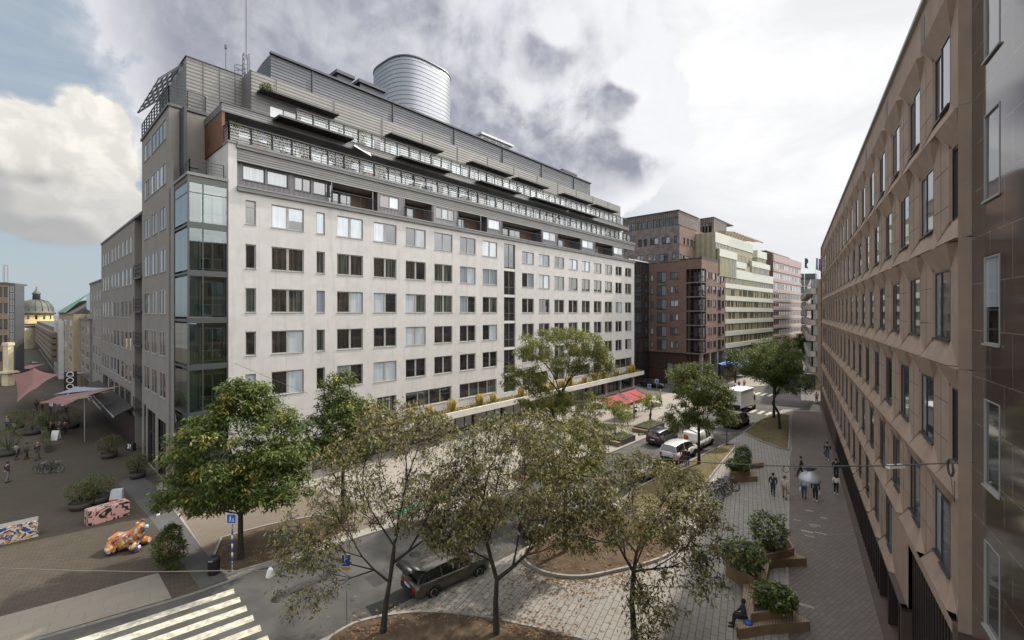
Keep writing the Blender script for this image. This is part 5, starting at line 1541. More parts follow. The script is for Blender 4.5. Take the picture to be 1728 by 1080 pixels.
# opposite side of that street
FO = Face(at(25, 528, 92).x, 92, R(28))
op = thing('shop_building', 'brown shop building with open balconies and a striped glass stair tower at the far left', 'building', (FO.o.x, FO.o.y, 0), FO.a)
xo0, xo1 = FO.X(-40), FO.X(14)
zo = FO.Z(13, 479)
ops = []
for r in range(5):
    for c in range(6):
        w_ = (xo1 - xo0) / 6; ops.append((xo0 + w_ * (c + .15), xo0 + w_ * (c + .85), 4.6 + r * 3.3, 6.7 + r * 3.3))
mb = MB(FO.M); mb.grid_wall(xo0, xo1, 0, zo, [o for o in ops if o[3] < zo], .3); mb.poly(((xo0, 8, 0), (xo0, 0, 0), (xo0, 0, zo), (xo0, 8, zo))); mb.build('wall', mat('tan_brown_render', (.20, .15, .10), .9, var=.2), op)
for o in ops:
    if o[3] < zo: window(op, FO, o[0], o[2], o[1] - o[0], o[3] - o[2], rs.choice(['DN', 'DD', 'ND']), fr=.1, depth=.15, sill=0, frame=M_dframe)
mb = MB(FO.M); mb.box(xo0, xo1, -.2, 8, zo, zo + .3); mb.build('cornice', M_dgrey, op)
xt0, xt1 = xo1, FO.X(25)
zt_ = FO.Z(20, 478)
mb = MB(FO.M); mb.box(xt0, xt1, .1, 4, 0, zt_); mb.build('stair_tower', M_dgrey, op)
for k in range(14): window(op, FO, xt0 + .2, 1 + k * (zt_ - 1.4) / 14, xt1 - xt0 - .4, (zt_ - 1.4) / 14 - .25, 'GG', y=.1, fr=.1, depth=-.03, sill=0, name='stair_window')
mb = MB(FO.M)
for x in (FO.X(2), FO.X(9)): mb.bar((x, 1, zo), (x, 1, zo + 4), .25)
mb.bar((FO.X(2), 1, zo + 3.9), (FO.X(9), 1, zo + 3.9), .12); mb.build('roof_frame', M_steel, op)
# sunlit sandstone column house in front of it
cp = thing('plaster_column', 'pale sunlit plaster column standing at the far left street edge', 'column', (*FO.W(FO.X(14, -4), -4).xy, 0), 0)
c0 = FO.W(FO.X(14, -4), -4)
mb = MB(); zc1 = at(14, 578, c0.y).z

for w_, z0_, z1_ in ((.62, 0, .30), (1.15, .30, .315), (.95, .315, .345), (.5, .345, .93), (.62, .93, 1.0)): mb.box(c0.x - w_, c0.x + w_, c0.y - w_, c0.y + w_, zc1 * z0_, zc1 * z1_)
mb.build('shaft', mat('sunlit_plaster', (.55, .48, .34), .9, var=.15), cp)

# pale block closing the street, slim yellow pillar, church dome
def farbox(name, label, px0, px1, py, Y, dep, m, rows_, cols, code='DN'):
    a = at(px0, py, Y); c = at(px1, py, Y)
    Fk = Face(a.x, Y, 0); t = thing(name, label, 'building', (a.x, Y, 0), 0)
    w = c.x - a.x; h = a.z
    ops = [(w * (q + .3) / cols, w * (q + .7) / cols, 3 + (h - 4) * (r + .25) / rows_, 3 + (h - 4) * (r + .75) / rows_) for r in range(rows_) for q in range(cols)]
    mb = MB(Fk.M); mb.grid_wall(0, w, 0, h, ops, .3); mb.poly(((w, 0, 0), (w, dep, 0), (w, dep, h), (w, 0, h))); mb.build('wall', m, t)
    for o in ops: window(t, Fk, o[0], o[2], o[1] - o[0], o[3] - o[2], rs.choice(code), fr=.12, depth=.2, sill=0)
    mb = MB(Fk.M); mb.box(-.3, w + .3, -.3, dep, h, h + .4); mb.build('roof', M_roof, t)
    return t
M_cream = mat('sunlit_cream_plaster', (.62, .54, .34), .9, var=.1)
farbox('cream_building', 'pale cream house closing the side street below the church dome', 41, 68, 548, 185, 12, M_cream, 6, 3)
farbox('cream_building', 'cream ornate house left of the other cream one, below the dome', 24, 42, 552, 178, 12, mat('ornate_cream', (.52, .47, .33), .9, var=.3, vscale=.6), 7, 4)
farbox('brown_house', 'low brown house with dark balconies right under the church dome', 68, 100, 550, 190, 12, mat('dark_brown_render', (.13, .10, .08), .9), 5, 3)
ch = thing('church', 'round church with a grey green dome and yellow lit drum', 'church', (at(61.5, 560, 255).x, 255, 0), 0)
k_ = 255 / 750; cx_ = at(61.5, 528, 255).x; zz_ = lambda py: H - (py - HY) * k_
M_dome = mat('verdigris_slate_dome', (.075, .082, .066), .6, var=.3, vscale=.15)
r0 = 21 * k_
mb = MB(); mb.lathe([(r0 * 1.08, 0), (r0 * 1.08, zz_(541)), (r0 * 1.0, zz_(541)), (r0 * 1.0, zz_(530))], 32, c=(cx_, 255, 0)); mb.build('drum', mat('yellow_church_plaster', (.48, .34, .15), .85, var=.12), ch)
mb = MB(); mb.lathe([(r0 * 1.12, zz_(530)), (r0 * 1.1, zz_(527)), (r0 * .98, zz_(525)), (r0 * .95, zz_(519)), (r0 * .83, zz_(513)), (r0 * .62, zz_(508.5)), (r0 * .3, zz_(506)), (r0 * .24, zz_(505.5))], 32, c=(cx_, 255, 0))
for k in range(16):
    t = math.pi * 2 * k / 16; mb.tube([(cx_ + r0 * f * math.cos(t), 255 + r0 * f * math.sin(t), zz_(p)) for f, p in ((.99, 525), (.96, 519), (.84, 513), (.63, 508.3), (.3, 505.8))], .18, 4)
mb.build('dome', M_dome, ch)
mb = MB(); mb.lathe([(r0 * .24, zz_(506)), (r0 * .22, zz_(497)), (r0 * .28, zz_(496)), (r0 * .24, zz_(494.5)), (r0 * .1, zz_(491)), (.25, zz_(487)), (.12, zz_(483))], 12, c=(cx_, 255, 0))
mb.bar((cx_ - .6, 255, zz_(485.5)), (cx_ + .6, 255, zz_(485.5)), .15); mb.build('lantern', M_dome, ch)
for k in range(14):
    t = math.pi * 2 * (k + .3) / 14; mb = MB(); c = Vector((cx_ + r0 * 1.0 * math.cos(t), 255 + r0 * 1.0 * math.sin(t), zz_(538.5))); e = Vector((-math.sin(t), math.cos(t), 0)) * .5; o_ = Vector((math.cos(t), math.sin(t), 0)) * .05
    mb.poly((c - e + o_, c + e + o_, c + e + o_ + Vector((0, 0, 2.2)), c - e + o_ + Vector((0, 0, 2.2)))); mb.build('window', G_brown, ch)

# fabric sails across the pedestrian street
def sail(label, pts, col, sag=.5):
    P_ = [at(*p) for p in pts]
    c = sum(P_, Vector()) / len(P_); n = 8
    mb = MB(); N = len(P_)
    rings = []
    per = []
    for i in range(N):
        a, d = P_[i], P_[(i + 1) % N]
        for k in range(n):
            t = k / n; p = a.lerp(d, t); per.append(p.lerp(c, .28 * 4 * t * (1 - t) * .5))
    for f in (1, .75, .5, .25, .05):
        rings.append([c + (p - c) * f - Vector((0, 0, sag * (1 - f * f))) for p in per])
    mb.loft(rings, 0, cap=False); mb.poly(rings[-1])
    o = mb.build('shade_sail', mat('sail_' + label.split()[0], col, .8, var=.1), smooth=True); tag(o, label, 'shade sail', 'fabric sails over the pedestrian street')
PK = (.225, .108, .10)
sail('pink five cornered fabric sail, the largest one, above the plaza crowd', [(20, 632, 66), (58, 621, 78), (99, 632, 70), (62, 655, 60), (29, 679, 56)], PK, .3)
sail('blue-grey triangular sail stretched above the long pink one', [(90, 666, 60), (127, 652, 64), (196, 655, 52)], (.26, .28, .36), .3)
sail('pink long low sail in front of the blue-grey triangle', [(65, 680, 55), (97, 668, 60), (205, 650, 48), (108, 684, 50)], (.25, .12, .108), .2)
sail('rose narrow sail spanning beside the MOOD lettering', [(100, 632, 80), (120, 626, 84), (150, 630, 72), (118, 631, 74)], (.33, .2, .2), .2)
sail('dusky distant pink sail hanging far down the street', [(22, 622, 105), (50, 616, 120), (78, 613, 105), (50, 623, 95)], PK, .3)
sail('bluish distant sail behind the dusky pink one', [(24, 614, 130), (45, 608, 140), (66, 612, 125)], (.24, .27, .33), .2)
sail('salmon farthest sail below the cream houses', [(42, 604, 150), (52, 601, 160), (64, 602, 150), (55, 608, 145)], (.36, .2, .18), .2)

def text(body, M, size, m, name, label=None, cat=None, parent=None, ext=.02):
    cu = bpy.data.curves.new(name, 'FONT'); cu.body = body; cu.size = size; cu.extrude = ext; cu.align_x = 'CENTER'; cu.align_y = 'CENTER'
    cu.materials.append(m)
    oc = bpy.data.objects.new(name, cu); COL.objects.link(oc)
    me = bpy.data.meshes.new_from_object(oc.evaluated_get(bpy.context.evaluated_depsgraph_get())); bpy.data.objects.remove(oc)
    o = bpy.data.objects.new(name, me); COL.objects.link(o)
    if parent is not None: o.parent = parent; o.matrix_local = worldm(parent).inverted() @ M
    else: o.matrix_world = M
    if label: tag(o, label, cat)
    return o
# tall dark sign with white letters reading upwards
sgp = at(119, 645, 72)
ms_ = thing('shop_sign', 'tall dark sign with white MOOD lettering reading upwards', 'sign', (sgp.x, sgp.y, sgp.z - 2.0), R(35))
Ms = Matrix.Translation(sgp) @ Matrix.Rotation(R(35), 4, 'Z')
mb = MB(Ms); mb.box(-.75, .75, 0, .2, -2.2, 1.7); mb.build('panel', mat('sign_charcoal', (.018, .017, .018), .6), ms_)
text('MOOD', Ms @ Matrix.Translation((0, -.04, -.2)) @ Matrix.Rotation(R(90), 4, 'X') @ Matrix.Rotation(R(90), 4, 'Z'), 1.25, M_white, 'lettering', parent=ms_)
mb = MB(Ms); mb.bar((.3, .1, -2.2), (.9, .1, -5.5), .12); mb.bar((.7, .1, 1.2), (1.6, .9, 1.2), .1); mb.build('bracket', M_black, ms_)
# house number lantern
p31 = FL.W(FL.X(243), -1.1, FL.Z(243, 750))
sg = thing('house_number_sign', 'black box sign with white number 31 projecting from the grey flank', 'sign', p31, R(-20))
Ms = Matrix.Translation(p31) @ Matrix.Rotation(R(-20), 4, 'Z')
mb = MB(Ms); mb.box(-.55, .55, 0, .25, -.38, .38); mb.build('box', mat('sign_black', (.012, .012, .013), .4), sg)
text('31', Ms @ Matrix.Translation((0, -.02, .03)) @ Matrix.Rotation(R(90), 4, 'X'), .62, M_white, 'numeral', parent=sg)
mb = MB(Ms); mb.bar((.5, .12, .1), (1.25, .12, .1), .05); mb.build('arm', M_black, sg)

# ------------------------------------------------------------------ trees and shrubs
def leafmat(name, col, rough=.55, tl=.25):
    if name in MATS: return MATS[name]
    m = bpy.data.materials.new(name); m.use_nodes = True
    t = m.node_tree; b = NB(t); bs = t.nodes['Principled BSDF']
    geo = b.n('ShaderNodeNewGeometry')
    ri = geo.outputs['Random Per Island']
    c = b.mix(b.lin(ri, 0, 1, 0, 1), tuple(v * .62 for v in col), tuple(min(1, v * 1.45) for v in col))
    bs.inputs['Roughness'].default_value = rough; bs.inputs['Specular IOR Level'].default_value = .35
    b.put(bs.inputs['Base Color'], c)
    td = b.n('ShaderNodeBsdfTranslucent'); b.put(td.inputs[0], b.mix(.4, c, (.25, .28, .04)))
    mx = b.n('ShaderNodeMixShader'); mx.inputs[0].default_value = tl
    t.links.new(bs.outputs[0], mx.inputs[1]); t.links.new(td.outputs[0], mx.inputs[2]); t.links.new(mx.outputs[0], t.nodes['Material Output'].inputs[0])
    MATS[name] = m
    return m
L_green = leafmat('leaf_green', (.082, .112, .022)); L_dark = leafmat('leaf_dark_green', (.058, .092, .022)); L_yel = leafmat('leaf_yellow_green', (0.232, 0.209, 0.040))
L_olive = leafmat('leaf_olive', (.19, .165, .046)); L_tan = leafmat('leaf_tan', (.20, .155, .075)); L_grey = leafmat('leaf_grey_green', (0.163, 0.167, 0.116), tl=.12); L_brown = leafmat('leaf_brown', (0.155, 0.090, 0.040))
L_loc = leafmat('leaf_locust', (.15, .155, .028)); L_bright = leafmat('leaf_bright', (0.225, 0.287, 0.040)); L_orange = leafmat('leaf_orange', (.24, .16, .03))
L_straw = leafmat('grass_straw', (.60, .46, .17), tl=.3)
M_bark = mat('dark_bark', (.042, .034, .027), .95, var=.4, vscale=6, bump=.6, bscale=18)
M_gbark = mat('grey_bark', (.10, .085, .066), .95, var=.35, vscale=5, bump=.5, bscale=18)

def leaf(mb, p, L, w, rr, m, droop=.3, comp=False):
    """one folded leaf of four corners, random heading"""
    a = rr.random() * 6.2832
    d = Vector((math.cos(a), math.sin(a), rr.uniform(-.9, .35) - droop)).normalized()
    s = d.cross(Vector((rr.uniform(-.5, .5), rr.uniform(-.5, .5), 1))).normalized() * (w / 2)
    q = p + d * L
    h = p + d * L * .45
    n = s.cross(d).normalized() * (w * .18)
    i = len(mb.V)
    mb.V += [p, h + s + n, q, h - s + n]
    mb.Fc.append([i, i + 1, i + 2, i + 3]); mb.I.append(m); mb.S.append(False)

def tree(name, label, base, height, crowns, leaves, mats, weights, seed, trunk_r=.16, fork=.35, nclus=120, per=60, lsize=(.16, .07), clr=.55, bark=None, lean=(0, 0), group=None, shell=.55, flat=.7, droop=.3, limb=1.0, trunk_pts=None, gap=-.12, twigs=3):
    """tapered trunk, limbs grown to clump centres spread through the crown, leaves in the clumps.
    crowns: list of (dx, dy, z, rx, ry, rz, share) relative to the base"""
    rr = random.Random(seed)
    base = Vector(base)
    t = thing(name, label, 'tree', base, 0, group)
    # clump centres
    cl = []
    tot = sum(c[6] for c in crowns)
    for dx, dy, z, rx, ry, rz, sh in crowns:
        for _ in range(int(nclus * sh / tot)):
            for _try in range(30):
                v = Vector((rr.gauss(0, 1), rr.gauss(0, 1), rr.gauss(0, 1))).normalized() * (rr.uniform(shell ** 3, 1) ** (1 / 3))
                p = base + Vector((dx + v.x * rx, dy + v.y * ry, z + v.z * rz))
                if noise.noise(p * .45 + Vector((seed, 0, 0))) > gap: break
            p.z = max(p.z, base.z + height * .12)
            cl.append((p, rr.uniform(.7, 1.25)))
    # skeleton
    nodes = []; par = []; plen = []
    tp = trunk_pts or [(0, 0, 0), (lean[0] * .4, lean[1] * .4, height * fork * .5), (lean[0], lean[1], height * fork), (lean[0] * 1.3, lean[1] * 1.3, height * min(.9, fork + .25))]
    for k, p in enumerate(tp):
        nodes.append(base + Vector(p)); par.append(k - 1); plen.append(0.0)
    first = 2 if len(tp) > 2 else 1
    ends = []
    top = nodes[first]
    for p, s in sorted(cl, key=lambda c: (c[0] - top).length):
        best, bd = None, 1e9
        for i in range(first, len(nodes)):
            q = nodes[i]; d = (p - q).length + max(0, q.z - p.z) * .9 + .5 * plen[i]
            if d < bd: bd, best = d, i
        q = nodes[best]; n = max(1, int((p - q).length / .8)); prev = best
        for k in range(1, n + 1):
            f = k / n
            r = q.lerp(p, f) + Vector((rr.gauss(0, .09), rr.gauss(0, .09), math.sin(f * math.pi) * .12 * (p - q).length + rr.gauss(0, .05))) * (1 if k < n else 0)
            nodes.append(r); plen.append(plen[prev] + (r - nodes[prev]).length); par.append(prev); prev = len(nodes) - 1
        ends.append((prev, s))
    cnt = [0.0] * len(nodes)
    for e, s in ends:
        i = e
        while i >= 0: cnt[i] += 1; i = par[i]
    kids = [[] for _ in nodes]
    for i, q in enumerate(par):
        if q >= 0: kids[q].append(i)
    tips = {e for e, _ in ends}
    for _ in range(5):
        new = [n.copy() for n in nodes]
        for i in range(first + 1, len(nodes)):
            if i in tips and not kids[i]: continue
            nb = [nodes[par[i]]] + ([max((nodes[c] for c in kids[i]), key=lambda v: 0)] if False else [nodes[max(kids[i], key=lambda c: cnt[c])]] if kids[i] else [])
            new[i] = nodes[i].lerp(sum(nb, Vector()) / len(nb), .5 if len(nb) > 1 else .1)
        nodes = new
    mx = max(cnt)
    rad = [max(.009, trunk_r * .85 * (c / mx) ** .5) * limb if i >= len(tp) else trunk_r * (1 - .45 * i / len(tp)) for i, c in enumerate(cnt)]
    rad[0] = trunk_r * 1.25
    mb = MB()
    for i in range(1, len(nodes)):
        a, c = nodes[par[i]], nodes[i]
        ra = rad[par[i]] if par[i] < len(tp) - 1 and i < len(tp) else min(rad[par[i]], rad[i] * 1.35)
        mb.tube([a, c], [ra, rad[i]], 7 if rad[i] > .06 else 4 if rad[i] > .025 else 3, cap=False)
    mb.tube([nodes[0] + Vector((0, 0, -.1)), nodes[0] + Vector((0, 0, .25))], [trunk_r * 1.6, trunk_r * 1.2], 8, cap=False)
    mt = mb
    # leaves
    mb = MB(); wsum = []; acc = 0
    for w in weights: acc += w; wsum.append(acc)
    for p, s in cl:
        tint = rr.random() * acc
        k0 = next(i for i, w in enumerate(wsum) if tint <= w)
        for _ in range(twigs):
            e = p + Vector((rr.gauss(0, 1), rr.gauss(0, 1), rr.gauss(0, .6) - droop * .5)).normalized() * clr * s * rr.uniform(.6, 1.05)
            mt.tube([p - (e - p) * .2, p.lerp(e, .5) + Vector((0, 0, .04)), e], [.012, .008, .004], 3, cap=False)
        for _ in range(int(per * s)):
            v = Vector((rr.gauss(0, 1), rr.gauss(0, 1), rr.gauss(0, 1)))
            v = v.normalized() * (rr.random() ** .5) * clr * s
            v.z *= flat
            m = k0 if rr.random() < .6 else next(i for i, w in enumerate(wsum) if rr.random() * acc <= w or i == len(wsum) - 1)
            q = rr.uniform(.7, 1.3)
            leaf(mb, p + v, lsize[0] * q, lsize[1] * q, rr, m, droop)
    mt.build('trunk', bark or M_bark, t)
    o = mb.build('crown', mats, t, smooth=False)
    return t

def P3(px, py, z=PZ): return gp(px, py, z)
# dense green chestnut at the corner of the white block
b_ = P3(406, 946)
k = b_.y / 750
tree('chestnut_tree', 'dense green broad-leaved tree with yellowing top at the plaza corner', b_, 10.8,
     [(-.2, .6, 6.3, 3.9, 3.4, 2.9, 1.0), (-2.3, 0, 4.2, 2.1, 2.2, 1.5, .35), (1.6, .5, 4.6, 2.4, 2.2, 1.7, .4), (0, .6, 9.3, 1.6, 1.5, 1.3, .28)], 0, [L_green, L_dark, L_yel, L_orange], [.50, .34, .15, .008], 3, .17, .25, 480, 84, (.25, .10), .62, group='trees along the north pavement', shell=.55, flat=.6, gap=-.6, twigs=1)
b_ = Vector((-11.6, 30.5, PZ))
tree('maple_tree', 'green tree with a pointed top close to the white facade', b_, 10.6,
     [(.2, 0, 6.6, 2.8, 2.0, 2.2, 1), (-.4, 0, 9.2, 1.1, 1.0, 1.5, .3), (2.0, 0, 7.0, 1.6, 1.2, 1.3, .4)], 0, [L_green, L_dark, L_yel], [.6, .3, .1], 8, .15, .35, 250, 80, (.23, .10), .55, gap=-.5, twigs=1, group='trees along the north pavement')
# sparse, dry foreground trees
DRY = [L_olive, L_tan, L_grey, L_brown, L_green]
DW = [.48, .12, .21, .05, .14]
b_ = P3(646, 1074)
tree('dry_tree', 'sparse dry-leaved tree with forked dark trunk beside the parking sign', b_, 10.4,
     [(.6, 1.2, 7.2, 4.2, 3.2, 2.6, 1.0), (-3.2, .2, 4.6, 1.9, 1.8, 1.7, .34), (2.6, .6, 5.6, 2.4, 2.0, 1.9, .4), (.6, .5, 9.3, 2.4, 2.2, 1.1, .3), (-3.2, -.4, 2.6, 1.2, 1.2, 1.3, .1)], 0, DRY, DW, 12, .13, .18, 760, 21, (.18, .075), .46, gap=-.32, twigs=4, group='dry trees in the foreground beds', shell=.5, droop=.55,
     trunk_pts=[(0, 0, 0), (.12, .1, 1.5), (.25, .2, 2.3)])
b_ = P3(838, 1078)
tree('dry_tree', 'sparse dry-leaved tree with wide spreading limbs, middle of the foreground', b_, 9.6,
     [(.8, 1.6, 6.8, 3.3, 3.2, 2.3, 1.0), (-1.6, .4, 5.2, 1.8, 1.8, 1.8, .4), (2.8, .8, 5.0, 1.9, 1.8, 1.8, .35), (.9, 1.2, 8.8, 2.3, 2.2, 1.1, .35)], 0, DRY, DW, 17, .14, .2, 680, 21, (.18, .075), .46, gap=-.32, twigs=4, group='dry trees in the foreground beds', shell=.5, droop=.55,
     trunk_pts=[(0, 0, 0), (-.05, .1, 1.6), (0, .2, 2.5)])
b_ = P3(954, 937)
tree('lime_tree', 'thin olive-leaved tree growing in the leaf-strewn round bed', b_, 9.2,
     [(0, 0, 6.4, 2.9, 2.6, 1.9, 1.0), (.4, 0, 4.6, 2.2, 2.0, 1.3, .35)], 0, [L_olive, L_green, L_tan, L_yel], [.45, .25, .2, .1], 23, .15, .3, 260, 42, (.22, .09), .5, gap=-.3, bark=M_gbark, group='trees in the street beds', droop=.5)
b_ = P3(1071, 1079)
tree('dry_tree', 'sparse dry-leaved tree with low rounded crown nearest the timber benches', b_, 7.9,
     [(.7, 1.0, 6.0, 3.2, 2.9, 1.8, 1.0), (2.9, .5, 4.5, 1.7, 1.7, 1.3, .30), (-1.8, .3, 5.0, 1.5, 1.5, 1.2, .25), (1.6, -.6, 2.6, 2.4, 1.2, 1.0, .16), (.2, -.8, 1.6, 1.1, .9, .9, .08)], 0, DRY, DW, 31, .13, .3, 560, 22, (.185, .08), .46, gap=-.32, twigs=4, group='dry trees in the foreground beds', shell=.6, droop=.55,
     trunk_pts=[(0, 0, 0), (-.1, .1, 1.6), (0, .2, 2.9)])
# honey locusts on both sides of the street
LOC = [L_loc, L_green, L_yel, L_dark]
b_ = P3(938, 834)
tree('honey_locust', 'tall feathery tree with layered crown in front of the white block', b_, 13.6,
     [(.5, 0, 11.6, 3.6, 2.6, 1.8, 1.0), (1.8, 0, 6.4, 3.8, 3.0, 1.8, 1.1), (-2.6, 0, 9.3, 1.8, 1.6, 1.0, .3), (3.0, 0, 10.6, 1.6, 1.4, 1.3, .3), (-1.0, 0, 7.6, 1.9, 1.6, 1.0, .25)], 0, LOC, [.5, .3, .14, .06], 41, .16, .42, 340, 100, (.24, .06), .6, gap=-.35, twigs=1, group='trees in the street beds', droop=.55, shell=.5, flat=.55,
     trunk_pts=[(0, 0, 0), (-.3, 0, 3.5), (-.2, 0, 6.6), (.4, 0, 8.6)])
b_ = P3(1179.5, 787)
tree('honey_locust', 'dark slim-trunked tree in the dry lawn behind the white pickup', b_, 10.2,
     [(-.4, 0, 8.0, 2.5, 2.3, 2.0, 1.0), (.6, 0, 5.4, 2.4, 2.2, 1.7, .8), (-1.8, 0, 4.6, 1.4, 1.4, 1.3, .35), (2.0, 0, 6.4, 1.4, 1.3, 1.3, .4)], 0, [L_dark, L_green, L_loc, L_yel], [.34, .34, .24, .08], 47, .14, .3, 250, 70, (.28, .08), .62, gap=-.4, twigs=1, group='trees in the street beds', droop=.5, shell=.5, flat=.6)
b_ = P3(1316.5, 727)
tree('honey_locust', 'fork-trunked dark tree leaning over the triangular lawn', b_, 11.6,
     [(-.8, 1, 8.2, 4.0, 3.0, 2.4, 1.0), (1.6, 0, 6.4, 2.6, 2.2, 1.8, .4), (-2.2, 0, 7.6, 2.0, 1.8, 1.2, .35)], 0, [L_dark, L_green, L_loc], [.45, .35, .2], 53, .16, .3, 260, 62, (.30, .09), .7, gap=-.4, twigs=1, group='trees in the street beds', droop=.5, shell=.5, flat=.6,
     trunk_pts=[(0, 0, 0), (-.2, 0, 2.2), (-.9, 0, 3.4), (.9, 0, 4.6)])
b_ = P3(1306, 707)
tree('honey_locust', 'straight dark trunk tree standing behind the fork-trunked one', b_, 12.0,
     [(.3, 0, 9.0, 3.2, 2.8, 2.4, 1.0), (0, 0, 6.6, 3.0, 2.6, 1.6, .5)], 0, [L_dark, L_green, L_loc], [.4, .4, .2], 59, .15, .35, 190, 58, (.32, .1), .75, gap=-.4, twigs=1, group='trees in the street beds', droop=.5, shell=.5, flat=.6)
# sapling at the kerb with leaning bushy head
b_ = P3(1226.7, 753)
tree('kerb_sapling', 'small dark bushy tree at the kerb in front of the black van', b_, 4.3,
     [(.1, 0, 3.2, 1.25, 1.1, .95, 1)], 0, [L_dark, L_green], [.6, .4], 61, .045, .5, 48, 56, (.22, .07), .42, group='trees in the street beds')
# young planter trees on the pale pavement
for px, py, s, sd, lab in ((1048.5, 727, 1.0, 71, 'bright green young tree in the nearer dark planter'), (1096, 708, 1.0, 73, 'bright green young tree in the dark planter closest to the red awnings')):
    b_ = gp(px, py, .75)
    tree('planter_tree', lab, b_, 3.5 * s, [(0, 0, 2.5, 1.6, 1.5, 1.0, 1)], 0, [L_bright, L_loc, L_yel], [.6, .25, .15], sd, .04, .2, 42, 60, (.2, .075), .42, group='young trees in pavement planters')
# darker trees with coloured blossoms beyond the junction
for i, (px, pyb, Y, top, w, lab) in enumerate(((1241, 650, 92, 590, 19, 'round dark tree before the blue awning beyond the junction'), (1335, 640, 118, 572, 20, 'dark tree far down the shopping street, middle of its three'), (1359, 640, 112, 562, 17, 'dark tree against the concrete balcony building'), (1290, 640, 108, 585, 18, 'olive tree before the pale green office block'), (1372, 635, 150, 590, 9, 'smallest distant tree at the street end by the balconies'))):
    b_ = Vector(((px - CX) / 750 * Y, Y, PZ)); k = Y / 750
    zt = H - (top - HY) * k; r_ = w * k
    tree('street_tree', lab, b_, zt, [(0, 0, zt - r_ * 1.0, r_, r_, r_ * 1.05, 1)], 0, [L_dark, L_green, L_orange, L_grey], [.55, .28, .08, .09], 80 + i, .16, .35, 70, 44, (.42, .18), .85, group='trees beyond the junction', shell=.4)

def shrub(name, label, base, r, h, mats, weights, seed, n=700, ls=(.14, .08), cat='shrub', group=None, pot=None, cone=.0, pots=None):
    rr = random.Random(seed); base = Vector(base)
    t = thing(name, label, cat, base, 0, group)
    mb = MB()
    z0 = 0
    if pots:
        z0 = pots[1]; mp = MB(); mp.lathe([(pots[0] * .8, 0), (pots[0], z0), (pots[0] * .9, z0), (pots[0] * .85, z0 - .08)], 14, c=base); mp.build('pot', pots[2], t)
    acc = sum(weights)
    for _ in range(n):
        v = Vector((rr.gauss(0, 1), rr.gauss(0, 1), rr.gauss(0, 1))).normalized() * rr.uniform(.55, 1) ** .5
        f = 1 - cone * max(0, v.z)
        q = 1 + .42 * noise.noise(v * 2.2 + Vector((seed, 0, 0)))
        p = base + Vector((v.x * r * f * q, v.y * r * f * q, z0 + h / 2 * (1 + v.z * q * .98)))
        w = rr.random() * acc; m = 0
        while w > weights[m] and m < len(weights) - 1: w -= weights[m]; m += 1
        s = rr.uniform(.7, 1.3); leaf(mb, p, ls[0] * s, ls[1] * s, rr, m, .0)
    # twiggy core so nothing is hollow
    mc = MB()
    for _ in range(16):
        a = rr.random() * 6.28; e = base + Vector((math.cos(a) * r * .7 * rr.random(), math.sin(a) * r * .7 * rr.random(), z0 + h * rr.uniform(.4, .9)))
        mc.tube([base + Vector((0, 0, z0 * .9)), e], [.018, .005], 3, cap=False)
    mc.build('stems', M_bark, t)
    mb.build('foliage', mats, t, smooth=False)
    return t

# ------------------------------------------------------------------ vehicles
def carpaint(name, col, metal=.3):
    if name in MATS: return MATS[name]
    m = mat(name, col, .32, metal=metal, coat=.8, var=.05)
    return m
M_tyre = mat('tyre_rubber', (.018, .018, .018), .9); M_rim = mat('alloy_rim', (.35, .36, .37), .35, metal=.8)
G_car = glass_mat('car_glass', (.012, .014, .016), spec=1.0, wob=.004)
M_red = mat('tail_lamp_red', (.35, .012, .012), .25, coat=.6); M_lamp = mat('head_lamp_clear', (.55, .57, .6), .15, coat=.6); M_plate = mat('number_plate', (.55, .55, .55), .5); M_trim = mat('black_car_trim', (.018, .018, .02), .55)

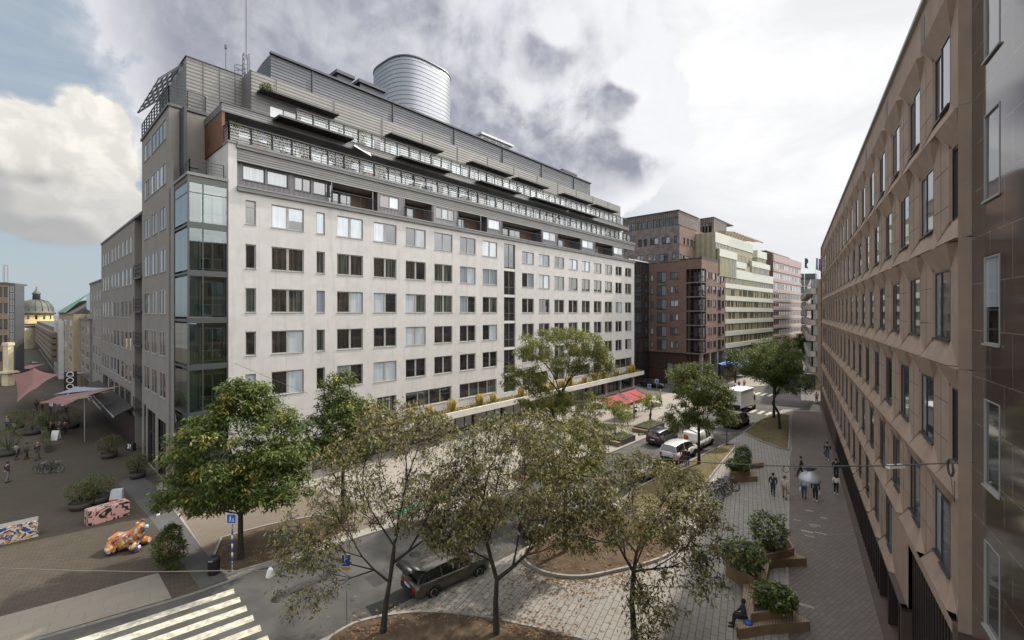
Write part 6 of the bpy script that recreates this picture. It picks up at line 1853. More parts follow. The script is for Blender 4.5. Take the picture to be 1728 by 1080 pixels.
def car(name, label, loc, rotz, prof, L, W_, paint, wheels, wr=.33, glass=None, cat='car', group=None, pickup=None, rails=False, van=False):
    """prof: list of stations (x, z_sill, z_belt, z_roof, half-width belt, half-width roof) from rear (-L/2) to front (+L/2)"""
    t = thing(name, label, cat, loc, rotz, group)
    Mt = worldm(t)
    mb = MB(Mt)
    # painted body below the belt line: rounded cross sections
    rings = []
    for x, zs, zb, zr, hb, hr in prof:
        zm = zs + (zb - zs) * .55
        rings.append([(x, -hb * .90, zs), (x, -hb * 1.0, zs + .16), (x, -hb * 1.02, zm), (x, -hb * .96, zb), (x, 0, zb + .015 if zr <= zb + .03 else zb), (x, hb * .96, zb), (x, hb * 1.02, zm), (x, hb * 1.0, zs + .16), (x, hb * .90, zs)])
    mb.loft(rings, 0)
    mb.build('body', paint, t)
    # greenhouse: glass all round, painted roof and pillars
    cab = [p for p in prof if p[3] > p[2] + .03]
    mg = MB(Mt); rg = []
    i0, i1 = prof.index(cab[0]), prof.index(cab[-1])
    for x, zs, zb, zr, hb, hr in prof[max(0, i0 - 1):i1 + 2]:
        if zr <= zb + .03: zr = zb + .02; hr = hb * .95
        rg.append([(x, -hb * .955, zb - .01), (x, -(hb * .955 * .4 + hr * .6), zb + (zr - zb) * .62), (x, -hr, zr - .02), (x, hr, zr - .02), (x, (hb * .955 * .4 + hr * .6), zb + (zr - zb) * .62), (x, hb * .955, zb - .01)])
    mg.loft(rg, 0, smooth=False); gh = mg.build('glass', G_car, t)
    mr = MB(Mt); rr_ = []
    for x, zs, zb, zr, hb, hr in cab:
        rr_.append([(x, -hr * 1.01, zr - .05), (x, -hr * .93, zr + .012), (x, 0, zr + .035), (x, hr * .93, zr + .012), (x, hr * 1.01, zr - .05)])
    mr.loft(rr_, 0, closed=False, cap=False)
    for sgn in (-1, 1):
        for j, q in enumerate(cab):
            if j in (0, len(cab) - 1) or j % 2 == 0:
                nb = prof[max(0, i0 - 1)] if j == 0 else prof[min(len(prof) - 1, i1 + 1)] if j == len(cab) - 1 else q
                mr.bar((nb[0], sgn * nb[4] * .955, nb[2]), (q[0], sgn * q[5] * 1.0, q[3] - .02), .09 if j in (0, len(cab) - 1) else .06, .05)
    if rails:
        for sgn in (-1, 1): mr.bar((cab[0][0] + .15, sgn * cab[0][5] * .9, cab[0][3] + .07), (cab[-1][0] - .2, sgn * cab[-1][5] * .9, cab[-1][3] + .07), .035, .035, 1)
    mr.build('roof', [paint, M_rim], t)
    if van:      # closed load space: painted panels over the rear glass
        mv = MB(Mt); r2 = []
        for x, zs, zb, zr, hb, hr in [c for c in cab if c[0] <= van]:
            r2.append([(x, -hb * .965, zb - .05), (x, -(hb * .96 * .4 + hr * .6) - .012, zb + (zr - zb) * .62), (x, -hr - .012, zr - .03), (x, -hr * .9, zr + .02), (x, hr * .9, zr + .02), (x, hr + .012, zr - .03), (x, (hb * .96 * .4 + hr * .6) + .012, zb + (zr - zb) * .62), (x, hb * .965, zb - .05)])
        r2[0] = [(p[0] - .03, p[1], p[2]) for p in r2[0]]
        mv.loft(r2, 0); mv.build('load_space', paint, t)
    for wx in wheels:
        for sgn in (-1, 1):
            mw = MB(Mt @ Matrix.Translation((wx, sgn * (W_ / 2 - .11), wr)) @ Matrix.Rotation(R(90), 4, 'X'))
            mw.lathe([(wr * .62, -.11), (wr * .94, -.12), (wr, -.07), (wr, .07), (wr * .94, .12), (wr * .62, .11)], 20)
            wh = mw.build('wheel', M_tyre, t)
            mw = MB(Mt @ Matrix.Translation((wx, sgn * (W_ / 2 - .11), wr)) @ Matrix.Rotation(R(90), 4, 'X'))
            mw.lathe([(0, -.095), (wr * .3, -.1), (wr * .62, -.115), (wr * .64, -.08), (wr * .64, .08), (wr * .62, .115), (wr * .3, .1), (0, .095)], 12)
            mw.build('rim', M_rim, wh)
            ma = MB(Mt)      # dark wheel arch
            ma.tube([(wx + (wr + .055) * math.cos(a), sgn * (W_ / 2 + .004), wr + (wr + .055) * math.sin(a)) for a in [math.pi * k / 10 for k in range(11)]], .045, 5)
            ma.build('wheel_arch', M_trim, t)
    r0, r1 = prof[0], prof[-1]; r0b = prof[1]
    for sgn in (-1, 1):
        m1 = MB(Mt); m1.box(r0[0] - .03, r0[0] + .12, sgn * r0[4] * .98, sgn * (r0[4] * .98 - .20), r0[2] - .34, r0[2] - .02); m1.build('tail_lamp', M_red, t)
        m1 = MB(Mt); m1.box(r1[0] - .10, r1[0] + .02, sgn * r1[4] * .97, sgn * (r1[4] * .97 - .34), r1[2] - .22, r1[2] - .05); m1.build('head_lamp', M_lamp, t)
        c0 = cab[-1]; m1 = MB(Mt); m1.box(c0[0] - .05, c0[0] + .12, sgn * (c0[4] + .02), sgn * (c0[4] + .2), c0[2] + .02, c0[2] + .2); m1.build('mirror', paint, t)
    m1 = MB(Mt); m1.box(r0[0] - .06, r0[0] + .1, -r0[4] * .95, r0[4] * .95, r0[1] + .02, r0[1] + .26); m1.box(r1[0] - .1, r1[0] + .05, -r1[4] * .92, r1[4] * .92, r1[1] + .02, r1[1] + .24); m1.build('bumper', M_trim, t)
    m1 = MB(Mt); m1.box(r0[0] - .075, r0[0] - .02, -.26, .26, r0[1] + .34, r0[1] + .45); m1.build('number_plate', M_plate, t)
    return t
def suv(h=1.68, L=4.7, w=.93):
    a = L / 2
    return [(-a, .34, .98, .98, w * .86, .1), (-a + .12, .30, 1.06, 1.06, w * .94, .1), (-a + .35, .28, 1.08, h - .10, w * .97, w * .70), (-a + .9, .26, 1.06, h - .02, w, w * .74), (-a + 1.9, .26, 1.04, h, w, w * .76), (-a + 2.65, .26, 1.02, h - .05, w, w * .74),
            (a - 1.45, .26, 1.02, h - .20, w, w * .72), (a - 1.02, .26, 1.02, 1.02, w * .99, .1), (a - .5, .27, .96, .96, w * .96, .1), (a - .12, .3, .86, .86, w * .88, .1), (a, .34, .72, .72, w * .78, .1)]
def estate(h=1.47, L=4.85, w=.91):
    a = L / 2
    return [(-a, .33, .84, .84, w * .84, .1), (-a + .1, .28, .95, .95, w * .93, .1), (-a + .28, .25, .97, 1.02, w * .97, w * .66), (-a + .72, .24, .96, h - .10, w, w * .66), (-a + 1.5, .24, .95, h - .01, w, w * .70), (-a + 2.4, .24, .93, h, w, w * .71),
            (a - 1.95, .24, .92, h - .10, w, w * .69), (a - 1.55, .24, .92, h - .30, w, w * .67), (a - 1.2, .24, .92, .92, w * .99, .1), (a - .6, .25, .85, .85, w * .95, .1), (a - .14, .28, .72, .72, w * .84, .1), (a, .33, .6, .6, w * .7, .1)]
def sedan(h=1.45, L=4.6, w=.89):
    a = L / 2
    return [(-a, .32, .86, .86, w * .84, .1), (-a + .15, .28, .94, .94, w * .92, .1), (-a + .75, .25, .97, .99, w * .98, .1), (-a + 1.35, .24, .96, h - .06, w, w * .68), (-a + 1.9, .24, .95, h, w, w * .72), (-a + 2.5, .24, .93, h - .03, w, w * .71),
            (a - 1.75, .24, .92, h - .22, w, w * .68), (a - 1.30, .24, .93, .93, w * .99, .1), (a - .6, .25, .86, .86, w * .95, .1), (a - .14, .28, .74, .74, w * .86, .1), (a, .32, .62, .62, w * .74, .1)]
def vanp(h=1.86, L=4.5, w=.93):
    a = L / 2
    return [(-a, .32, 1.0, h - .12, w * .94, w * .80), (-a + .1, .28, 1.02, h - .02, w * .98, w * .84), (-a + 1.0, .26, 1.02, h, w, w * .85), (-a + 2.0, .26, 1.02, h, w, w * .85), (-a + 2.6, .26, 1.02, h - .05, w, w * .84),
            (a - 1.35, .26, 1.02, h - .28, w, w * .80), (a - .85, .26, 1.04, 1.04, w * .98, .1), (a - .35, .28, .96, .96, w * .94, .1), (a, .34, .78, .78, w * .82, .1)]
P_white = carpaint('white_car_paint', (.72, .72, .71), 0); P_silver = carpaint('silver_car_paint', (.40, .42, .44), .5); P_black = carpaint('black_car_paint', (.013, .013, .016), .1); P_dark = carpaint('anthracite_car_paint', (.035, .037, .042), .3); P_bronze = carpaint('bronze_grey_car_paint', (.10, .088, .075), .5)
A45 = R(45)
def onroad(px, py): return gp(px, py, 0)
car('parked_car', 'bronze grey estate car with its tailgate raised, parked by the bottom bed', onroad(738, 992) + Vector((.5, .7, 0)), R(40), estate(), 4.85, 1.86, P_bronze, (-1.45, 1.42), group='cars parked along the kerb', rails=True)
tgm = bpy.data.objects['parked_car']; Mt = worldm(tgm)
mb = MB(Mt); mb.loft([[(-1.72, -.6, 1.36), (-1.72, .6, 1.36), (-1.72, .6, 1.41), (-1.72, -.6, 1.41)], [(-2.55, -.68, 1.74), (-2.55, .68, 1.74), (-2.55, .68, 1.79), (-2.55, -.68, 1.79)]], 0); mb.loft([[(-2.55, -.68, 1.74), (-2.55, .68, 1.74), (-2.55, .68, 1.79), (-2.55, -.68, 1.79)], [(-2.78, -.64, 1.52), (-2.78, .64, 1.52), (-2.81, .64, 1.56), (-2.81, -.64, 1.56)]], 0)
mb.build('tailgate', M_black, tgm)
car('moving_car', 'anthracite crossover car with glowing red tail lamps driving off beside the white pickup', onroad(1118, 746), A45, suv(1.62, 4.6), 4.6, 1.86, P_dark, (-1.38, 1.38), group='cars on the street', rails=True)
pk = car('pickup_truck', 'white pickup with a hard canopy over its bed, parked behind the silver saloon', onroad(1146, 773), A45, [(p[0], p[1] + .12, p[2] + .12, p[3] + .13 if p[3] > p[2] + .03 else p[3] + .12, p[4], p[5]) for p in suv(1.70, 5.1, .93)], 5.1, 1.88, P_white, (-1.55, 1.6), wr=.38, cat='pickup', rails=True)
car('parked_car', 'silver saloon at the kerb half hidden by the foreground tree, ahead of it the pickup', onroad(1098, 800), A45, sedan(), 4.6, 1.8, P_silver, (-1.35, 1.38), group='cars parked along the kerb')
car('delivery_van', 'small white delivery van with a red round mark on its rear, by the dry lawn', onroad(1179, 752), A45, vanp(), 4.4, 1.86, P_white, (-1.35, 1.35), cat='van', van=.3)
vt = bpy.data.objects['delivery_van']; Mt = worldm(vt)
mb = MB(Mt @ Matrix.Translation((-2.265, .42, 1.32)) @ Matrix.Rotation(R(-90), 4, 'Y')); mb.lathe([(0, .03), (.27, .03), (.27, 0), (0, 0)], 16); mb.build('emblem', mat('red_emblem', (.55, .06, .03), .5), vt)
car('black_van', 'black people carrier parked half behind the kerb sapling', onroad(1243, 718), A45, vanp(1.9, 4.9, .95), 4.9, 1.92, P_black, (-1.5, 1.5), cat='van')
car('parked_car', 'white hatchback mostly hidden behind the lime tree crown', onroad(983, 858), A45, sedan(1.5, 4.2), 4.2, 1.78, P_white, (-1.25, 1.25), group='cars parked along the kerb')
car('parked_car', 'dark saloon under the foreground trees beside the round bed', onroad(928, 892), R(44), sedan(1.46, 4.6), 4.6, 1.82, P_dark, (-1.35, 1.38), group='cars parked along the kerb')
car('taxi', 'black car waiting in the side street in front of the brick arcade', onroad(1102, 653), R(-42), suv(1.6, 4.7), 4.7, 1.86, P_black, (-1.4, 1.4), cat='car')
# box truck
tl = onroad(1251, 693)
tr_ = thing('box_truck', 'white box truck seen from behind at the junction', 'truck', tl, R(42))
Mt = worldm(tr_)
M_box = mat('white_truck_panel', (.74, .74, .72), .5, var=.06, vscale=1.2)
mb = MB(Mt); mb.box(-3.1, 1.7, -1.12, 1.12, .95, 3.35); mb.build('cargo_box', M_box, tr_)
mb = MB(Mt)
for y in (-1.1, 1.1):
    mb.box(-3.16, -3.1, y - .06, y + .06, .9, 3.4)
mb.box(-3.16, -3.1, -1.1, 1.1, 3.28, 3.4); mb.box(-3.16, -3.1, -1.1, 1.1, 2.1, 2.16); mb.box(-3.14, 1.72, -1.16, 1.16, 3.35, 3.41); mb.build('box_frame', M_white, tr_)
mb = MB(Mt); mb.box(-3.2, -3.1, -1.05, 1.05, .95, 1.35); mb.box(-3.2, -3.12, -.9, .9, .55, .75); mb.box(-3.0, 3.2, -.45, .45, .5, .9); mb.build('chassis', M_trim, tr_)
mb = MB(Mt); rings = [[(x, -1.0, .55), (x, -1.0, zt), (x, 1.0, zt), (x, 1.0, .55)] for x, zt in ((1.78, 2.35), (2.7, 2.4), (3.1, 1.45), (3.55, 1.3), (3.65, .9))]; mb.loft(rings, 0, smooth=False); mb.build('cab', P_white, tr_)
mb = MB(Mt); mb.box(1.95, 2.6, -1.02, -1.0, 1.5, 2.15); mb.box(1.95, 2.6, 1.0, 1.02, 1.5, 2.15); mb.poly(((2.76, -.9, 2.3), (2.76, .9, 2.3), (3.1, .9, 1.52), (3.1, -.9, 1.52))); mb.build('cab_glass', G_car, tr_)
for wx in (-2.0, 2.4):
    for sgn in (-1, 1):
        mw = MB(Mt @ Matrix.Translation((wx, sgn * .92, .4)) @ Matrix.Rotation(R(90), 4, 'X')); mw.lathe([(.22, -.13), (.38, -.14), (.4, -.08), (.4, .08), (.38, .14), (.22, .13)], 16); wh = mw.build('wheel', M_tyre, tr_)
        mw = MB(Mt @ Matrix.Translation((wx, sgn * .92, .4)) @ Matrix.Rotation(R(90), 4, 'X')); mw.lathe([(0, -.1), (.24, -.12), (.24, .12), (0, .1)], 10); mw.build('rim', M_rim, wh)
for sgn in (-1, 1):
    mb = MB(Mt); mb.box(-3.22, -3.14, sgn * .85, sgn * 1.1, .62, .82); mb.build('tail_lamp', M_red, tr_)

# ------------------------------------------------------------------ bicycles and scooters
def make_bike(label, frame_m, group):
    t = thing('bicycle', label, 'bicycle', (0, 0, 0), 0, group)
    for wx in (-.52, .52):
        mw = MB(Matrix.Translation((wx, 0, .34)) @ Matrix.Rotation(R(90), 4, 'X'))
        ring = [(.325 * math.cos(a), .325 * math.sin(a), 0) for a in [2 * math.pi * k / 24 for k in range(25)]]
        mw.tube(ring, .022, 5, cap=False); wh = mw.build('wheel', M_tyre, t)
        mw = MB(Matrix.Translation((wx, 0, .34)) @ Matrix.Rotation(R(90), 4, 'X'))
        for k in range(9): a = 2 * math.pi * k / 9; mw.bar((0, 0, 0), (.31 * math.cos(a), .31 * math.sin(a), 0), .006)
        mw.tube([(.30 * math.cos(a), .30 * math.sin(a), 0) for a in [2 * math.pi * k / 20 for k in range(21)]], .01, 4, cap=False); mw.build('rim', M_rim, wh)
    mb = MB()
    for a, c in (((-.52, 0, .34), (-.08, 0, .30)), ((-.08, 0, .30), (-.2, 0, .82)), ((-.2, 0, .80), (.34, 0, .82)), ((-.08, 0, .30), (.36, 0, .74)), ((.33, 0, .95), (.38, 0, .66)), ((.38, 0, .66), (.52, 0, .34)), ((-.52, 0, .34), (-.19, 0, .76))):
        mb.tube([a, c], .019, 6)
    mb.build('frame', frame_m, t)
    mb = MB(); mb.tube([(.22, -.27, 1.0), (.33, -.2, 1.04), (.35, 0, .99), (.33, .2, 1.04), (.22, .27, 1.0)], .014, 5); mb.tube([(.33, 0, .92), (.35, 0, 1.0)], .018, 5); mb.build('handlebar', M_steel, t)
    mb = MB(); mb.loft([[(-.36, -.08, .93), (-.36, .08, .93), (-.36, .08, .97), (-.36, -.08, .97)], [(-.2, -.07, .94), (-.2, .07, .94), (-.2, .07, .985), (-.2, -.07, .985)], [(-.05, -.02, .93), (-.05, .02, .93), (-.05, .02, .96), (-.05, -.02, .96)]], 0); mb.tube([(-.22, 0, .8), (-.23, 0, .94)], .014, 5); mb.build('saddle', M_black, t)
    mb = MB(); mb.box(-.74, -.36, -.06, .06, .70, .72); mb.bar((-.7, 0, .71), (-.53, 0, .36), .015); mb.build('carrier', M_black, t)
    return t
M_bk = [mat('bike_frame_black', (.02, .02, .022), .35), mat('bike_frame_blue', (.03, .05, .10), .35), mat('bike_frame_grey', (.14, .15, .16), .35)]
grpA = 'bicycles parked beside the timber planter'; grpB = 'bicycles leaning together on the plaza'; grpC = 'bicycles by the pavement planters'
bA = make_bike('dark bicycle in the rack cluster between dry lawn and timber planter', M_bk[0], grpA)
rb_ = random.Random(77)
first = True
for (px, py, n, sp, g, lab) in ((1216, 832, 9, .42, grpA, 'dark bicycle in the rack cluster between dry lawn and timber planter'), (86, 798, 4, .35, grpB, 'dark bicycle in the leaning huddle on the left plaza'), (1022, 748, 3, .5, grpC, 'bicycle standing beside the nearer dark pavement planter'), (1128, 712, 5, .45, grpC, 'bicycle in the cluster by the kerb beyond the planters')):
    c = gp(px, py, PZ)
    for k in range(n):
        o = bA if first else copy_tree(bA)
        first = False
        d = Vector((.72, .70, 0)) if g == grpA else Vector((.9, .3, 0)) if g == grpB else Vector((.72, .7, 0))
        place(o, c + d * sp * (k - n / 2) + Vector((rb_.uniform(-.12, .12), rb_.uniform(-.2, .2), 0)), (R(-35) if g != grpB else R(15)) + rb_.uniform(-.35, .35) + (math.pi if rb_.random() < .4 else 0), lab)
        o.rotation_euler.x = rb_.uniform(-.16, .16); o['group'] = g
M_tq = mat('green_scooter_paint', (.02, .24, .14), .4)
def make_scooter():
    t = thing('kick_scooter', 'green rental scooter standing in the row beside the road', 'scooter', (0, 0, 0), 0, 'green scooters in a row on the pavement edge')
    mb = MB(); mb.box(-.42, .35, -.085, .085, .12, .17); mb.box(-.55, -.40, -.05, .05, .14, .24); mb.build('deck', M_tq, t)
    mb = MB(); mb.tube([(.38, 0, .12), (.46, 0, .35), (.36, 0, 1.12)], [.03, .03, .022], 6); mb.box(.33, .41, -.05, .05, .85, 1.0); mb.build('stem', M_tq, t)
    mb = MB(); mb.tube([(.36, -.26, 1.12), (.35, 0, 1.15), (.36, .26, 1.12)], .018, 5); mb.build('handlebar', M_black, t)
    for wx in (-.5, .48):
        mw = MB(Matrix.Translation((wx, 0, .11)) @ Matrix.Rotation(R(90), 4, 'X')); mw.lathe([(.03, -.025), (.1, -.03), (.11, 0), (.1, .03), (.03, .025)], 14); mw.build('wheel', M_tyre, t)
    return t
sc0 = make_scooter()
a_, c_ = gp(668, 872, PZ), gp(764, 834, PZ)
for k in range(13):
    o = sc0 if k == 0 else copy_tree(sc0)
    place(o, a_.lerp(c_, k / 12) + Vector((rb_.uniform(-.1, .1), rb_.uniform(-.1, .1), 0)), R(-45) + rb_.uniform(-.2, .2))
o = copy_tree(sc0); place(o, gp(1084, 734, PZ), R(20), 'single green rental scooter in front of the dark planter by the awnings'); del o['group']
o = copy_tree(sc0); place(o, gp(1178, 935, PZ), R(120), 'single green rental scooter under the rightmost foreground tree'); del o['group']

# ------------------------------------------------------------------ people
def skin_mesh(name, pts, edges, rads, m, parent, root=0, sub=1, M=None):
    me = bpy.data.meshes.new(name)
    me.from_pydata([tuple(M @ Vector(p)) if M else tuple(p) for p in pts], edges, [])
    me.materials.append(m)
    o = bpy.data.objects.new(name, me); COL.objects.link(o); o.parent = parent
    md = o.modifiers.new('skin', 'SKIN'); md.use_smooth_shade = True; md.branch_smoothing = .4
    sv = me.skin_vertices[0].data
    for i, r in enumerate(rads): sv[i].radius = r if hasattr(r, '__len__') else (r, r)
    for i in range(len(pts)): sv[i].use_root = (i == root)
    s = o.modifiers.new('smooth', 'SUBSURF'); s.levels = sub; s.render_levels = sub
    return o
def cloth(name, c): return mat('cloth_' + name, c, .85, var=.2, vscale=5)
M_skin = [mat('skin_light', (.42, .26, .19), .6), mat('skin_brown', (.16, .085, .05), .6), mat('skin_tan', (.32, .19, .125), .6)]
M_hair = [mat('hair_dark', (.018, .013, .010), .7), mat('hair_brown', (.07, .042, .022), .7), mat('hair_fair', (.28, .20, .10), .7), mat('hair_grey', (.25, .24, .23), .7)]
M_shoe = mat('dark_shoes', (.02, .018, .017), .6); M_wshoe = mat('white_shoes', (.65, .65, .63), .6)

def person(label, loc, rotz, top, legs, stride=.28, skin=0, hair=0, h=1.75, arm=(.15, -.1), coat=False, shoes=None, bag=None, pose='walk', skirt=False, slim=1.0, look=0, cat='person', group=None, parts=True):
    """stride: fore-aft half step; arm: (left, right) fore-aft hand swing; a skinned body with clothes as children"""
    t = thing('person', label, cat, loc, rotz, group)
    k = h / 1.75
    sw = .19 * slim; hw = .09
    hip = .93; knee = .50
    sit = pose == 'sit'
    zo = -.42 if sit else 0          # seated pelvis drops to seat height
    P0 = (0, 0, hip + zo)
    A = lambda x, y, z: Vector((x, y, z + zo))
    if sit:
        kneeL, kneeR = Vector((.42, .12, .50)), Vector((.40, -.12, .52)); ankL, ankR = Vector((.52, .12, .09)), Vector((.44, -.12, .09))
    else:
        kneeL, kneeR = Vector((stride * .45 + .05, hw, knee)), Vector((-stride * .2 + .03, -hw, knee)); ankL, ankR = Vector((stride, hw, .09)), Vector((-stride, -hw, .12 if stride > .1 else .09))
    hipL, hipR = A(0, hw, hip - .02), A(0, -hw, hip - .02)
    chest = A(.015 if sit else .02, 0, 1.30); neck = A(.02, 0, 1.47); headc = A(.045, 0, 1.60); crown = A(.03, 0, 1.70)
    shL, shR = A(.0, sw, 1.40), A(.0, -sw, 1.40)
    al, ar = arm
    if sit: elL, elR, haL, haR = A(.08, .24, 1.14), A(.08, -.24, 1.14), A(.32, .1, 1.05), A(.32, -.1, 1.05)
    else: elL, elR, haL, haR = A(al * .35 - .03, sw + .06, 1.13), A(ar * .35 - .03, -sw - .06, 1.13), A(al, sw + .05, .87 + abs(al) * .3), A(ar, -sw - .05, .87 + abs(ar) * .3)
    Ms = Matrix.Scale(k, 4)
    # body: one continuous skin from feet to head, with palms
    pts = [P0, A(0, 0, 1.12), chest, neck, headc, crown, shL, elL, haL, shR, elR, haR, hipL, kneeL, ankL, ankL + Vector((.17, 0, -.05)), hipR, kneeR, ankR, ankR + Vector((.17, 0, -.05))]
    eds = [(0, 1), (1, 2), (2, 3), (3, 4), (4, 5), (2, 6), (6, 7), (7, 8), (2, 9), (9, 10), (10, 11), (0, 12), (12, 13), (13, 14), (14, 15), (0, 16), (16, 17), (17, 18), (18, 19)]
    rd = [(.12, .10), (.115, .09), (.135, .10), .052, (.082, .098), (.065, .07), .055, .042, .028, .055, .042, .028, .082, .056, .04, .035, .082, .056, .04, .035]
    fing = []
    for s_, h0, e0 in ((1, 8, elL), (-1, 11, elR)):
        hp = pts[h0]; d = (hp - e0).normalized(); side = Vector((1, 0, 0)) if not sit else Vector((0, 1, 0))
        pm = len(pts); pts.append(hp + d * .06); rd.append((.034, .018)); eds.append((h0, pm))
    skin_mesh('body', pts, eds, [tuple(v * k for v in r) if hasattr(r, '__len__') else r * k for r in rd], M_skin[skin], t, 0, 1, Ms)
    # separate fingers and a thumb on each palm, and facial relief
    for s_, h0, e0 in ((1, haL, elL), (-1, haR, elR)):
        mb = MB(worldm(t) @ Ms)
        d = (h0 - e0).normalized(); cr = d.cross(Vector((0, 1, 0))).normalized()
        for q, ln in ((-1.5, .062), (-.5, .075), (.5, .07), (1.5, .055)):
            b0 = h0 + d * .075 + cr * q * .017
            mb.tube([b0, b0 + d * ln * .5, b0 + d * ln * .9 + Vector((0, -s_ * .018, 0))], [.0095, .0085, .006], 5)
        mb.tube([h0 + d * .03 + cr * .03, h0 + d * .07 + cr * .052, h0 + d * .095 + cr * .05], [.011, .0095, .007], 5)
        mb.build('hand', M_skin[skin], t)
    hd = headc; mb = MB(worldm(t) @ Ms)
    mb.loft([[hd + Vector((.085, y, z)) for y, z in ((-.012, .02), (.012, .02), (.016, -.02), (-.016, -.02))], [hd + Vector((.112, y, z)) for y, z in ((-.006, -.005), (.006, -.005), (.012, -.022), (-.012, -.022))]], 0)
    for s_ in (-1, 1): mb.lathe([(0, -.028), (.012, -.02), (.014, .02), (0, .03)], 6, c=hd + Vector((.0, s_ * .086, -.005)))
    mb.box(hd.x + .088, hd.x + .094, -.024, .024, hd.z - .05, hd.z - .042, 1)
    for s_ in (-1, 1): mb.lathe([(0, -.012), (.011, 0), (0, .012)], 6, 2, c=hd + Vector((.086, s_ * .032, .018)))
    mb.build('face', [M_skin[skin], mat('lips', (.25, .09, .08), .6), M_black], t)
    # hair cap
    mb = MB(worldm(t) @ Ms); mb.lathe([(.088, -.06), (.098, .0), (.094, .06), (.07, .1), (.03, .125), (0, .13)], 12, c=hd + Vector((-.014, 0, .015)))
    if look: mb.loft([[hd + Vector((-.06, -.07, .02)), hd + Vector((-.06, .07, .02)), hd + Vector((-.11, .05, .02)), hd + Vector((-.11, -.05, .02))], [hd + Vector((-.05, -.09, -.18)), hd + Vector((-.05, .09, -.18)), hd + Vector((-.12, .07, -.2)), hd + Vector((-.12, -.07, -.2))]], 0)
    mb.build('hair', M_hair[hair], t)
    # upper garment
    e_ = .018
    zb_ = .98 if not coat else .62
    pts = [A(0, 0, zb_ if not (coat and sit) else .9), A(0, 0, 1.12), chest, A(.02, 0, 1.44), shL, elL, haL - (haL - elL) * .12, shR, elR, haR - (haR - elR) * .12]
    eds = [(0, 1), (1, 2), (2, 3), (2, 4), (4, 5), (5, 6), (2, 7), (7, 8), (8, 9)]
    rd = [(.145 + (.03 if coat else 0), .13 + (.02 if coat else 0)), (.138, .115), (.16, .125), .07, .078, .06, .048, .078, .06, .048]
    skin_mesh('jacket' if coat else 'shirt', pts, eds, [tuple(v * k for v in r) if hasattr(r, '__len__') else r * k for r in rd], top, t, 1, 1, Ms)
    # legs
    if skirt:
        mb = MB(worldm(t) @ Ms); mb.lathe([(.14, 1.02), (.17, .85), (.24, .45), (.25, .42)], 14, c=(0, 0, zo)); mb.build('skirt', legs, t)
    else:
        pts = [P0, hipL, kneeL, ankL + Vector((0, 0, .02)), hipR, kneeR, ankR + Vector((0, 0, .02))]
        skin_mesh('trousers', pts, [(0, 1), (1, 2), (2, 3), (0, 4), (4, 5), (5, 6)], [tuple(v * k for v in r) if hasattr(r, '__len__') else r * k for r in ((.135, .11), .105, .078, .062, .105, .078, .062)], legs, t, 0, 1, Ms)
    mb = MB(worldm(t) @ Ms)
    for a in (ankL, ankR):
        b0 = Vector((a.x, a.y, a.z - .09))
        mb.loft([[b0 + Vector((-.07, -.04, 0)), b0 + Vector((-.07, .04, 0)), b0 + Vector((-.07, .035, .1)), b0 + Vector((-.07, -.035, .1))], [b0 + Vector((.06, -.048, 0)), b0 + Vector((.06, .048, 0)), b0 + Vector((.06, .04, .09)), b0 + Vector((.06, -.04, .09))], [b0 + Vector((.2, -.04, 0)), b0 + Vector((.2, .04, 0)), b0 + Vector((.2, .03, .045)), b0 + Vector((.2, -.03, .045))]], 0)
    mb.build('shoes', shoes or M_shoe, t)
    if bag:
        kind, col, sd = bag
        Mw = worldm(t) @ Ms; hp = haL if sd > 0 else haR
        b = MB(Mw)
        if kind == 'back':
            b.loft([[(-.14, -.14, 1.0), (-.14, .14, 1.0), (-.28, .12, 1.0), (-.28, -.12, 1.0)], [(-.14, -.15, 1.25), (-.14, .15, 1.25), (-.30, .13, 1.2), (-.30, -.13, 1.2)], [(-.12, -.1, 1.44), (-.12, .1, 1.44), (-.22, .09, 1.43), (-.22, -.09, 1.43)]], 0)
            c = hp
        else:
            c = hp + (Vector((0, 0, -.12)))
            b.loft([[c + Vector((-.17, -.05, -.32)), c + Vector((.17, -.05, -.32)), c + Vector((.17, .05, -.32)), c + Vector((-.17, .05, -.32))], [c + Vector((-.18, -.07, -.18)), c + Vector((.18, -.07, -.18)), c + Vector((.18, .07, -.18)), c + Vector((-.18, .07, -.18))], [c + Vector((-.13, -.03, 0)), c + Vector((.13, -.03, 0)), c + Vector((.13, .03, 0)), c + Vector((-.13, .03, 0))]], 0)
            b.tube([c + Vector((-.1, 0, -.01)), c + Vector((-.05, 0, .07)), c + Vector((.05, 0, .07)), c + Vector((.1, 0, -.01))], .009, 5)
        o = b.build('backpack' if kind == 'back' else 'bag', mat('bag_' + label.split()[0] + str(int(col[0] * 100)), col, .7))
        tag(o, kind == 'back' and 'dark backpack worn by the ' + ' '.join(label.split()[:7]) or 'bag hanging from the hand of the ' + ' '.join(label.split()[:7]), 'bag')
    return t
C_black = cloth('black', (.018, .018, .02)); C_navy = cloth('navy', (.022, .027, .048)); C_jean = cloth('denim', (.06, .10, .18)); C_white = cloth('white', (.68, .67, .64)); C_beige = cloth('beige', (.36, .29, .22)); C_grey = cloth('grey', (.16, .16, .165)); C_brown = cloth('brown', (.09, .06, .045)); C_pink = cloth('pink', (.50, .14, .17)); C_green = cloth('olive', (.07, .075, .045)); C_blue = cloth('blue', (.16, .22, .34))
AWAY, TOW = R(58), R(-122)       # walking up the path / towards the camera
pl = lambda px, py: gp(px, py, PZ)
person('man in a dark navy suit walking away on the grey paving', pl(1304.5, 836), AWAY, C_navy, C_navy, .2, 0, 0, 1.8, (.12, -.12), coat=False)
person('man in a pale pink shirt and beige trousers, jacket over his arm, walking away', pl(1324, 841), AWAY, cloth('blush', (.55, .45, .40)), C_beige, .24, 0, 1, 1.78, (.05, -.15), bag=('hand', (.30, .23, .17), -1))
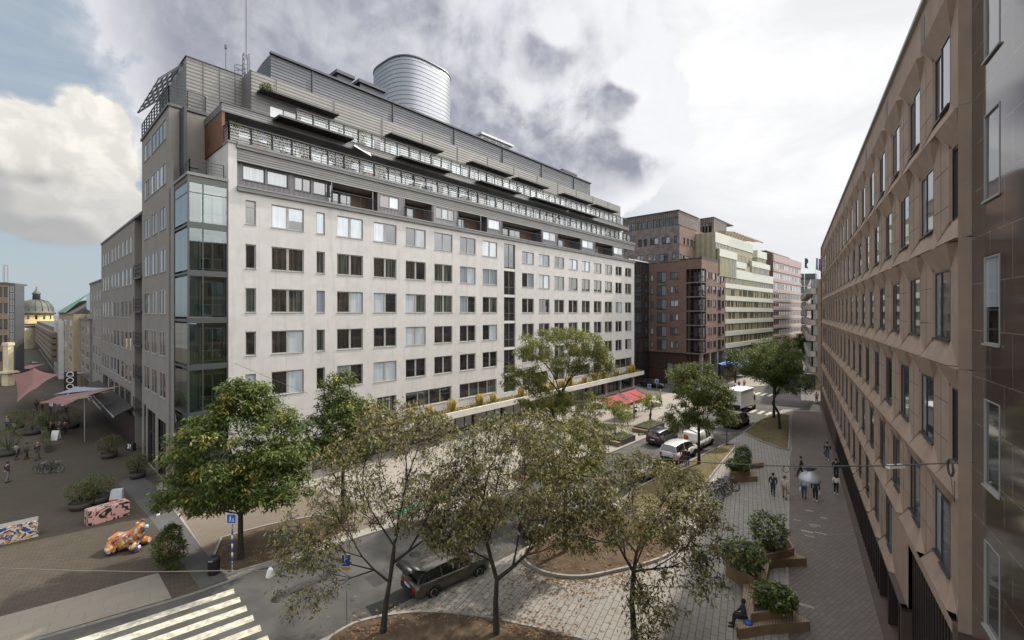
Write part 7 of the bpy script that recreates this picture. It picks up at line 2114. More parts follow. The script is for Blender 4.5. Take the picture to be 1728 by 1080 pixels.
person('person in blue jeans and pale top under the hanging lamp', pl(1357, 841), AWAY, cloth('pale_grey', (.45, .47, .50)), C_jean, .12, 0, 2, 1.78, (.1, -.1), bag=('hand', (.55, .50, .58), 1))
person('person in black beside the jeans wearer, under the hanging lamp', pl(1376, 845), AWAY, C_black, C_black, .1, 2, 0, 1.74, (.1, -.1), bag=('hand', (.25, .33, .40), -1), shoes=M_wshoe)
person('man in black mid-stride crossing the brown path', pl(1352, 804), R(160), C_black, C_black, .34, 0, 0, 1.82, (.2, -.22))
person('man in dark jacket and jeans coming up with a brown bag', pl(1396, 775), TOW, C_black, C_jean, .12, 0, 0, 1.78, (.05, -.08), shoes=M_wshoe, bag=('hand', (.14, .06, .045), -1))
person('person in dark clothes walking close to the brown facade', pl(1411, 808), AWAY, C_black, C_black, .2, 0, 0, 1.8, (.1, -.1))
person('woman in a white top and black trousers with white shoes by the facade', pl(1411, 834), AWAY, C_white, C_black, .16, 0, 0, 1.62, (.1, -.1), shoes=M_wshoe, slim=.9, look=1)
person('person in a pink shirt at the far crossing beside the brown offices', pl(1378, 679), AWAY, C_pink, C_black, .12, 0, 0, 1.72)
person('man in dark clothes and jeans standing on the lawn edge by the pickup', pl(1160, 788), R(100), C_black, C_jean, .04, 0, 0, 1.8)
person('person in brown standing at the pickup, left of the man in jeans', pl(1153, 785), R(60), C_brown, cloth('rust', (.20, .09, .06)), .04, 0, 1, 1.76)
pm = person('woman in dark jacket behind a pushchair on the pale pavement', pl(980, 742), R(-160), C_navy, C_jean, .14, 0, 0, 1.68, (.32, .32))
person('slim person in dark blue standing beside the pushchair', pl(988, 743), R(170), C_navy, C_jean, .06, 0, 0, 1.75)
person('person in white shirt seated on the far timber bench', pl(1267, 791) + Vector((-.35, .3, 0)), R(-20), C_white, C_grey, pose='sit', skin=0, hair=1)
person('person in dark blue reclining on the nearest timber bench with a tablet', Vector((*gp(1256, 1040, .63).xy, PZ)), R(165), C_navy, C_black, pose='sit', skin=1, hair=0)
person('person in blue seated on the rim of the nearer dark planter', pl(1036, 745), R(-60), cloth('royal', (.05, .09, .25)), C_black, pose='sit', hair=0)
person('man in white sleeves and white shoes carrying a dark bag along the grey flank', pl(268, 868), R(-100), C_white, C_black, .1, 1, 0, 1.76, (.1, -.1), shoes=M_wshoe, bag=('hand', (.02, .02, .022), -1))
for i, (px, py, top, lg, rz, lab) in enumerate(((27, 776, C_grey, C_navy, 80, 'person with pale backpack left of the trio on the plaza'), (44, 775, C_green, C_black, 85, 'man in dark olive in the middle of the trio on the plaza'), (63, 776, C_black, C_brown, 95, 'woman in black right of the trio on the plaza'), (12, 814, C_black, C_grey, 80, 'lone person in dark clothes near the left picture edge'), (24, 734, C_grey, C_black, -100, 'person in grey before the round clipped shrubs'),
        (12, 725, C_blue, C_black, -100, 'person in pale blue farther up the left street'), (86, 697, C_white, C_black, -90, 'person in a white top in the bright far street'), (86, 734, C_brown, C_black, 60, 'person standing left of the white notice board'), (100, 735, C_black, C_grey, 90, 'person in black right of the white notice board'), (110, 733, C_brown, C_black, 120, 'person in brown at the terrace edge'), (62, 694, C_navy, C_black, -80, 'small figure in navy in the far crowd'), (72, 694, C_pink, C_black, -70, 'small figure in pink in the far crowd'),
        (97, 696, C_blue, C_grey, -100, 'small figure in light blue in the far crowd'), (105, 696, C_white, C_jean, -100, 'small figure in white and jeans in the far crowd'), (112, 699, C_grey, C_black, -60, 'small grey figure nearest the shop front in the far crowd'))):
    person(lab, pl(px, py), R(rz), top, lg, .12 + .1 * (i % 3), i % 3, i % 3, 1.66 + .05 * (i % 4), (.1, -.1))
# people beyond the junction
for i, (px, py, top, lab) in enumerate(((1240, 659, C_white, 'person in white at the far cafe tables'), (1247, 657, C_brown, 'person in brown at the far cafe tables'), (1256, 655, C_pink, 'person in pink at the far cafe tables'), (1228, 662, C_black, 'person in black near the far zebra crossing'), (1098, 716 - 5, C_navy, 'person in navy beside the bicycles under the awnings'), (1210, 655, C_grey, 'person in grey by the brick arcade'))):
    person(lab, pl(px, py), R(40 * i), top, C_black, .1, i % 3, i % 3, 1.7)
# pushchair
c = pl(974, 743); pc = thing('pushchair', 'black pushchair with hood on the pale pavement', 'pushchair', c, R(20)); Mt = worldm(pc)
mb = MB(Mt); mb.loft([[(-.3, -.22, .45), (.25, -.22, .4), (.25, .22, .4), (-.3, .22, .45)], [(-.4, -.25, .75), (.35, -.25, .6), (.35, .25, .6), (-.4, .25, .75)]], 0); mb.build('seat', C_black, pc)
mb = MB(Mt); mb.tube([(-.4, 0, .7), (-.35, 0, .95), (-.1, 0, 1.1), (.1, 0, 1.0)], [.2, .25, .25, .2], 10); mb.build('hood', C_black, pc)
mb = MB(Mt)
for y in (-.24, .24): mb.bar((.45, y, .1), (-.6, y, 1.05), .03); mb.bar((-.4, y, .1), (.2, y, .55), .03)
mb.bar((-.6, -.24, 1.05), (-.6, .24, 1.05), .03); mb.build('frame', M_steel, pc)
for x in (-.4, .45):
    for y in (-.26, .26):
        mw = MB(Mt @ Matrix.Translation((x, y, .12)) @ Matrix.Rotation(R(90), 4, 'X')); mw.lathe([(.02, -.02), (.11, -.025), (.12, 0), (.11, .025), (.02, .02)], 12); mw.build('wheel', M_tyre, pc)

# ------------------------------------------------------------------ street furniture
M_timber = rib_mat('timber_cladding', (.26, .165, .085), (.09, .055, .03), .085, .1, rough=.7, metal=0, var=.35)
M_deck = brick_mat('timber_decking', (.38, .29, .20), (.33, .25, .17), (.12, .085, .055), 2.4, .11, .012, rot=R(-58), wall=False, patch=(.29, .215, .145), bump=.3, patch_scale=1)
M_pdark = mat('dark_planter_steel', (.055, .055, .058), .6, var=.2)
def quadbox(pts, z0, z1, side, top, name, parent):
    mb = MB(); a = sum(pts[i][0] * pts[(i + 1) % len(pts)][1] - pts[(i + 1) % len(pts)][0] * pts[i][1] for i in range(len(pts)))
    if a < 0: pts = pts[::-1]
    mb.prism([(p[0], p[1]) for p in pts], z0, z1, 0, top=1); return mb.build(name, [side, top], parent)
def bench(label, tiers, name='timber_bench'):
    """stepped timber seat and planter boxes; tiers: (part name, pixel outline of the top, height, is planter)"""
    c = sum((gp(*p, z=PZ) for p in tiers[0][1]), Vector()) / len(tiers[0][1])
    t = thing(name, label, 'planter bench', c, 0, 'stepped timber benches with planting')
    for nm, px, h, soil in tiers:
        pts = [gp(p[0], p[1], PZ + h) for p in px]
        quadbox(pts, PZ - .005, PZ + h, M_timber, M_soil if soil else M_deck, nm, t)
        if soil:
            mb = MB(); cc = sum(pts, Vector()) / len(pts)
            for i in range(len(pts)):
                a, d = pts[i], pts[(i + 1) % len(pts)]; ai, di = a.lerp(cc, .12), d.lerp(cc, .12); up = Vector((0, 0, .05))
                mb.poly((a + up, d + up, di + up, ai + up)); mb.poly((a, d, d + up, a + up)); mb.poly((ai + up, di + up, di, ai))
            mb.build('rim', M_deck, t)
    return t
bench('nearest stepped timber bench with planting box at the bottom right', [('seat', [(1243, 1058), (1367, 1049), (1340, 1031), (1245, 1042)], .45, False), ('seat', [(1246, 1062), (1290, 1055), (1280, 985), (1255, 985)], .458, False), ('planter_box', [(1267, 1037), (1338.5, 1025), (1330, 1008), (1270, 1012)], .85, True)])
bench('middle timber bench group with two planting boxes beside the brown path', [('seat', [(1302, 945), (1361.5, 942), (1341, 931), (1302, 934)], .45, False), ('seat', [(1262, 985), (1290, 990), (1302, 935), (1284, 934)], .458, False), ('planter_box', [(1224, 945), (1273, 978), (1285, 935), (1232, 930)], .85, True), ('planter_box', [(1290, 938), (1340.5, 926), (1330, 908), (1285, 912)], .85, True)])
bench('farthest timber bench group near the white pickup', [('seat', [(1237, 805), (1278.5, 804), (1276, 797), (1236, 798)], .45, False), ('planter_box', [(1232, 798), (1266, 795), (1262, 785), (1234, 787)], .85, True), ('seat', [(1268, 783), (1289, 781), (1286, 777.5), (1266, 778)], .45, False)])
M_lv = [L_green, L_dark, L_bright, L_grey]
for px, py, z, r, h, sd, lab in ((1297, 925, .8, 1.05, 2.05, 1, 'tall rounded green shrub in the middle timber planter, right box'), (1258, 962, .8, 1.0, 1.55, 2, 'loose green shrub with grey leaves in the middle planter, left box'), (1306, 1022, .8, .85, 1.0, 3, 'low green shrub with violet blossoms in the nearest timber planter'), (1318, 1026, .8, .6, .6, 4, 'small low shrub at the right end of the nearest planter'), (1244, 794, .8, .95, 1.1, 5, 'dark low shrub in the farthest timber planter'), (1253, 787, .8, .7, 1.9, 6, 'tall upright shrub behind the seated person at the farthest bench')):
    shrub('shrub', lab, gp(px, py, PZ + z), r, h, M_lv + [mat('violet_blossom', (.12, .08, .28), .6)], [.46, .36, .10, .05, .04 if sd in (1, 3, 2) else .0], 100 + sd, 2000, (.16, .09), group='shrubs in the timber planters')
# plastic bowl on the bench
mb = MB(); c = gp(1262, 1052, PZ + .45); mb.lathe([(.0, 0), (.18, 0), (.2, .07), (.14, .1), (0, .11)], 12, c=c); o = mb.build('paper_bag', mat('blue_bag', (.03, .09, .35), .6)); tag(o, 'small blue bag lying on the nearest timber bench', 'bag')

# dark pavement planters with low hedge and seat ledge
def dplanter(label, cx, cy, L, w, rz, sd):
    c = gp(cx, cy, PZ); t = thing('street_planter', label, 'planter', c, rz, 'dark planters on the pale pavement'); Mt = worldm(t)
    mb = MB(Mt); mb.box(-L / 2, L / 2, -w / 2, w / 2, -.01, .62); mb.build('box', M_pdark, t)
    mb = MB(Mt); mb.box(-L / 2 - .5, -L / 2, -w / 2, w / 2, -.01, .42); mb.box(-L / 2 - .52, -L / 2 + .0, -w / 2 - .02, w / 2 + .02, .42, .46); mb.build('seat', M_timber, t)
    mb = MB(Mt); rr = random.Random(sd)
    for _ in range(900): leaf(mb, Mt @ Vector((rr.uniform(-L / 2 + .1, L / 2 - .1), rr.uniform(-w / 2 + .1, w / 2 - .1), .6 + rr.random() * .3)) if False else Vector((rr.uniform(-L / 2 + .1, L / 2 - .1), rr.uniform(-w / 2 + .1, w / 2 - .1), .6 + rr.random() * .3)), .16, .07, rr, rr.randrange(2), -.3)
    mb.V = [Mt @ p for p in mb.V]; mb.M = None
    mb.build('hedge', [L_loc, L_green], t, smooth=False); return t
dplanter('nearer dark planter with hedge and young tree on the pale pavement', 1048, 745, 3.0, 1.9, R(45), 1)
dplanter('dark planter with tall grasses and young tree near the red awnings', 1096, 724, 4.2, 1.9, R(45), 2)
dplanter('dark planter half hidden behind the foreground crowns', 905, 800, 3.4, 1.9, R(45), 3)

# ornamental grasses along the canopy
rr = random.Random(9)
for i, px in enumerate((693, 723, 764, 811, 834, 878, 918, 931, 948, 962, 985, 1003, 1018, 1040, 1060, 1068)):
    x = FW.X(px, -1.1); b_ = FW.W(x, -1.05 + rr.uniform(-.2, .2), 3.36); r = rr.uniform(.85, 1.2)
    t = thing('ornamental_grass', 'tuft of straw yellow ornamental grass on the canopy planting strip', 'grass tuft', b_, 0, 'straw grass tufts along the canopy', 'thing')
    mb = MB()
    for _ in range(320):
        a = rr.random() * 6.28; s = rr.random() ** .5 * .5 * r; hh_ = rr.uniform(.6, 1.3) * r * (1.05 - .9 * (s / r) ** 2)
        p0 = b_ + Vector((math.cos(a) * s * .7, math.sin(a) * s * .7, 0)); p1 = b_ + Vector((math.cos(a) * s, math.sin(a) * s, hh_)); w = Vector((-math.sin(a + 1), math.cos(a + 1), 0)) * .016
        mb.poly((p0 - w, p0 + w, p1 + w * 2.0 + Vector((0, 0, 0)), p1 - w * 2.0), 0)
    mb.build('blades', L_straw, t)
    mb = MB()
    for _ in range(90): leaf(mb, b_ + Vector((rr.gauss(0, .4), rr.gauss(0, .3), rr.uniform(.0, .25))), .2, .08, rr, 0, -.3)
    mb.build('foliage', L_loc, t, smooth=False)
mb = MB(FW.M); mb.M = None
for _ in range(7200):
    p = FW.W(rr.uniform(9.3, S_END - .2), rr.uniform(-1.55, -.5), 3.36 + rr.random() ** 2 * .4); leaf(mb, p, .2, .09, rr, rr.randrange(3), -.2)
tag(mb.build('ground_cover', [L_loc, L_straw, L_olive], smooth=False), 'low green and brown ground cover on the canopy planting strip', 'ground cover', kind='stuff')

# red awnings over the cafe terrace
M_red_c = rib_mat('red_awning_canvas', (.27, .013, .022), (.20, .01, .016), .42, .12, vertical=True, rough=.8, metal=0, var=.12)
def awn(label, p0, p1, p2, p3, drop=.42):
    """p0,p1 at the house, p2,p3 the outer rail (world points)"""
    c = (p0 + p1 + p2 + p3) / 4
    t = thing('cafe_awning', label, 'awning', (c.x, c.y, 0), FW.a, 'red cafe awnings')
    mb = MB(); n = 8; rings = []
    for k in range(n + 1):
        f = k / n; a = p0.lerp(p3, f); d = p1.lerp(p2, f); sg = Vector((0, 0, -.12 * 4 * f * (1 - f)))
        rings.append([a.lerp(d, q / 10) + sg for q in range(11)])
    mb.loft(rings, 0, closed=False, cap=False)
    mb.loft([[q for q in rings[-1]], [q + Vector((0, 0, -drop)) for q in rings[-1]]], 0, closed=False, cap=False)
    mb.build('canvas', M_red_c, t)
    mb = MB(); mb.bar(p0 + Vector((0, 0, .12)), p1 + Vector((0, 0, .12)), .16, .22); mb.bar(p3, p2, .08)
    for a, d in ((p0, p3), (p1, p2), ((p0 + p1) / 2, (p3 + p2) / 2)): mb.bar(a + Vector((0, 0, -.08)), d + Vector((0, 0, -.08)), .06)
    for q in (p2, p3): mb.bar(q, Vector((q.x, q.y, PZ)), .07)
    mb.build('frame', M_dgrey, t)
    return t
def aw(px): return px
def fp(px, py, y):   # point on the plane parallel to the facade at offset y, seen at this pixel
    x = FW.X(px, y); return FW.W(x, y, FW.Z(px, py, y))
awn('left red awning over the cafe terrace below the canopy', gp(1008, 674, 3.6), gp(1040, 665, 3.6), gp(1069, 678, 2.7), gp(1037, 690, 2.7))
awn('right red awning over the cafe terrace, nearest the street corner', gp(1046, 663, 3.6), gp(1070, 656, 3.6), gp(1099, 668.5, 2.7), gp(1071, 677, 2.7))
# cafe tables and chairs
def cafe_set(px, py, i):
    c = gp(px, py, PZ)
    t = thing('cafe_table', 'round dark cafe table on the terrace under the red awnings', 'table', c, 0, 'cafe tables under the red awnings')
    mb = MB(); mb.lathe([(0, .72), (.36, .72), (.36, .75), (0, .75)], 14, c=c); mb.build('tabletop', mat('pale_table', (.5, .48, .45), .5), t)
    mb = MB(); mb.lathe([(.22, 0), (.22, .03), (.04, .05), (.03, .72)], 10, c=c); mb.build('leg', M_black, t)
    for k in range(2):
        a = i * 1.3 + k * math.pi; p = c + Vector((math.cos(a), math.sin(a), 0)) * .65
        h = thing('cafe_chair', 'dark cafe chair at a round table under the red awnings', 'chair', p, a + math.pi, 'cafe chairs under the red awnings'); Mh = worldm(h)
        mb = MB(Mh); mb.box(-.21, .21, -.21, .21, .43, .47); mb.build('seat', M_trim, h)
        mb = MB(Mh); mb.box(-.23, -.2, -.2, .2, .5, .86); mb.build('backrest', M_trim, h)
        mb = MB(Mh)
        for x in (-.19, .19):
            for y in (-.19, .19): mb.bar((x, y, 0), (x, y, .44), .03)
        mb.build('legs', M_trim, h)
for i, (px, py) in enumerate(((1060, 704), (1072, 699), (1084, 694), (1096, 690), (1050, 709), (1108, 686))): cafe_set(px, py, i)
# folded parasol by the awnings
c = gp(1114.5, 689, PZ); t = thing('folded_parasol', 'folded beige parasol standing right of the red awnings', 'parasol', c)
mb = MB(); mb.lathe([(.3, 0), (.3, .06), (.03, .08), (.03, 2.9)], 10, c=c); mb.build('pole', M_steel, t)
mb = MB(); mb.lathe([(.05, .9), (.2, 1.1), (.15, 1.9), (.1, 2.6), (.03, 2.95)], 9, c=c); mb.build('canopy', mat('beige_canvas', (.33, .27, .2), .9), t)

# signs
def pole_sign(label, px, pyb, pyt, board, striped=False, name='street_sign'):
    c = gp(px, pyb, PZ); k = c.y / 750; h = (pyb - pyt) * k
    t = thing(name, label, 'sign', c, 0); mb = MB()
    n = 14 if striped else 1
    for q in range(n):
        z0, z1 = h * q / n, h * (q + 1) / n
        on = striped and 3 <= q <= 9
        mb.tube([(c.x, c.y, z0 + PZ * 0 + c.z), (c.x, c.y, z1 + c.z)], .045 if on else .034, 8, (1 if q % 2 else 2) if on else 0)
    mb.build('pole', [M_steel, mat('sign_blue', (.01, .09, .42), .45), M_white], t)
    return t, c, h
t, c, h = pole_sign('blue pedestrian crossing sign on a blue and white banded pole', 392, 968, 866, 0, True)
mb = MB(); mb.box(c.x - .27, c.x + .27, c.y - .08, c.y - .05, c.z + h - .56, c.z + h, 0); mb.box(c.x - .24, c.x + .24, c.y - .085, c.y - .08, c.z + h - .53, c.z + h - .03, 1); mb.build('sign_plate', [M_white, MATS['sign_blue']], t)
mb = MB(); x, z = c.x, c.z + h; y = c.y - .09
for sg, dx in ((1, -.06), (.7, .1)):
    mb.poly([(x + dx + u * sg * .13, y, z - .46 + v * sg * .34) for u, v in ((-.4, 0), (.0, .45), (.4, 0), (.55, .05), (.2, .6), (.3, .8), (.1, .98), (-.12, .98), (-.3, .75), (-.15, .55), (-.55, .05))])
mb.build('symbol', M_white, t)
t, c, h = pole_sign('blue parking sign with white letter P on a grey pole', 585, 1060, 934, 0)
mb = MB(); mb.box(c.x - .2, c.x + .2, c.y - .08, c.y - .05, c.z + h - .56, c.z + h, 0); mb.box(c.x - .18, c.x + .18, c.y - .085, c.y - .08, c.z + h - .40, c.z + h - .02, 1); mb.box(c.x - .18, c.x + .18, c.y - .085, c.y - .08, c.z + h - .54, c.z + h - .43, 1); mb.build('sign_plate', [M_white, MATS['sign_blue']], t)
mb = MB(); mb.box(c.x - .2, c.x + .2, c.y - .08, c.y - .05, c.z + h - .72, c.z + h - .59); mb.build('supplement_plate', mat('sign_orange', (.55, .25, .03), .5), t)
text('P', Matrix.Translation((c.x, c.y - .09, c.z + h - .21)) @ Matrix.Rotation(R(90), 4, 'X'), .42, M_white, 'letter', parent=t, ext=.004)
for px, pyb, pyt, lab in ((1095.5, 659, 648, 'small blue sign plate on a pole before the parked black car'), (1359, 676, 651, 'blue arrow sign on a banded pole at the far kerb corner'), (1108, 660, 640, 'thin street sign pole in front of the brick arcade')):
    t, c, h = pole_sign(lab, px, pyb, pyt, 0, px == 1359)
    mb = MB(); s = .3; mb.box(c.x - s, c.x + s, c.y - .08, c.y - .05, c.z + h - .7, c.z + h, 0); mb.box(c.x - s + .05, c.x + s - .05, c.y - .087, c.y - .08, c.z + h - .65, c.z + h - .05, 1); mb.build('sign_plate', [M_white, MATS['sign_blue']], t)
# waste bin
c = gp(361, 968, PZ); t = thing('waste_bin', 'dark ribbed waste bin beside the tree bed kerb', 'bin', c); mb = MB(); mb.lathe([(.26, 0), (.27, .1), (.27, .75), (.3, .8), (.3, .88), (.2, .98), (0, 1.0)], 16, c=c)
mb.build('body', M_trim, t); mb = MB()
for k in range(16): a = k * math.pi / 8; mb.bar((c.x + .275 * math.cos(a), c.y + .275 * math.sin(a), c.z + .08), (c.x + .275 * math.cos(a), c.y + .275 * math.sin(a), c.z + .74), .03)
mb.build('ribs', M_black, t)
mb = MB(); mb.box(c.x - .12, c.x + .12, c.y - .31, c.y - .27, c.z + .8, c.z + .86); mb.build('slot', M_steel, t)

# painted concrete blocks and the patterned lion on the plaza
def swirl(name, base, ink, ink2, scale, thr=.5, dist=3.0):
    m = bpy.data.materials.new(name); m.use_nodes = True; tt = m.node_tree; b = NB(tt); bs = tt.nodes['Principled BSDF']; bs.inputs['Roughness'].default_value = .6
    g = b.n('ShaderNodeNewGeometry'); n1 = b.noise(g.outputs['Position'], scale, 1, .4, dist)
    c = b.mix(b.ss(n1, thr - .015, thr + .015), base, ink)
    if ink2: n2 = b.noise(b.v('ADD', g.outputs['Position'], (7, 3, 1)), scale * 1.3, 1, .4, dist); c = b.mix(b.ss(n2, .57, .60), c, ink2)
    b.put(bs.inputs['Base Color'], c); MATS[name] = m; return m
def block(label, pxs, h, m, top, name='painted_block', dep=.9):
    a, d = gp(*pxs[0], z=PZ), gp(*pxs[1], z=PZ); e = (d - a).normalized(); n = Vector((-e.y, e.x, 0))
    t = thing(name, label, 'painted block', a, math.atan2(e.y, e.x), 'painted concrete blocks on the plaza'); L = (d - a).length; Mt = worldm(t)
    mb = MB(Mt); r = .05
    mb.loft([[(0, 0, 0), (L, 0, 0), (L, dep, 0), (0, dep, 0)], [(0, 0, h - r), (L, 0, h - r), (L, dep, h - r), (0, dep, h - r)], [(r, r, h), (L - r, r, h), (L - r, dep - r, h), (r, dep - r, h)]], 0, smooth=False)
    mb.build('block', m, t)
    mb = MB(Mt); mb.poly([(r, r, h + .004), (L - r, r, h + .004), (L - r, dep - r, h + .004), (r, dep - r, h + .004)]); mb.build('top_face', top, t); return t
block('pink concrete block painted with black shapes behind the orange lion', ((149, 889), (219, 868)), 1.0, swirl('pink_black_mural', (.48, .27, .24), (.015, .012, .014), None, 1.5, .56), swirl('pink_black_top', (.46, .30, .25), (.02, .016, .018), None, 2.6, .58))
block('blue concrete block painted with orange and white swirls at the left edge', ((-30, 928), (64.5, 905)), 1.05, swirl('blue_orange_mural', (.02, .045, .16), (.50, .46, .38), (.50, .22, .03), 1.7, .52), mat('grey_block_top', (.30, .27, .23), .9, var=.25))
M_lion = bpy.data.materials.new('lion_pattern'); M_lion.use_nodes = True; tt = M_lion.node_tree; b = NB(tt); bs = tt.nodes['Principled BSDF']; bs.inputs['Roughness'].default_value = .35
g = b.n('ShaderNodeNewGeometry'); vo = b.n('ShaderNodeTexVoronoi'); vo.inputs['Scale'].default_value = 6.5; b.put(vo.inputs['Vector'], g.outputs['Position'])
sp = b.n('ShaderNodeSeparateColor'); b.put(sp.inputs[0], vo.outputs['Color'])
c = b.mix(b.m('GREATER_THAN', sp.outputs[0], .72), (.42, .13, .018), (.45, .27, .035)); c = b.mix(b.m('GREATER_THAN', sp.outputs[1], .78), c, (.02, .05, .22)); c = b.mix(b.m('LESS_THAN', sp.outputs[2], .16), c, (.55, .52, .48)); c = b.mix(b.ss(vo.outputs['Distance'], .10, .06), c, (.45, .05, .03))
b.put(bs.inputs['Base Color'], c)
c0 = gp(216, 926, PZ); t = thing('lion_sculpture', 'rounded orange lion sculpture with blue and white pattern lying on the plaza', 'sculpture', c0, R(8))
skin_mesh('body', [(-.75, 0, .42), (-.2, 0, .55), (.35, 0, .62), (.62, 0, 1.0), (.72, 0, 1.32), (.92, -.02, 1.3), (.45, -.45, .3), (1.0, -.5, .17), (.45, .45, .3), (1.0, .5, .17), (-.8, -.5, .3), (-.3, -.75, .2), (-.8, .5, .3), (-.3, .75, .2)], [(0, 1), (1, 2), (2, 3), (3, 4), (4, 5), (2, 6), (6, 7), (2, 8), (8, 9), (0, 10), (10, 11), (0, 12), (12, 13)],
          [(.52, .50), (.52, .54), (.50, .52), (.44, .44), (.36, .36), (.22, .22), .28, .2, .28, .2, .40, .28, .40, .28], M_lion, t, 1, 2)
mb = MB(worldm(t)); mb.lathe([(0, -.14), (.12, -.09), (.15, 0), (.12, .09), (0, .14)], 12, c=(1.05, -.02, 1.3), sx=.7); mb.build('muzzle', mat('pale_blue_muzzle', (.25, .50, .58), .4), t)
for y in (-.2, .2):
    mb = MB(worldm(t)); mb.lathe([(0, -.08), (.09, -.04), (.1, .03), (0, .1)], 10, c=(.66, y, 1.62)); mb.build('ear', M_lion, t)
# red and white barrier and signs of the plaza
c = gp(197, 848, PZ); t = thing('barrier_box', 'white barrier box with a red foot and tilted grey lid', 'barrier', c, R(20)); Mt = worldm(t)
mb = MB(Mt); mb.box(-.4, .4, -.25, .25, 0, .32); mb.build('foot', mat('barrier_red', (.45, .03, .02), .6), t)
mb = MB(Mt); mb.loft([[(-.38, -.22, .32), (.38, -.22, .32), (.38, .22, .32), (-.38, .22, .32)], [(-.34, -.05, .95), (.34, -.05, .95), (.34, .22, 1.0), (-.34, .22, 1.0)]], 0, smooth=False); mb.build('panel', mat('barrier_pale', (.40, .43, .44), .5), t)
c = gp(94, 742, PZ); t = thing('notice_board', 'white a-frame notice board on the plaza', 'sign', c, R(10)); Mt = worldm(t)
for sg in (1, -1):
    mb = MB(Mt); mb.loft([[(-.35, sg * .3, 0), (.35, sg * .3, 0), (.35, sg * .3 + .03, 0), (-.35, sg * .3 + .03, 0)], [(-.35, sg * .03, 1.05), (.35, sg * .03, 1.05), (.35, sg * .03 + .03, 1.05), (-.35, sg * .03 + .03, 1.05)]], 0, smooth=False); mb.build('board', mat('notice_white', (.6, .6, .58), .6), t)
# plaza shrubs and planters
PD = mat('dark_plant_pot', (.045, .038, .034), .7)
for px, py, r, h, sd, lab, cone, pot in ((286, 960, .80, 2.6, 1, 'tall egg-shaped flowering shrub at the corner of the zebra crossing', .35, None), (137, 858, .95, 1.6, 2, 'left bushy dark shrub of the pair behind the pink block', 0, 1), (166, 848, 1.0, 1.8, 3, 'right bushy dark shrub of the pair behind the pink block', 0, 1), (232, 806, .8, 1.7, 4, 'dark potted shrub against the oxblood shopfront', 0, 1), (184, 772, .9, 1.8, 5, 'leafy potted shrub at the terrace corner', 0, 1),
                                          (28, 722, 1.0, 1.9, 6, 'round clipped shrub, left of the two clipped ones on the plaza', .2, 1), (55, 732, 1.5, 2.6, 7, 'large round clipped shrub in a wide tub on the plaza', .1, 1), (14, 768, 1.1, 2.6, 8, 'narrow dark shrub beside the trio of walkers', .45, 1), (80, 724, .9, 1.7, 9, 'small round shrub in front of the bright far street', 0, 1), (116, 722, 1.4, 2.2, 10, 'wide dark shrub at the entrance of the terrace', 0, 1)):
    shrub('plaza_shrub', lab, gp(px, py, PZ), r, h, [L_dark, L_green, mat('red_blossom', (.22, .03, .04), .6), L_brown], [.62, .28, .05, .05], 200 + sd, 4200 if sd == 1 else 1600, (.12, .07), group='shrubs and planters on the plaza', cone=cone, pots=(r * .8, .5, PD) if pot else None)
# terrace of the shop cafe: planter screens, tables
for k in range(4):
    x = FL.X(176) + k * (FL.X(214) - FL.X(176)) / 3.3; c = FL.W(x, -6.2, PZ)
    t = thing('terrace_screen', 'low dark planter screen edging the cafe terrace in the side street', 'planter', c, FL.a, 'dark planter screens of the side street terrace'); Mt = worldm(t)
    mb = MB(Mt); mb.box(-1.8, 1.8, -.25, .25, 0, .75); mb.build('box', PD, t)
    mb = MB(); rr = random.Random(k)
    for _ in range(260): leaf(mb, Mt @ Vector((rr.uniform(-1.7, 1.7), rr.uniform(-.25, .25), .75 + rr.random() * .4)), .16, .08, rr, rr.randrange(2), -.2)
    mb.build('hedge', [L_dark, L_green], t, smooth=False)
t = thing('terrace_parasol', 'tan square parasol over the side street terrace', 'parasol', at(143, 690, 50), 0); c = at(143, 690, 50)
mb = MB(); mb.poly([c + Vector(v) for v in ((-1.5, -1.5, 1.2), (1.5, -1.5, 1.5), (1.5, 1.5, 1.7), (-1.5, 1.5, 1.4))]); mb.build('canopy', mat('tan_parasol', (.22, .17, .10), .9), t)
mb = MB(); mb.bar((c.x, c.y, PZ), (c.x, c.y, c.z + 1.45), .08); mb.build('pole', M_steel, t)

# span wires and hanging lamps
def wire(label, pts, r=.018, m=None):
    mb = MB(); mb.tube(pts, r, 5); o = mb.build('span_wire', m or mat('span_wire_grey', (.10, .10, .10), .6, metal=.4)); tag(o, label, 'wire'); return o
M_lampm = mat('lamp_shell', (.42, .43, .45), .45, metal=.3)
YL = 17.2
La = at(1366, 805, YL)
wl_ = [at(960, 757, 27.0), at(1080, 772, 23.5), at(1200, 781, 20.6), at(1300, 786, 18.4), at(1366, 787, YL), at(1500, 786, 15.0), FRt.W(FRt.X(1640), -.02, FRt.Z(1640, 780))]
wire('grey span wire carrying the dome lamp across the right-hand path', wl_, .022)
t = thing('street_lamp', 'large grey dome lamp hanging from the span wire above walking people', 'lamp', La, 0)
mb = MB(); r = .36
mb.lathe([(r, -.14), (r * .98, -.05), (r * .8, .08), (r * .5, .17), (.14, .22), (.10, .24)], 22, c=La); mb.lathe([(r * .96, -.13), (r * .5, -.2), (0, -.22)], 22, c=La); mb.build('shade', M_lampm, t)
mb = MB(); top = at(1366, 787.5, YL)
mb.loft([[La + Vector((-.07, -.05, .22)), La + Vector((.07, -.05, .22)), La + Vector((.07, .05, .22)), La + Vector((-.07, .05, .22))], [Vector((top.x - .30, top.y - .05, top.z - .02)), Vector((top.x + .30, top.y - .05, top.z - .02)), Vector((top.x + .30, top.y + .05, top.z - .02)), Vector((top.x - .30, top.y + .05, top.z - .02))]], 0, smooth=False); mb.build('bracket', M_dgrey, t)
t = thing('street_lamp', 'small flat white lamp on the span wire close to the brown facade', 'lamp', at(1511, 787, 15.2), 0); c = at(1511, 787, 15.2)
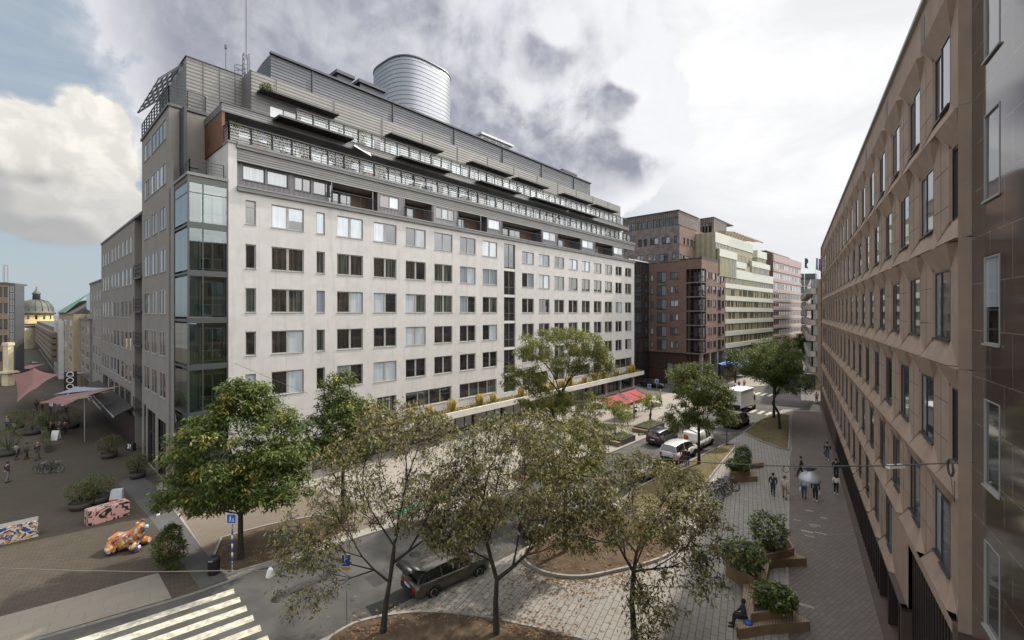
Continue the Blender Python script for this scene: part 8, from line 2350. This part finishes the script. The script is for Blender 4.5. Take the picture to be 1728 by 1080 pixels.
mb = MB(); mb.loft([[c + Vector((-.28, -.1, -.06)), c + Vector((.28, -.1, -.02)), c + Vector((.28, .1, -.02)), c + Vector((-.28, .1, -.06))], [c + Vector((-.22, -.07, .05)), c + Vector((.24, -.07, .07)), c + Vector((.24, .07, .07)), c + Vector((-.22, .07, .05))]], 0, smooth=False); mb.build('housing', mat('lamp_white', (.6, .6, .58), .5), t)
mb = MB(); mb.bar(c + Vector((.0, 0, .05)), c + Vector((0, 0, .16)), .05); mb.build('clamp', M_dgrey, t)
for px, rr_, n in ((1327, .13, 3), (1344, .07, 2)):
    mb = MB(); c = at(px, 792, 17.9)
    for k in range(n): mb.tube([(c.x + (rr_ + k * .01) * math.cos(a), c.y + .01 * k, c.z + rr_ * math.sin(a)) for a in [2 * math.pi * q / 14 for q in range(15)]], .007, 4)
    o = mb.build('wire_coil', M_trim); tag(o, 'wire loop hanging on the span wire, ' + ('the larger one' if rr_ > .1 else 'the smaller one') + ' left of the dome lamp', 'wire coil')
wire('pale wire crossing low in front of the plaza to the small hanging lamp', [at(-40, 957, 17), at(100, 962, 18), at(250, 965, 19), at(455, 962, 20.5), FW.W(FW.X(395), -.02, FW.Z(395, 612))][:4], .012, mat('pale_wire', (.16, .14, .115), .6))
c = at(456, 963, 20.5); t = thing('street_lamp', 'white cone lamp hanging over the road by the tree bed', 'lamp', c, 0)
mb = MB(); mb.lathe([(.19, -.26), (.18, -.2), (.12, .05), (.06, .14), (0, .16)], 16, c=c); mb.lathe([(.18, -.255), (0, -.25)], 16, c=c); mb.build('shade', mat('lamp_white', (.6, .6, .58), .5), t)
mb = MB(); mb.bar(c + Vector((0, 0, .14)), c + Vector((0, 0, .36)), .03); mb.build('hanger', M_steel, t)
wire('thin dark wire from the white facade to the trees at lower left', [FW.W(FW.X(396), -.03, FW.Z(396, 613)), at(460, 640, 33), at(520, 664, 31)], .014)
wire('thin dark wire from the upper stair strip towards the locust tree', [FW.W(FW.X(772), -.03, FW.Z(772, 594)), at(830, 606, 48), at(900, 622, 42)], .014)

# life on the terraces: potted plants, a stretched pale cloth, boxes
for i, (px, py, y, z, r, h, lab) in enumerate(((610, 0, 2.0, Z9, .8, 1.5, 'bushy green plant on the top terrace above the brown balcony deck'), (449, 0, 3.2, 34.6, .5, .7, 'plant hanging at the left end of the topmost sunshade'), (396, 0, .5, Z8 + 1.0, .55, .7, 'reddish plant at the left corner of the lower terrace railing'), (586, 0, .6, Z8 + .3, .6, 1.0, 'green plant on the lower terrace beside the pale cloth'), (430, 0, .7, Z8, .4, 1.3, 'slim plant left on the lower terrace'), (470, 0, .8, Z8, .45, 1.2, 'leafy plant on the lower terrace under the brown deck'), (512, 0, .7, Z8, .4, 1.3, 'dark plant mid lower terrace under the brown deck'), (640, 0, .7, Z8, .4, 1.2, 'small plant right of the pale cloth on the lower terrace'))):
    b_ = FW.W(FW.X(px, y), y, z)
    shrub('terrace_plant', lab, b_, r, h, [L_loc, L_green, L_brown], [.6, .3, .35 if i == 2 else .05], 300 + i, 260, (.2, .08), group='plants on the roof terraces', pots=None if i in (1, 2) else (r * .6, .35, M_pdark))
c4 = [FW.W(FW.X(px, y), y, FW.Z(px, py, y)) for px, py, y in ((597, 246, .3), (627, 264, .3), (624, 256, 1.6), (600, 243, 1.6))]
mb = MB(); cc = sum(c4, Vector()) / 4
for k in range(4): mb.poly((c4[k], c4[(k + 1) % 4], cc - Vector((0, 0, .15))))
o = mb.build('shade_cloth', mat('pale_mauve_cloth', (.5, .44, .46), .9)); tag(o, 'pale mauve cloth stretched over the lower terrace railing', 'shade cloth')
rr = random.Random(12)
for k in range(26):
    x = rr.uniform(1, 26); s = rr.uniform(.25, .6); p = FW.W(x, rr.uniform(.5, 1.6), Z8)
    kind = k % 3
    t = thing('terrace_box' if kind else 'terrace_chair', ['pale folding chair among the clutter of the lower terrace', 'coloured storage box among the clutter of the lower terrace', 'low wooden crate among the clutter of the lower terrace'][kind], ['chair', 'box', 'crate'][kind], p, rr.random(), ['chairs on the lower terrace', 'boxes on the lower terrace', 'crates on the lower terrace'][kind]); Mt = worldm(t)
    mb = MB(Mt)
    if kind == 0:
        mb.box(-.22, .22, -.22, .22, .42, .46); mb.build('seat', M_white, t); mb = MB(Mt); mb.box(-.22, .22, .2, .23, .46, .95); mb.build('backrest', M_white, t); mb = MB(Mt)
        for a in (-.2, .2):
            for c in (-.2, .2): mb.bar((a, c, 0), (a, c, .43), .03)
        mb.build('legs', M_steel, t)
    else:
        mb.loft([[(-s, -.25, 0), (s, -.25, 0), (s, .25, 0), (-s, .25, 0)], [(-s * 1.04, -.26, .55), (s * 1.04, -.26, .55), (s * 1.04, .26, .55), (-s * 1.04, .26, .55)]], 0, smooth=False); mb.build('box', mat('box_colour_' + 'abcd'[k % 4], [(.35, .10, .08), (.5, .47, .42), (.12, .2, .3), (.4, .28, .12)][k % 4], .7), t)
        mb = MB(Mt); mb.box(-s * 1.07, s * 1.07, -.28, .28, .55, .6); mb.build('lid', M_slabedge, t)
# manhole covers, drains and darker repair patches in the road
M_iron = mat('cast_iron', (.045, .042, .04), .6, metal=.4, var=.3, vscale=8)
for px, py in ((470, 1010), (700, 935), (1010, 800), (1090, 770), (1185, 720), (1225, 705)):
    c = gp(px, py, .006); mb = MB(); mb.lathe([(.34, 0), (.34, .004), (0, .004)], 18, c=c); tag(mb.build('manhole_cover', M_iron), kind='structure')
mb = MB(); rr = random.Random(31)
for px, py, L, w in ((520, 985, 3.2, .7), (860, 890, 5.0, .9), (1060, 780, 4.0, .8), (640, 975, 1.2, 1.2)):
    c = gp(px, py, .0045); d = rd * L / 2; e = rp * w / 2
    mb.poly((c - d - e, c + d - e, c + d + e, c - d + e))
tag(mb.build('road_patch', mat('fresh_asphalt', (.045, .044, .044), .9, var=.3, vscale=1.2)), kind='structure')
